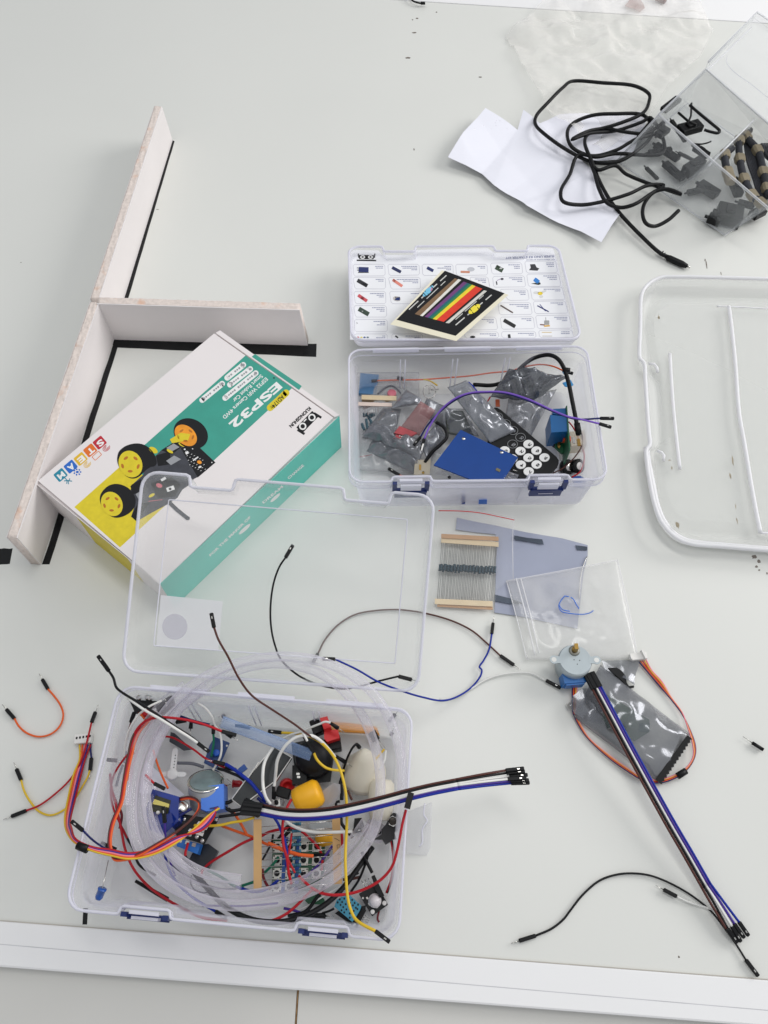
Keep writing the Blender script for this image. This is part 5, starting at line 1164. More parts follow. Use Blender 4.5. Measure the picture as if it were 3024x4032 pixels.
# shapes seen through the front wall
for lab, q, rgb in (('blue strip standing against the inside of the front wall, left one', ((45,1450),(80,1450),(80,1570),(45,1570)), (60,80,150)), ('blue block against the inside of the front wall', ((220,1525),(300,1525),(300,1570),(215,1570)), (50,110,200))):
    pts = [PP('d4', p_, P('d4',(0,1330),6)+Vector((0,.62,0)), Vector((0,-1,0))) for p_ in q]
    pts = [Vector((p_.x, p_.y, max(.2, p_.z))) for p_ in pts]
    mb = MB().m(mat('front_blue_%d' % rgb[0], rgb, rough=.5)); mb.prism(pts, Vector((0,.15,0))); tag(mb.build('blue_part'), lab, 'plastic part')
# ================================================================ CONTENTS OF THE LOWER KIT BOX
GJ = 'wires tangled in the lower kit box'; GW = 'loose jumper wires in the lower kit box'
TUBE = film('clear_vinyl_tube', (240,237,246), base=.25, edge=.65, power=1.5, rough=.08, gloss=1.0, glow=.4)
y = 'y'
cpts = [(868,1738),(868,1650),(850,1575),(812,1505),(752,1455),(690,1428),(620,1418),(550,1424),(470,1448),(400,1492),(340,1560),(300,1640),(284,1740),(294,1820),(335,1885),(400,1930),(490,1955),(590,1948),(690,1915),(760,1860),(808,1790),(822,1700),(812,1620),(782,1545),(735,1485),(680,1450),(610,1434),(540,1440),(470,1468),(410,1510),(358,1570),(322,1650),(305,1735),(315,1810),(352,1870),(420,1915),(500,1935),(600,1922),(690,1885),(750,1830),(790,1775)]
czz = []
for i in range(len(cpts)):
    yy = cpts[i][1]; czz.append(4.6+2.2*max(0, (1600-yy)/180)+(.7 if i < 22 else 0)-.6*(1 if yy > 1850 else 0))
to = thing('tubing_coil', 'clear flexible tubing coiled in two big loops on top of the parts', 'tubing', P(y,(565,1700),4))
mb = MB().m(TUBE); pts = spline([P(y, q, z) for q, z in zip(cpts, czz)], 7); mb.tube(pts, .36, 16, False); mb.build('tube', to)
c3 = [(300,1700),(306,1640),(330,1575),(375,1515),(430,1470),(490,1445)]
mb = MB().m(TUBE); pts = spline([P(y, q, 5.0) for q in [(520,1900),(440,1885),(380,1850),(335,1800),(315,1720),(325,1640),(355,1570),(400,1520),(450,1485)]], 7); mb.tube(pts, .34, 12, False)
tag(mb.build('tubing_piece'), 'shorter clear tube piece lying along the left inside of the coil', 'tubing')
# light blue flat tube
mb = MB().m(film('blue_tint_tube', (150,180,226), base=.2, edge=.5, power=1.3, rough=.12)); A_, B_ = P('a2',(-50,445),5.3), P('a2',(600,690),4.6)
mb.tube([A_, A_.lerp(B_,.3), A_.lerp(B_,.6), B_], .42, 10, False)
mb.tube([A_+Vector((0,.42,.1)), B_+Vector((0,.42,.1))], .03, 4); tag(mb.build('sleeve_tube'), 'pale blue clear sleeve slanting across the coil to the joystick', 'tubing')
mb = MB().m(WPAP); mb.prism([P('a1', q, .8) for q in ((690,730),(970,975),(900,1010),(640,960),(660,820))][::-1], -Z*.04); mb.m(INK); text(mb, 'ender', (675,870), (728,915), (6,-16), lambda p_: P('a1', p_, .86)); tag(mb.build('paper_slip'), 'white paper slip with small lettering under the blue servo', 'paper')
# servo horn
SH = film('frosted_nylon', (234,234,234), base=.6, edge=.3, power=1, rough=.4)
mb = MB().m(SH)
for p0, p1, w in (((905,660),(885,840),.42), ((815,828),(968,830),.36)):
    a, b_ = P('a1', p0, 2.6), P('a1', p1, 2.6); n_ = (b_-a).normalized(); s_ = n_.cross(Z)
    pl = [a+s_*(w/2*math.cos(t))-n_*(w/2*math.sin(t)) for t in [math.radians(k*20) for k in range(10)]]+[b_-s_*(w/2*math.cos(t))+n_*(w/2*math.sin(t)) for t in [math.radians(k*20) for k in range(10)]]
    mb.prism(pl, Z*.16)
mb.lathe(P('a1',(885,832),2.6), Z, [(0,.42),(.3,.42),(.34,.3)], 18)
hn = thing('servo_horn', 'white nylon cross-shaped servo horn lying inside the coil', 'servo arm', P('a1',(890,800),2.5)); mb.build('arm', hn)
for k in range(5): MB().m(HOUS).cyl(P('a1',(905-k*3,690+k*22),2.765), Z, .045, .01, 8).build('screw_hole', hn)
# stepper with blue housing
s2 = thing('stepper_motor', 'silver can motor with a light blue cover and coloured leads inside the coil', 'motor', P('a1',(1120,950),1))
c1 = P('k4',(1035,112),3.3); ax = (CY*.95-FW*.31).normalized()*1.9; c0 = c1-ax
mb = MB().m(mat('satin_can', (176,180,182), rough=.4, metal=.4, var=.05)); mb.lathe(c0, ax, [(0,1.28),(ax.length-.1,1.34),(ax.length,1.25)], 32); mb.m(STEEL).lathe(c1+ax.normalized()*.01, ax, [(0,1.36),(.08,1.36),(.1,1.2)], 32); mb.build('motor_can', s2)
mb = MB().m(mat('glass_like_top', (120,134,136), rough=.15, var=.3, scale=60)); mb.lathe(c1+ax.normalized()*.12, ax, [(0,1.15),(.01,1.1)], 28); mb.build('motor_top', s2)
CBL = mat('cornflower_blue', (70,122,214), rough=.4)
mb = MB().m(CBL); mb.prism([P('k4', q, 3.9) for q in ((960,205),(1330,150),(1335,560),(1045,600),(960,560))][::-1], -Z*1.8); mb.m(mat('deep_blue', (30,72,170), rough=.4)).prism([P('k4', q, 3.6) for q in ((945,205),(1050,255),(1040,610),(945,570))][::-1], -Z*1.2); mb.build('wire_cover', s2)
MB().m(NAVY).prism([P('k4', q, 3.95) for q in ((1100,545),(1240,515),(1248,540),(1210,560),(1110,565))][::-1], -Z*.05).build('cable_slot', s2)
for k, c in enumerate(('yellow','orange','pink','purple','red')):
    dy = k*1.0
    pth = [P('y', q, z) for q, z in (((466-k*2+8,1746),3.9),((450+k*3,1762+k),4.4),((425+k*3,1785+k*2),5.0),((380,1815-k*3+6),5.6),((330,1840-k*3+6),6.0),((280,1850-k*3+5),6.5),((240,1848-k*3),6.6),((200,1838-k*2),6.7),((165,1822-k*2),6.5),((146+k*2,1800-k*3),5.2),((140+k*3,1770),3.2),((148+k*4,1720),1.2),((160+k*4,1670),.5),((172+k*3,1640),.3),((172+k*6,1608),.35))]
    MB().m(wm(c)).tube(spline(pth, 6), .075, 7).build('lead_wire', s2)
MB().m(HOUS).tube([P('y',(168,1826),6.6), P('y',(189,1835),6.7)], .28, 10).build('heat_shrink', s2)
mb = MB().m(WHITEP); a, b_ = P('e',(728,1015),.4), P('e',(892,1000),.4); mb.obox(a, b_, .75, .6, bev=.04); pw_ = mb.build('plug_housing', s2)
for k in range(5): q = P('e',(742+k*32,998-k*5),.71); MB().m(HOUS).box(q, Vector((.07,0,0)), Vector((0,.09,0)), Z*.006).build('plug_hole', pw_)
# blue servo
sv = thing('servo_motor', 'translucent dark blue mini servo with brass gears showing, wires leaving it', 'servo', P('k4',(300,600),1.5))
BSV = mat('clear_dark_blue', (18,48,140), rough=.18, var=.3, scale=60, coat=.5)
mb = MB().m(BSV); mb.prism([P('k4', q, z) for q, z in (((170,235),4.3),((600,360),4.3),((590,760),4.3),((350,990),3.6),((120,900),3.6),((45,600),4.0))][::-1], -Z*2.0); mb.build('servo_case', sv)
mb = MB().m(mat('servo_window', (44,44,30), rough=.2, var=.4, scale=80)); mb.prism([P('k4', q, 4.36) for q in ((215,335),(470,420),(420,640),(130,600))][::-1], -Z*.1); w_ = mb.build('gear_window', sv)
mb = MB().m(mat('bright_brass', (222,206,120), rough=.2, metal=.8)); mb.prism([P('k4', q, 4.5) for q in ((200,400),(440,480),(430,540),(370,520),(165,480))][::-1], -Z*.15); mb.build('gear', w_)
MB().m(WHITEP).lathe(P('k4',(260,620),4.4), Z, [(0,.14),(.2,.1)], 10).build('pin_head', w_)
for k, c in enumerate(('brown','red','orange')):
    pth = [P('a3', q, z) for q, z in (((940,80+k*5),4.0),((1010,70+k*6),4.6),((1070,100+k*3),5.2),((1082-k*4,150),5.4),((1040-k*5,215+k*4),5.8),((900-k*4,330+k*4),6.2),((760,415+k*6),6.4),((640,480+k*8),6.4),((540,515+k*6),6.4),((460,512+k*6),6.3),((425+k*7,450),6.2),((420+k*8,370),6.1),((440+k*9,260),6.0),((500+k*9,110),5.8),((525+k*10,-40),5.8),((560+k*14,-230),5.7),((600+k*16,-380),5.6),((700+k*14,-500),5.6),((740+k*12,-545),5.5))]
    MB().m(wm(c)).tube(spline(pth, 6), .085, 7).build('lead_wire', sv)
jumper('black housed purple jumper wire coming out of the blue servo', 'purple', 'k4', [(370,790),(372,900),(400,1150),(430,1300),(480,1500),(540,1659)], [4.8,4.6,3.8,3.4,3.0,2.8], a=((345,520),'f',5.0), r=.075, group=GJ)
b3 = [(356,1190),(360,1300),(420,1450),(490,1600),(560,1720),(680,1830)]
jumper('blue jumper wire from the servo running to a black end near the front latch', 'blue', 'a3', [(820,440),(840,540),(880,640),(940,720),(1020,790),(1110,850),(1195,900)], [3.0,3.0,3.0,3.2,3.4,3.6,3.8], b=((1275,950),'f'), r=.09, group=GJ)
# relay board
rb = thing('relay_board', 'black circuit board with white bars and a blue three-way terminal', 'circuit board', P('k4',(850,900),1))
mb = MB().m(PCBK); mb.prism([P('k4', q, 3.0) for q in ((660,640),(1240,740),(1010,1140),(560,1000),(520,870))][::-1], -Z*.18)
mb.m(WHITEP); mb.prism([P('k4', q, 3.06) for q in ((920,760),(1110,800),(1045,905),(860,850))][::-1], -Z*.05); mb.prism([P('k4', q, 3.06) for q in ((780,880),(1010,945),(985,1010),(745,920))][::-1], -Z*.05); mb.build('board', rb)
for c_ in ((785,982),(895,1015),(985,1078),(990,918),(1215,730),(690,725)): MB().m(STEEL).lathe(P('k4', c_, 3.0), Z, [(0,.19),(.12,.15),(.18,.02)], 12).build('solder_joint', rb)
TB = mat('terminal_blue', (24,106,190), rough=.4)
mb = MB().m(TB); mb.prism([P('k4', q, 2.7) for q in ((575,1040),(950,1130),(900,1300),(560,1170))][::-1], -Z*1.0); tb_ = mb.build('terminal', rb)
for c_ in ((620,1078),(738,1112),(845,1148)): MB().m(STEEL).box(P('k4', c_, 2.72), Vector((.14,-.03,0)), Vector((.03,.12,0)), Z*.03).build('terminal_screw', tb_)
chip_ = MB().m(mat('dark_module', (26,32,42), rough=.35, var=.3, scale=80)); chip_.prism([P('k4', q, 1.4) for q in ((880,1150),(1080,1130),(1240,1250),(1060,1560),(760,1400))][::-1], -Z*.5)
for k in range(6): chip_.m(STEEL).tube([P('k4',(740+k*36,1400+k*38),1.2), P('k4',(770+k*36,1380+k*38),1.3)], .06, 5)
tag(chip_.build('module'), 'dark module with a row of pins below the relay board terminal', 'module')
jumper('red wire screwed into the blue terminal ending in a black sleeve', 'red', 'k4', [(745,1120),(725,1200),(705,1280),(712,1390)], [2.9,3.1,3.3,3.4], r=.1, group=GJ)
jumper('thick black lead curving along the front of the lower kit box', 'black', 'y', [(398,1852),(415,1878),(445,1915),(490,1960),(540,1985),(590,1992),(640,1985),(690,1962),(730,1930),(770,1880),(805,1830)], [3.4,3.5,3.8,4.2,4.4,4.4,4.2,3.6,3.0,2.2,1.6], r=.19, group=GJ)
# LCD display module
lc = thing('display_module', 'dark glassy display module with a bright frame and pin row', 'display', P('k2',(650,1200),1))
q = [(845,670),(1195,840),(770,1450),(560,1640),(215,1520),(470,1180)]
q = [(900,665),(1195,840),(940,1215),(370,1640),(215,1520),(440,1215)]
mb = MB().m(mat('dark_glass', (46,49,50), rough=.2, var=.35, scale=40, coat=.15)); mb.prism([P('k2', p_, 3.2) for p_ in q][::-1], -Z*.6); g_ = mb.build('glass_panel', lc)
fr = [P('k2', p_, 3.22) for p_ in q]; MB().m(WHITEP).tube(fr+[fr[0]], .045, 5).build('frame', lc)
for k in range(9): t = k/8; MB().m(STEEL).obox(P('k2',(475+165*t,1185-245*t),3.3), P('k2',(500+165*t,1165-245*t),3.3), .09, .12).build('pin', lc)
# joystick
js = thing('joystick_module', 'black thumb joystick module with a domed cap, centre of the lower kit box', 'joystick', P('k2',(1450,850),.8))
mb = MB().m(PCBK); mb.prism([P('k2', p_, 1.6) for p_ in ((1190,610),(1500,540),(1900,700),(1830,1230),(1300,1290),(1225,900))][::-1], -Z*.2); mb.build('board', js)
mb = MB().m(mat('rubber_black', (20,21,25), spec=.3, rough=.5)); cc_ = P('k2',(1570,850),1.8); mb.lathe(cc_, Z, [(0,1.5),(.6,1.48),(1.3,1.35),(1.8,.95),(2.0,.4),(2.02,.01)], 32); mb.build('thumb_cap', js)
MB().m(HOUS).box(P('k2',(1330,1130),2.0), Vector((.55,.05,0)), Vector((-.05,.7,0)), Z*.4).build('switch_block', js)
for c_ in ((1300,1110),(1310,1160)): MB().m(STEEL).box(P('k2', c_, 2.5), Vector((.12,0,0)), Vector((0,.08,0)), Z*.03).build('contact', js)
# tact switches, LEDs
def tact(label, crop, c_, z, ang=0, s=.3, group=None):
    o = thing('push_button', label, 'push button', P(crop, c_, z), group); q = P(crop, c_, z); ca, sa = math.cos(ang), math.sin(ang); ux, uy = Vector((ca,sa,0)), Vector((-sa,ca,0))
    MB().m(STEEL).box(q+Z*.12, ux*s, uy*s, Z*.12).build('metal_body', o); MB().m(HOUS).lathe(q+Z*.24, Z, [(0,s*.6),(.14,s*.6),(.16,s*.5)], 16).build('plunger', o)
    for sx in (-1,1):
        for sy in (-1,1): MB().m(STEEL).tube([q+ux*sx*s+uy*sy*s*.7+Z*.1, q+ux*sx*(s+.12)+uy*sy*s*.7], .03, 4).build('leg', o)
    return o
tact('tiny black push button with bent legs at the back of the lower kit box', 'k2', (95,180), .5, .5, .3)
tact('small shiny push button beside the white wire end near the yellow motor', 'k5', (620,50), 1.6, .2, .28)
def led(label, crop, base, tip, z0, z1, rgb, cat='LED', r=.24, legs=None, clear=None):
    o = thing('light_diode', label, cat, P(crop, base, z0)); a, b_ = P(crop, base, z0), P(crop, tip, z1); d = b_-a; L_ = d.length
    mb = MB().m(mat('led_%d_%d_%d' % rgb, rgb, rough=.25, coat=.4)); mb.lathe(a, d, [(0,r*1.15),(.09,r*1.15),(.1,r),(L_*.7,r),(L_*.9,r*.75),(L_,r*.1)], 16); mb.build('lens', o)
    for k, q in enumerate(legs or []): MB().m(STEEL).tube([a+Z*(.05*k), P(crop, q, z0*.8)], .03, 4).build('leg', o)
    return o
led('blue LED with long thin legs at the left end of the lower kit box', 'a3', (375,735), (340,820), 5.0, 4.7, (16,80,164), legs=[(385,690),(418,530)], r=.27)
led('red LED with bare legs beside the light blue motor cover', 'k2', (232,1270), (400,1270), 1.6, 1.6, (176,22,34), legs=[(140,1190),(125,1300)], r=.27)
led('second red LED partly hidden behind the light blue motor cover', 'k2', (85,1340), (145,1340), 1.2, 1.2, (150,20,30), r=.26)
# red knobs, black switches
for lab, pts, z, w in (('red plastic cap block standing at the back right of the coil', [(165,320),(285,290),(350,470),(230,500)], 4.6, 3.2), ('second red ring cap below the tall red block', [(235,520),(460,505),(488,640),(280,710),(232,650)], 3.8, 2.6)):
    mb = MB().m(mat('signal_red', (214,34,38), rough=.45, var=.08, bump=.2, bscale=200)); mb.prism([P('k3', q, z) for q in pts][::-1], -Z*w*.6); tag(mb.build('red_cap'), lab, 'button cap', 'red button caps')
mb = MB().m(mat('signal_red', (214,34,38))); mb.lathe(P('k2',(1110,1290),1.2), Vector((.3,-.4,1)), [(0,.55),(.55,.58),(.6,.5),(.6,.35),(.3,.3)], 24); tag(mb.build('red_cap'), 'red ring cap beside the joystick module', 'button cap', 'red button caps')
for lab, c_, q0, q1, w, z, h in (('black button switch body under the red caps', 'k3', (300,760), (510,725), 1.1, 2.2, 1.4), ('black switch with metal legs left of the red caps', 'k3', (80,360), (160,590), .9, 2.4, 1.2), ('black slide switch with two silver legs left of the yellow motor', 'k2', (950,1385), (1170,1450), .75, 2.0, .6)):
    mb = MB().m(HOUS); a, b_ = P(c_, q0, z), P(c_, q1, z); mb.obox(a, b_, w, h, bev=.06); d = (b_-a).normalized(); s_ = d.cross(Z); mb.m(STEEL)
    for k in (.3,.7): mb.tube([a.lerp(b_,k)-s_*w*.4, a.lerp(b_,k)+s_*(-w*.5-.5 if c_ == 'k3' else w*.5+.5)-Z*.3], .06, 5)
    tag(mb.build('switch'), lab, 'switch')
mb = MB().m(mat('amber_strip', (240,164,60), rough=.4, var=.05)); mb.prism([P('k3', q, 1.0) for q in ((300,380),(650,400),(1090,460),(1140,600),(870,560),(560,545),(330,520))][::-1], -Z*.35); tag(mb.build('amber_block'), 'long amber plastic strip along the back wall of the lower kit box', 'plastic strip')
mb = MB().m(HOUS, True); mb.tube([P('k3',(1005,545),1.5), P('k3',(1085,685),1.3)], .34, 12); mb.m(STEEL)
for k in range(3): mb.tube([P('k3',(1070+k*28,700-k*10),1.2), P('k3',(1150+k*40,850-k*22),.8)], .03, 4)
tag(mb.build('transistor'), 'black transistor with three thin legs between the two tubes', 'transistor')
# pale cone / bulb, yellow motor, fan blade
mb = MB().m(mat('ivory_plastic', (226,220,202), rough=.45, var=.03)); mb.lathe(P('k3',(870,1250),1.0), Vector((.05,.45,1)), [(0,1.8),(.5,1.76),(1.4,1.25),(2.4,.7),(3.0,.34),(3.02,.05)], 36)
tag(mb.build('ivory_cone'), 'ivory domed cone lying under the tubing at the right of the lower kit box', 'plastic cone')
mb = MB().m(mat('ivory_plastic', (226,220,202))); a, b_ = P('k3',(1180,1330),2.2), P('k6',(900,330),2.0)
mb.lathe(a, b_-a, [(0,.7),(.3,.95),(1.2,1.0),((b_-a).length-.8,.95),((b_-a).length,.75)], 28); tag(mb.build('ivory_tube'), 'ivory rounded tube end beside the black snap connector', 'plastic tube')
mb = MB().m(film('clear_sheath', (214,206,220), base=.35, edge=.5, power=1.2, rough=.1)); a, b_ = P('k6',(850,400),1.6), P('k6',(760,620),1.2); mb.tube([a, b_], .8, 12, False); tag(mb.build('clear_sheath'), 'short clear sheath below the ivory tube end', 'plastic sleeve')
ym = thing('fan_motor', 'small yellow hub with a pale grey fan blade beside it', 'motor', P('a2',(580,1000),2))
mb = MB().m(mat('sunny_yellow', (240,176,20), rough=.45, var=.06)); ha, hb_ = P('a2',(485,1035),3.0), P('a2',(670,945),3.4); mb.lathe(ha, hb_-ha, [(0,.75),(.12,.95),(.5,1.02),((hb_-ha).length-.3,1.0),((hb_-ha).length-.05,.8),((hb_-ha).length,.5)], 26); mb.build('hub', ym)
mb = MB().m(mat('grey_blade', (168,168,172), rough=.4, var=.03)); mb.prism([P('a2', q, z) for q, z in (((680,950),3.0),((760,890),3.4),((810,900),3.6),((812,960),3.6),((770,1040),3.2),((700,1075),2.8),((610,1070),2.6))][::-1], -Z*.14); mb.build('blade', ym)
mb = MB().m(mat('sunny_yellow', (240,176,20))); mb.lathe(P('k5',(1400,610),1.2), Vector((.9,.2,.6)), [(-.6,.4),(-.3,.62),(.3,.66),(.7,.5),(.75,.1)], 14); tag(mb.build('yellow_knob'), 'small lumpy yellow knob beside the right kraft tape of the resistor strip', 'knob')
mb = MB().m(film('grey_cup', (176,184,188), base=.6, edge=.3, power=1, rough=.3)); mb.prism([P('k5', q, 2.0) for q in ((1140,330),(1470,320),(1540,480),(1440,560),(1250,560),(1160,450))][::-1], -Z*1.2); tag(mb.build('grey_cup'), 'translucent grey cup under the wire ribbon beside the resistor strip', 'plastic cup')
# keypad of push buttons
kp = thing('button_matrix', 'green keypad board with rows of square push buttons under the resistor strip', 'circuit board', P('k5',(900,1050),.8))
q = [(560,690),(1400,700),(1330,1240),(880,1390),(560,1480),(530,1400)]
mb = MB().m(PCBG); mb.prism([P('k5', p_, 1.0) for p_ in ((550,640),(1410,700),(1390,1180),(1290,1480),(540,1500))][::-1], -Z*.16); kb = mb.build('board', kp)
for j, yy in enumerate((765,985,1200,1415)):
    for i, xx in enumerate((640,850,1068,1280)):
        if j == 3 and i > 1: continue
        c_ = P('k5', (xx-j*5, yy), 1.02); mb = MB().m(mat('button_metal', (214,214,206), rough=.35, metal=.3))
        mb.box(c_+Z*.1, Vector((.33,.01,0)), Vector((0,.36,0)), Z*.1); mb.m(HOUS).lathe(c_+Z*.2, Z, [(0,.2),(.16,.2),(.18,.16)], 14)
        for sx in (-1,1):
            for sy in (-1,1): mb.lathe(c_+Vector((sx*.26,sy*.28,.2)), Z, [(0,.06),(.02,.05)], 8)
        mb.build('push_button', kp)
mb = MB().m(PCBB); 
for x_ in (745,960): mb.box(P('k5',(x_,1060),1.12), Vector((.16,0,0)), Vector((-.02,1.9,0)), Z*.05)
mb.build('track_strip', kp)
# kraft taped resistors on top
r2 = thing('resistor_strip', 'kraft-taped row of blue resistors spanning over the green keypad board', 'resistors', P('k5',(900,900),2))
KR = mat('kraft_paper', (204,164,112), rough=.75, var=.06, scale=80, bump=.2, bscale=300)
for (q0, q1, z) in (((308,315),(310,1450),4.3), ((1590,300),(1618,1370),4.3)): MB().m(KR).obox(P('k5', q0, z), P('k5', q1, z-1.2), .58, .07).build('tape_band', r2)
_t = MB().m(INK); L__ = ((1555,622),(1600,640),(1655,670)); 
for pts in (((1560,622),(1605,640),(1652,672)), ((1605,735),(1650,728),(1655,775),(1610,788),(1605,735)), ((1615,850),(1650,835)), ((1612,890),(1650,850),(1650,900),(1618,880))): stroke(_t, list(pts), 8, lambda p_: P('k5', p_, 4.1))
_t.build('pen_mark', r2)
BRES = mat('sky_resistor', (52,110,134), rough=.35, var=.3, scale=200)
for k in range(10):
    yl = 440+k*118*.92; yr = yl-95+k*6; a, b_ = P('k5',(372,yl),4.1-k*.1), P('k5',(1535,yr),4.1-k*.1); mid = a.lerp(b_, .49); d = (b_-a).normalized()
    mb = MB().m(STEEL); mb.tube([a, mid, b_], .026, 5); mb.m(BRES).tube([mid-d*.34, mid-d*.3, mid-d*.2, mid+d*.2, mid+d*.3, mid+d*.34], [.07,.14,.11,.11,.14,.07], 8)
    mb.m(RBOD); [mb.tube([mid+d*e, mid+d*(e+.05)], .118, 8) for e in (-.12,0,.1)]
    mb.build('resistor', r2)
# DHT style sensor, LED board, snap
ds = thing('humidity_sensor', 'turquoise perforated sensor block on a black board at the front right', 'sensor', P('k7',(700,600),.8))
mb = MB().m(PCBK); mb.prism([P('k7', q, 1.0) for q in ((490,690),(560,640),(1000,560),(985,680),(850,935))][::-1], -Z*.16); mb.build('board', ds)
mb = MB().m(mat('sensor_cyan', (58,140,166), rough=.5, var=.05)); ft = [(482,580),(520,470),(600,420),(740,395),(925,565),(900,640),(840,740),(775,830)]; mb.prism([P('k7', q, 2.0) for q in ft][::-1], -Z*.8); mb.m(HOUS)
for i, q in enumerate(((572,462),(645,450),(720,435),(610,505),(668,540),(538,512),(585,552),(628,588),(775,470),(815,520),(742,520),(680,625),(787,560),(835,598),(870,548),(645,675),(720,580),(800,650),(735,690),(600,640),(700,500),(750,620),(735,760),(860,620))): mb.poly([P('k7', e, 2.01) for e in ell(q, 15, 19, 0, 10)])
mb.build('sensor_case', ds)
mb = MB().m(HOUS); mb.prism([P('k7', q, 1.3) for q in ((940,590),(1005,640),(960,720),(905,830),(850,790),(900,700))][::-1], -Z*.3); mb.build('pin_header', ds)
for k in range(4): MB().m(STEEL).tube([P('k7',(985-k*25,720+k*34),1.0), P('k7',(1060-k*15,780+k*34),.8)], .03, 4).build('pin', ds)
MB().m(STEEL).lathe(P('k7',(810,870),1.0), Z, [(0,.14),(.06,.1)], 10).build('solder_joint', ds)
lb_ = thing('led_module', 'black module board carrying a white domed LED at the front right corner', 'circuit board', P('k7',(1150,450),.8))
mb = MB().m(PCBK); mb.prism([P('k7', q, 1.2) for q in ((880,370),(1180,200),(1360,550),(1100,740))][::-1], -Z*.16); lbb = mb.build('board', lb_)
mb = MB().m(mat('milky_white_dome', (226,220,222), rough=.2, coat=.5)); mb.lathe(P('k7',(1145,480),1.2), Vector((.0,-.1,1)), [(0,.48),(.15,.48),(.16,.42),(.6,.4),(.85,.25),(.92,.03)], 22); mb.build('dome', lb_)
for c_ in ((1300,522),(1107,665)): MB().m(WHITEP).lathe(P('k7', c_, 1.205), Z, [(0,.16),(.01,.15)], 14).build('mounting_hole', lb_)
for q in ((1020,440,16,24,-30),(1175,585,18,26,-20),(950,440,14,20,10),(1055,540,14,30,-30),(1235,390,22,22,0)): MB().m(STEEL).prism([P('k7', e, 1.3) for e in rrect(q[:2], q[2]*2, q[3]*1.6, q[4], 4, 2)], -Z*.08).build('component', lb_)
mb = MB().m(HOUS); mb.prism([P('k7', q, 1.9) for q in ((1090,85),(1140,60),(1300,400),(1230,430),(1150,290))][::-1], -Z*.5); mb.build('pin_header', lb_)
for k in range(4): MB().m(STEEL).tube([P('k7',(1000+k*50,275-k*20),1.5), P('k7',(925+k*55,160-k*22),1.6)], .035, 4).build('pin', lb_)
sn = thing('battery_snap', 'black battery clip with a hexagonal metal snap at the right wall', 'battery clip', P('k6',(1080,450),1.5))
mb = MB().m(mat('soft_black', (22,22,24), rough=.5)); mb.prism([P('k6', q, 2.4) for q in ((1050,260),(1120,205),(1190,230),(1235,310),(1235,400),(1190,490),(1130,530),(1168,632),(1105,640),(1050,690),(990,722),(935,640),(800,638),(925,560),(920,480),(990,400),(1020,340))][::-1], -Z*.6); mb.build('clip_body', sn)
mb = MB().m(STEEL); hx = [P('k6', q, 2.75) for q in ((1045,300),(1100,255),(1160,285),(1188,375),(1120,440),(1040,400))]; mb.prism(hx[::-1], -Z*.35); sp_ = mb.build('hex_snap', sn)
mb = MB().m(mat('snap_hole', (60,56,52), rough=.3, metal=.8)); mb.lathe(P('k6',(1105,345),2.751), Z, [(0,.3),(.02,.22)], 16); mb.build('snap_centre', sp_)
MB().m(STEEL).lathe(P('k6',(880,520),2.0), Z, [(0,.2),(.12,.14)], 12).build('contact', sn)
for c, dx in (('red',0),('black',12)):
    MB().m(wm(c)).tube(spline([P('k6', q, z) for q, z in (((1075+dx,650),1.9),((1100+dx,780),1.6),((1115+dx,940),1.4),((1110+dx,1100),1.2),((1080+dx,1300),1.0),((1000+dx,1520),.9))], 6), .09, 7).build('lead_wire', sn)
# left heap: connectors on servo/jst leads, back-left
ch = thing('three_way_connector', 'black three-way connector on orange leads at the back left of the lower kit box', 'connector', P('k1',(600,400),4))
mb = MB().m(HOUS); mb.prism([P('k1', q, 5.6) for q in ((530,410),(700,260),(775,225),(800,350),(600,520),(540,470))][::-1], -Z*.7); cb_ = mb.build('housing', ch)
for k in range(3): MB().m(STEEL).box(P('k1',(678+k*8,300+k*44),5.62), Vector((.05,.0,0)), Vector((0,.05,0)), Z*.01).build('contact', cb_)
mb = MB().m(HOUS); mb.prism([P('k1', q, 4.6) for q in ((110,315),(250,300),(560,320),(500,400),(320,460),(200,500),(150,380))][::-1], -Z*.5); tag(mb.build('connector_block'), 'flat black connector block under the crossing black and white wires', 'connector')
mb = MB().m(STEEL)
for q in ((270,280),(400,275),(440,290)): mb.lathe(P('k1', q, 4.4), Vector((0,.3,1)), [(0,.2),(.25,.18)], 12)
tag(mb.build('metal_studs'), 'shiny metal studs behind the flat black connector block', 'metal studs')
mb = MB().m(wm('red')); mb.lathe(P('k1',(395,500),4.4), Z, [(0,.35),(.3,.33),(.34,.2)], 16); tag(mb.build('red_cap'), 'small red cap under the black and white wires at the back left', 'button cap', 'red button caps')
# the long white+black wire over the left rim
o = thing('jumper_wire', 'black wire with black housing reaching out over the back left corner of the tray', 'jumper wire', P('a1',(470,200),6), GJ)
pth = [P('a1', q, z) for q, z in (((420,75),6.6),((455,130),6.8),((475,195),6.8),((520,235),6.9),((620,295),6.9),((760,385),6.9),((900,480),6.6),((1010,550),6.2),((1100,620),5.6))]
MB().m(wm('black')).tube(spline(pth, 6), .095, 8).build('wire', o); housing(o, P('a1',(345,-30),6.2), pth[0], 'f', .3)
jumper('long white wire lying beside the black one across the back left of the tray', 'white', 'a1', [(560,275),(680,360),(800,430),(920,505),(1000,555),(1065,600)], [6.8,6.9,7.0,6.8,6.4,6.0], b=((1150,665),'f',5.6), r=.1, group=GJ)
jumper('white wire rising from the left wall to the black connectors', 'white', 'k1', [(30,1200),(50,1000),(100,800),(180,640),(270,520),(360,450),(430,400),(620,310)], [3.6,4.0,4.6,5.2,5.6,5.9,6.0,5.9], r=.085, group=GJ)
jumper('short white wire with black boot sticking out at the left wall', 'white', 'a1', [(480,728),(515,745),(555,770)], 3.8, a=((408,722),'b'), group=GJ)
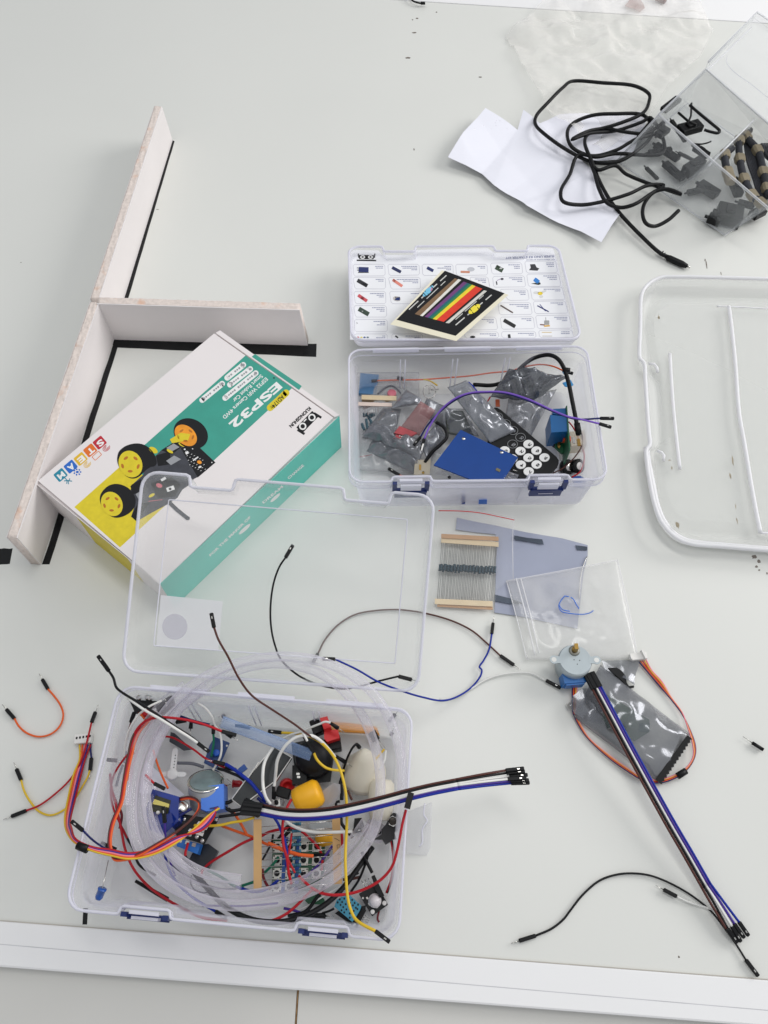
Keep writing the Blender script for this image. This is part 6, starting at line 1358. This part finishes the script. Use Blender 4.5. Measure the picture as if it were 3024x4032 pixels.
jumper('long red wire arching from the left wall over the tubing to a black end', 'red', 'a1', [(555,1290),(500,1180),(450,1060),(435,950),(455,840),(520,730),(590,650)], [2.0,2.4,3.0,3.4,3.8,4.4,5.0], group=GJ)
jumper('bright red wire crossing over the tubing towards the small push button', 'red', 'a1', [(598,680),(590,600),(620,510),(690,440),(780,415),(900,420),(1020,440),(1140,475),(1240,515)], [4.6,5.2,5.7,6.2,6.6,6.8,6.6,6.3,6.0], b=((1345,545),'b',5.6), r=.1, group=GJ)
jumper('red wire running inside the coil from the tubing to a black pinned end', 'red', 'a1', [(805,550),(880,560),(960,600),(1040,650),(1120,710),(1190,745),(1265,780)], [2.4,2.4,2.6,2.8,3.0,3.0,3.0], b=((1345,795),'f',3.0), r=.08, group=GJ)
jumper('red wire ending in a black boot on the blue servo', 'red', 'k4', [(50,0),(120,70),(195,145)], [5.0,4.9,4.8], b=((370,235),'b',4.7), r=.085, group=GJ)
jumper('orange wire dropping behind the blue servo inside the coil', 'orange', 'a1', [(742,650),(770,740),(800,820),(850,930)], [3.0,3.0,3.0,3.4], r=.08, group=GJ)
jumper('thick orange and red lead bundle inner strand along the left of the coil', 'orange', 'k1', [(500,500),(400,600),(300,740),(220,900),(160,1080),(110,1300),(70,1560)], [5.2,5.2,5.2,5.2,5.2,5.2,5.2], r=.14, group=GJ)
jumper('short orange stub wires below the three-way connector', 'orange', 'k1', [(260,490),(330,560),(400,660)], [4.2,4.4,4.6], r=.1, group=GJ)
jumper('black boot and dark red wire hanging at the back left wall', 'darkred', 'k1', [(140,650),(110,760),(80,900)], [4.0,3.6,3.0], a=((195,490),'b',4.4), r=.07, group=GJ)
jumper('white wire arc at the back wall behind the blue sensor board', 'white', 'a1', [(1065,310),(1120,345),(1170,410),(1190,470),(1225,520),(1240,620),(1230,700),(1170,810)], [5.2,5.0,4.6,4.0,3.4,3.0,2.8,2.4], r=.085, group=GJ)
bs_ = thing('sensor_board', 'small dark blue sensor board with a blue dial inside the coil', 'circuit board', P('a1',(1200,680),1))
mb = MB().m(mat('deep_blue_board', (16,56,112), rough=.35, var=.1)); mb.prism([P('a1', q, 1.8) for q in ((1190,555),(1298,598),(1240,730),(1200,790),(1110,745),(1150,620))][::-1], -Z*.16); mb.build('board', bs_)
MB().m(mat('dial_blue', (30,90,190), rough=.4)).lathe(P('a1',(1205,675),1.82), Z, [(0,.28),(.25,.26),(.28,.18)], 18).build('dial', bs_); MB().m(WHITEP).lathe(P('a1',(1278,620),1.81), Z, [(0,.08),(.01,.07)], 10).build('mounting_hole', bs_)
jumper('green wire with black boot standing on the small blue sensor board', 'green', 'a1', [(1180,535),(1182,600),(1165,700)], [3.0,2.6,2.2], a=((1180,470),'b',3.2), r=.09, group=GJ)
jumper('black booted wire at the dark sensor board with a bright pin', 'red', 'a1', [(1265,755),(1300,770)], 3.3, a=((1180,735),'m',3.3), group=GJ)
jumper('blue wire running from the sensor board down to the ribbon connectors', 'blue', 'k2', [(120,950),(220,1010),(320,1080),(420,1160),(520,1240),(620,1360),(700,1460),(780,1560)], [3.6,3.8,4.0,4.2,4.2,4.2,4.2,4.2], r=.13, group=GJ)
jumper('black wire from the left sliding under the display module', 'black', 'k2', [(-10,1020),(100,1050),(200,1090),(320,1140),(430,1210)], [3.2,3.4,3.6,3.6,3.4], r=.11, group=GJ)
mb = MB().m(PCBB); mb.prism([P('k2', q, 2.6) for q in ((315,1030),(420,945),(475,1020),(370,1100))][::-1], -Z*.2); tag(mb.build('circuit_board'), 'tiny blue board tip by the crossing blue wires', 'circuit board')
def booted(label, c_, a, b_, z, zb=None, pin=True, group='loose booted pins in the lower kit box'):
    pa, pb = P(c_, a, z), P(c_, b_, z if zb is None else zb); o = thing('booted_pin', label, 'wire pin', (pa+pb)/2, group); d = (pb-pa).normalized()
    MB().m(HOUS, True).tube([pa, pa.lerp(pb,.5), pb], [.11,.15,.17], 8).build('boot', o)
    if pin: MB().m(STEEL).tube([pb, pb+d*.6], .03, 5).build('pin', o)
booted('loose black boot with a dark pin above the pale blue sleeve', 'k2', (275,315), (515,350), 1.2)
booted('dark boot lying upright by the back right corner of the tray', 'k3', (1290,385), (1395,260), 3.4)
booted('small black boot beside the white wire at the right wall', 'k3', (1325,610), (1340,560), 3.0)
booted('black boot under the red wire at the end of the coil top', 'a1', (1250,515), (1315,555), 5.6)
booted('black boot at the coil top, left of the dark crossed stubs', 'a1', (985,440), (910,448), 3.0)
booted('upright dark boot below the crossed stubs inside the coil top', 'a1', (1020,430), (1015,495), 2.6)
booted('black booted end where the white wire meets the red caps', 'k3', (330,400), (460,485), 5.4, 5.0)
booted('black booted end lying beside the yellow wire at the joystick', 'k3', (420,940), (585,1045), 3.6, 3.2)
booted('black booted end against the ivory cone tip', 'k3', (765,745), (810,800), 4.0, 3.6)
booted('black boot standing left of the black slide switch', 'k2', (900,1310), (905,1510), 3.0, 2.6)
booted('black boot at the resistor strip under the orange wire end', 'k5', (1480,900), (1225,910), 2.6, 2.4, False)
booted('dark boot crossing behind the coil at lower left', 'a3', (615,680), (850,815), 1.4, 1.4, False)
booted('small dark boot by the lower left of the coil', 'a3', (365,400), (470,455), 2.6, 2.6, False)
booted('dark boot near the front wall left of the cyan sensor', 'k7', (0,725), (340,740), 1.2, 1.2, True)
booted('dark boot end lying above the brown wire at the right', 'k6', (370,1270), (540,1170), 1.4, 1.4, False)
# navy wire with grey housing over the left wall
jumper('navy wire with grey housing poking over the left wall of the tray', 'navy', 'a3', [(235,315),(290,370),(340,410),(400,445),(470,465)], [6.3,6.0,5.2,4.4,3.6], a=((150,245),'f',6.4), r=.07, group=GJ)
jumper('white arc wire left of two, over the display module', 'white', 'k2', [(895,670),(800,820),(745,950),(725,1100),(725,1250),(745,1400),(790,1520),(850,1600)], [4.4,4.6,4.8,4.8,4.6,4.6,4.4,4.2], r=.12, group=GJ)
jumper('white loop wire right of two, arching from display over the joystick', 'white', 'k2', [(910,1310),(925,1200),(940,1050),(960,900),(1030,740),(1130,610),(1270,510),(1420,480),(1540,490),(1659,560),(1760,660),(1900,830)], [3.4,3.6,4.2,4.8,5.4,5.8,6.0,6.0,5.9,5.6,5.0,4.2], r=.12, group=GJ)
jumper('white wire entering from the upper left to the red caps', 'white', 'k2', [(1010,555),(1180,470),(1380,410),(1520,345),(1659,290),(1740,258),(1830,270)], [3.0,3.6,4.2,4.8,5.2,5.4,5.5], r=.085, group=GJ)
jumper('yellow wire with black housing curving from the back over the whole right side', 'yellow', 'a2', [(385,525),(470,530),(530,542),(610,560),(680,605),(750,680),(800,770),(830,860),(850,960),(858,1080),(858,1200),(850,1350),(848,1480),(862,1700),(880,1790),(915,1870),(960,1910),(1065,1965)], [2.6,3.0,4.0,5.0,5.4,5.7,5.9,6.0,6.0,5.9,5.9,5.9,6.0,5.8,6.0,6.3,6.6,6.9], a=((288,515),'f',2.4), b=((1170,2045),'f',6.9), r=.105, group=GJ)
jumper('yellow wire sagging from the black joystick boot to the ivory cone', 'yellow', 'k3', [(65,890),(110,990),(190,1080),(280,1140),(400,1170),(560,1180)], [4.8,4.6,4.4,4.2,4.0,3.6], a=((-110,590),'f',5.2), r=.1, group=GJ)
jumper('short white wire stub over the black boot at the joystick', 'white', 'k2', [(1370,415),(1410,490),(1450,570)], [6.3,6.2,6.0], r=.09, group=GJ)
jumper('black wire arching over to the ivory cone tip', 'black', 'k3', [(540,1260),(555,1150),(590,1030),(650,890),(710,790),(770,735)], [2.0,2.6,3.2,3.8,4.2,4.2], r=.09, group=GJ)
jumper('short yellow wire between the tubes at the right', 'yellow', 'k3', [(1070,1000),(1140,920),(1215,830)], 2.8, r=.08, group=GJ)
jumper('short white wire between the tubes at the right', 'white', 'k3', [(1130,1170),(1190,1080),(1225,980),(1240,850)], 3.0, r=.08, group=GJ)
jumper('thin white wire standing at the right wall of the tray', 'white', 'k3', [(1360,560),(1395,480),(1430,400)], 2.6, r=.05, group=GJ)
jumper('yellow wire crossing from the relay board to the left kraft tape', 'yellow', 'k4', [(850,830),(1000,830),(1150,835),(1300,820),(1450,785),(1659,750),(1830,700)], [3.4,3.6,3.8,4.0,4.2,4.4,4.6], r=.1, group=GJ)
jumper('orange wire slanting under the left kraft tape', 'orange', 'a3', [(1240,280),(1350,320),(1460,360),(1560,410),(1640,440),(1780,490)], [1.6,1.8,2.0,2.2,2.4,2.6], r=.1, group=GJ)
jumper('orange wire stub from a black boot near the display', 'orange', 'k4', [(1500,630),(1560,720),(1610,800),(1720,1000)], 2.0, a=((1400,560),'b'), r=.1, group=GJ)
jumper('orange wire end crossing the resistor bodies', 'orange', 'k5', [(480,700),(620,760),(760,830),(880,860),(980,890),(1220,915)], [3.6,3.7,3.8,3.8,3.9,4.0], r=.12, group=GJ)
jumper('red wire from the front left under the left kraft tape', 'red', 'k4', [(960,1659),(980,1570),(1060,1480),(1200,1380),(1400,1260),(1659,1110),(1900,1010),(2100,930)], [1.2,1.2,1.4,1.6,1.8,2.0,2.2,2.2], a=((960,1760),'b',1.2), r=.1, group=GJ)
jumper('red wire arching behind the resistor strip', 'red', 'k5', [(370,590),(480,530),(620,490),(780,465),(950,480),(1050,530),(1150,620),(1250,720),(1310,800),(1360,900)], [2.6,2.8,3.0,3.0,3.0,2.8,2.6,2.4,2.2,2.0], r=.1, group=GJ)
jumper('red wire passing vertically over the resistor leads, left one', 'red', 'k5', [(1350,-900),(1180,-650),(1040,-350),(870,-60),(780,140),(725,330),(715,560),(735,760),(790,960),(815,1180),(860,1370)], [4.0,4.0,4.0,4.2,4.4,4.6,4.6,4.6,4.4,4.0,3.6], r=.1, group=GJ) if False else jumper('red wire passing vertically over the resistor leads, left one', 'red', 'k5', [(860,-10),(780,140),(725,330),(715,560),(735,760),(790,960),(815,1180),(860,1370)], [3.8,4.0,4.6,4.8,4.8,4.6,4.2,3.8], r=.1, group=GJ)
jumper('short red wire over the keypad, right of the vertical one', 'red', 'k5', [(865,540),(850,680),(820,830),(800,940),(860,1080),(920,1190)], 4.0, r=.08, group=GJ)
jumper('long red wire sweeping from the keypad round the right side up to the ribbon clip', 'red', 'k6', [(-430,1240),(-330,1340),(-210,1440),(-60,1520),(100,1550),(300,1545),(520,1500),(720,1420),(900,1310),(1030,1180),(1110,1050),(1170,850),(1220,620),(1260,400),(1320,160)], [4.0,4.2,4.4,4.6,4.8,4.9,5.0,5.2,5.4,5.6,5.8,6.0,6.2,6.4,6.5], r=.1, group=GJ)
jumper('red wire forking from the sweeping one down to the front wall', 'red', 'a4', [(605,745),(560,790),(480,870),(400,930),(300,970),(180,965),(60,930)], [4.2,4.1,4.0,4.0,4.0,3.8,3.6], r=.1, group=GJ)
jumper('dark red wire running along the lower left under the tubing', 'red', 'a3', [(430,-100),(440,0),(470,120),(510,300),(540,450),(600,590),(700,710),(820,800),(960,880),(1100,945),(1280,965)], [2.6,2.6,2.6,2.4,2.2,2.0,1.8,1.8,2.2,2.8,3.2], r=.095, group=GJ)
jumper('blue wire curving below the left kraft tape', 'blue', 'k5', [(-40,1420),(60,1450),(200,1490),(350,1490),(480,1440),(560,1380),(650,1300)], [1.2,1.4,1.6,1.8,1.8,1.8,1.8], r=.11, group=GJ)
jumper('green wire leaving the keypad to the lower left', 'green', 'k5', [(650,930),(560,1050),(440,1170),(300,1310),(150,1370),(20,1410)], [2.2,2.0,1.6,1.4,1.2,1.0], r=.1, group=GJ)
jumper('blue wire dropping from the ribbon over the resistor strip', 'blue', 'k5', [(580,290),(640,380),(690,500),(760,700),(790,900),(770,1080)], [4.8,4.6,4.4,4.2,4.0,3.8], r=.1, group=GJ)
jumper('white wire crossing under the ribbon to the right kraft tape', 'white', 'k5', [(750,340),(880,420),(1050,490),(1250,525),(1400,528),(1540,525),(1700,520),(1860,515)], [4.4,4.4,4.4,4.4,4.5,4.6,4.6,4.6], b=((2000,490),'f',4.4), r=.11, group=GJ)
jumper('black wire passing behind the left of the resistor strip', 'black', 'k5', [(560,560),(540,680),(460,850),(385,980)], 2.4, r=.08, group=GJ)
jumper('dark red wire behind the lower left of the resistor strip', 'darkred', 'k5', [(385,1120),(400,1250),(450,1370),(520,1460)], 2.0, r=.1, group=GJ)
jumper('purple wire running down right over the keypad', 'purple', 'k5', [(1530,750),(1440,880),(1300,1060),(1150,1200),(1040,1300)], 3.0, r=.09, group=GJ)
jumper('short red wire under the purple one at the keypad right', 'red', 'k5', [(1370,980),(1360,1080),(1350,1160)], 3.2, r=.09, group=GJ)
jumper('black wire crossing the front right of the tray, long one', 'black', 'k6', [(740,700),(715,850),(680,980),(630,1120),(590,1220),(530,1340),(420,1500)], [2.4,2.2,2.0,1.8,1.6,1.4,1.2], r=.09, group=GJ)
jumper('black wire crossing the front right of the tray, short one', 'black', 'k6', [(605,860),(660,970),(720,1090),(770,1190)], [2.0,2.2,2.2,2.2], r=.12, group=GJ)
jumper('brown wire stub lying right of the right kraft tape', 'brown', 'k6', [(290,1300),(420,1290),(560,1260)], 1.4, r=.1, group=GJ)
jumper('purple wire across the front behind the tubing', 'purple', 'a3', [(1100,860),(1250,860),(1400,862),(1500,855),(1650,840)], [2.2,2.2,2.2,2.0,1.8], r=.07, group=GJ)
jumper('thin purple wire near the front wall', 'purple', 'a4', [(400,878),(460,890),(540,915)], 1.4, r=.09, group=GJ)
jumper('white wire slanting under the front tubing to the right', 'white', 'a4', [(480,905),(560,870),(640,820),(740,760),(860,690)], [1.2,1.4,1.5,1.6,1.6], r=.06, group=GJ)
jumper('black wire from the cyan sensor to the front boots', 'black', 'k7', [(480,610),(400,650),(280,690)], 1.4, r=.08, group=GJ)
jumper('red wire tail sticking out below the LED board', 'darkred', 'k7', [(1215,650),(1195,720),(1190,790),(1215,835)], .8, r=.07, group=GJ)
mb = MB().m(PCBG); mb.prism([P('k7', q, .8) for q in ((0,480),(120,370),(260,390),(325,470),(320,545),(60,540))][::-1], -Z*.16); tag(mb.build('circuit_board'), 'green board scrap near the front wall under the red wire', 'circuit board')
mb = MB().m(STEEL); mb.lathe(P('a3',(960,145),3.6), Vector((.2,.2,1)), [(0,.36),(.1,.4),(.3,.38),(.34,.3)], 20); tag(mb.build('metal_ring_cap'), 'shiny steel cap between the blue servo and the motor cover', 'metal cap')
jumper('glossy dark blue wire lobe between the servo and the relay board', 'navy', 'k4', [(440,880),(500,780),(600,680),(720,600),(800,560)], [3.6,3.8,3.8,3.6,3.4], r=.12, group=GJ)
jumper('black wires bunch crossing right of the motor cover', 'black', 'k4', [(1250,690),(1400,670),(1550,650),(1700,620)], [3.4,3.4,3.4,3.6], r=.11, group=GJ)
jumper('second black wire running left of the motor cover bottom', 'black', 'k4', [(1330,470),(1420,450),(1470,420)], 3.2, r=.14, group=GJ)
jumper('grey jumper end lying under the nylon servo horn', 'grey', 'a1', [(920,745),(1030,750),(1110,775)], 2.0, r=.12, group=GJ)
jumper('grey wire inside the left wall behind the red one', 'grey', 'a1', [(545,660),(530,740),(500,820),(475,915)], 2.2, r=.1, group=GJ)
jumper('navy wire stubs crossed at the top inside the coil', 'navy', 'a1', [(940,410),(1010,435),(1080,455),(1150,470)], 3.2, r=.14, group=GJ)
# ribbon 1: from the heap over the right wall
rib1, en1 = ribbon('ribbon of brown black white and blue wires reaching right over the tray wall', 'ribbons of joined jumper wires', ['brown','black','white','white','purple','blue'],
    [(240,1085),(400,1115),(560,1122),(760,1105),(960,1065),(1150,1018),(1310,975),(1480,935),(1659,900)], [5.0,5.8,6.4,6.9,7.2,7.4,7.5,7.4,7.2], .135, 'a2', r=.085)
for k, e in enumerate(en1):
    MB().m(HOUS).obox(e[0]+Vector((-1.45,.15-.02*k,.0)), e[0], .26, .26, bev=.04).build('connector', rib1)
    tq = ((540,1498),(545,1512),(560,1530),(552,1545),(566,1556),(570,1568))[k]; tp_ = P('r', tq, 6.0-.22*(k % 3)); mid = e[1].lerp(tp_, .5)+Z*.15
    MB().m(wm(['brown','black','white','white','purple','blue'][k])).tube(spline([e[1], mid, tp_], 8), .085, 8).build('wire', rib1)
    housing(rib1, tp_+Vector((1.35,.18-.02*k,-.05)), tp_, 'f')
a, b_ = P('a2',(1325,960),7.9), P('a2',(1295,1075),7.9); MB().m(HOUS).obox(a, b_, .42, .16).build('tape_wrap', rib1)
MB().m(HOUS).obox(P('a2',(105,1040),4.6), P('a2',(235,1100),4.8), .9, .5, bev=.08).build('connector_block', rib1)

for lab, pts, z in (('clear tube strand on the far left of the coil, outermost', [(272,1740),(278,1660),(302,1590),(345,1525),(400,1478)], 5.4), ('clear tube strand lying inside the coil at lower left', [(330,1700),(335,1780),(372,1850),(440,1902),(520,1918)], 3.9)):
    mb = MB().m(TUBE); mb.tube(spline([P(y, q, z) for q in pts], 7), .33, 12, False); tag(mb.build('tubing_piece'), lab, 'tubing')
# more of the tangle at the bottom of the tray
XT = [('black wire looping low between servo and front wall','black','a3',[(520,300),(560,380),(600,450),(640,560),(760,640)],1.2,.09),
('dark wire bundle end hanging at the left wall of the tray','darkred','a3',[(500,300),(515,200),(480,120),(440,20)],1.6,.1),
('thin black wire loop beside the thick black lead','black','a3',[(1020,640),(1015,690),(1040,740),(1100,765),(1180,762),(1205,800)],3.4,.045),
('grey wire lying under the coil at the front','grey','a3',[(880,560),(980,640),(1100,700),(1250,740),(1350,735)],1.4,.07),
('teal wire crossing below the relay board','green','a3',[(1140,600),(1250,660),(1340,720),(1400,730)],1.2,.1),
('black wire over the tray bottom left of the sensor','black','a4',[(430,935),(560,900),(640,800),(700,720)],1.6,.13),
('black wire running beside the purple one behind the keypad','black','k5',[(900,430),(780,440),(700,560),(640,640)],2.4,.1),
('black wire under the ivory cone at the right','black','k3',[(520,1659),(520,1500),(500,1380),(540,1270)],2.0,.14),
('black wire left of the right kraft tape','black','k6',[(180,110),(185,40),(240,20)],3.0,.1),
('black wire below the wire ribbon by the kraft tape','black','k6',[(260,290),(270,380),(360,500),(450,620)],3.0,.12),
('red wire right of the right kraft tape, short','red','k6',[(265,540),(275,640),(265,780)],2.4,.12),
('brown wire behind the ivory cone base','brown','k3',[(620,1500),(660,1600),(690,1659)],2.2,.09),
('navy wire beneath the ribbon connectors','navy','k2',[(640,1500),(760,1600),(900,1659)],4.2,.12),
('black lead behind the light blue motor cover','black','a1',[(1255,1060),(1300,1090),(1420,1080),(1500,1100)],3.2,.12)]
for lab, c, cr_, pts, z, r_ in XT: jumper(lab, c, cr_, pts, z, r=r_, group=GJ)
booted('black boot standing by the resistor strip top', 'k5', (740,600), (850,470), 3.2, 3.2, False)
booted('dark boot by the front wall right of the latch', 'a4', (540,930), (700,930), 1.4, 1.4, True)
mb = MB().m(mat('black_strip', (16,17,19), rough=.5, spec=.25)); mb.prism([P('k6', q, 1.2) for q in ((480,300),(600,290),(640,420),(560,480),(460,480))][::-1], -Z*.6); tag(mb.build('switch'), 'black block under the clear tube left of the ivory tube', 'switch')
mb = MB().m(mat('dusty_box', (58,62,70), rough=.5, var=.2)); mb.prism([P('a1', q, 1.2) for q in ((870,520),(900,530),(1020,640),(960,650),(860,590))][::-1], -Z*.4); tag(mb.build('grey_module'), 'grey module under the red wire inside the top of the coil', 'module')
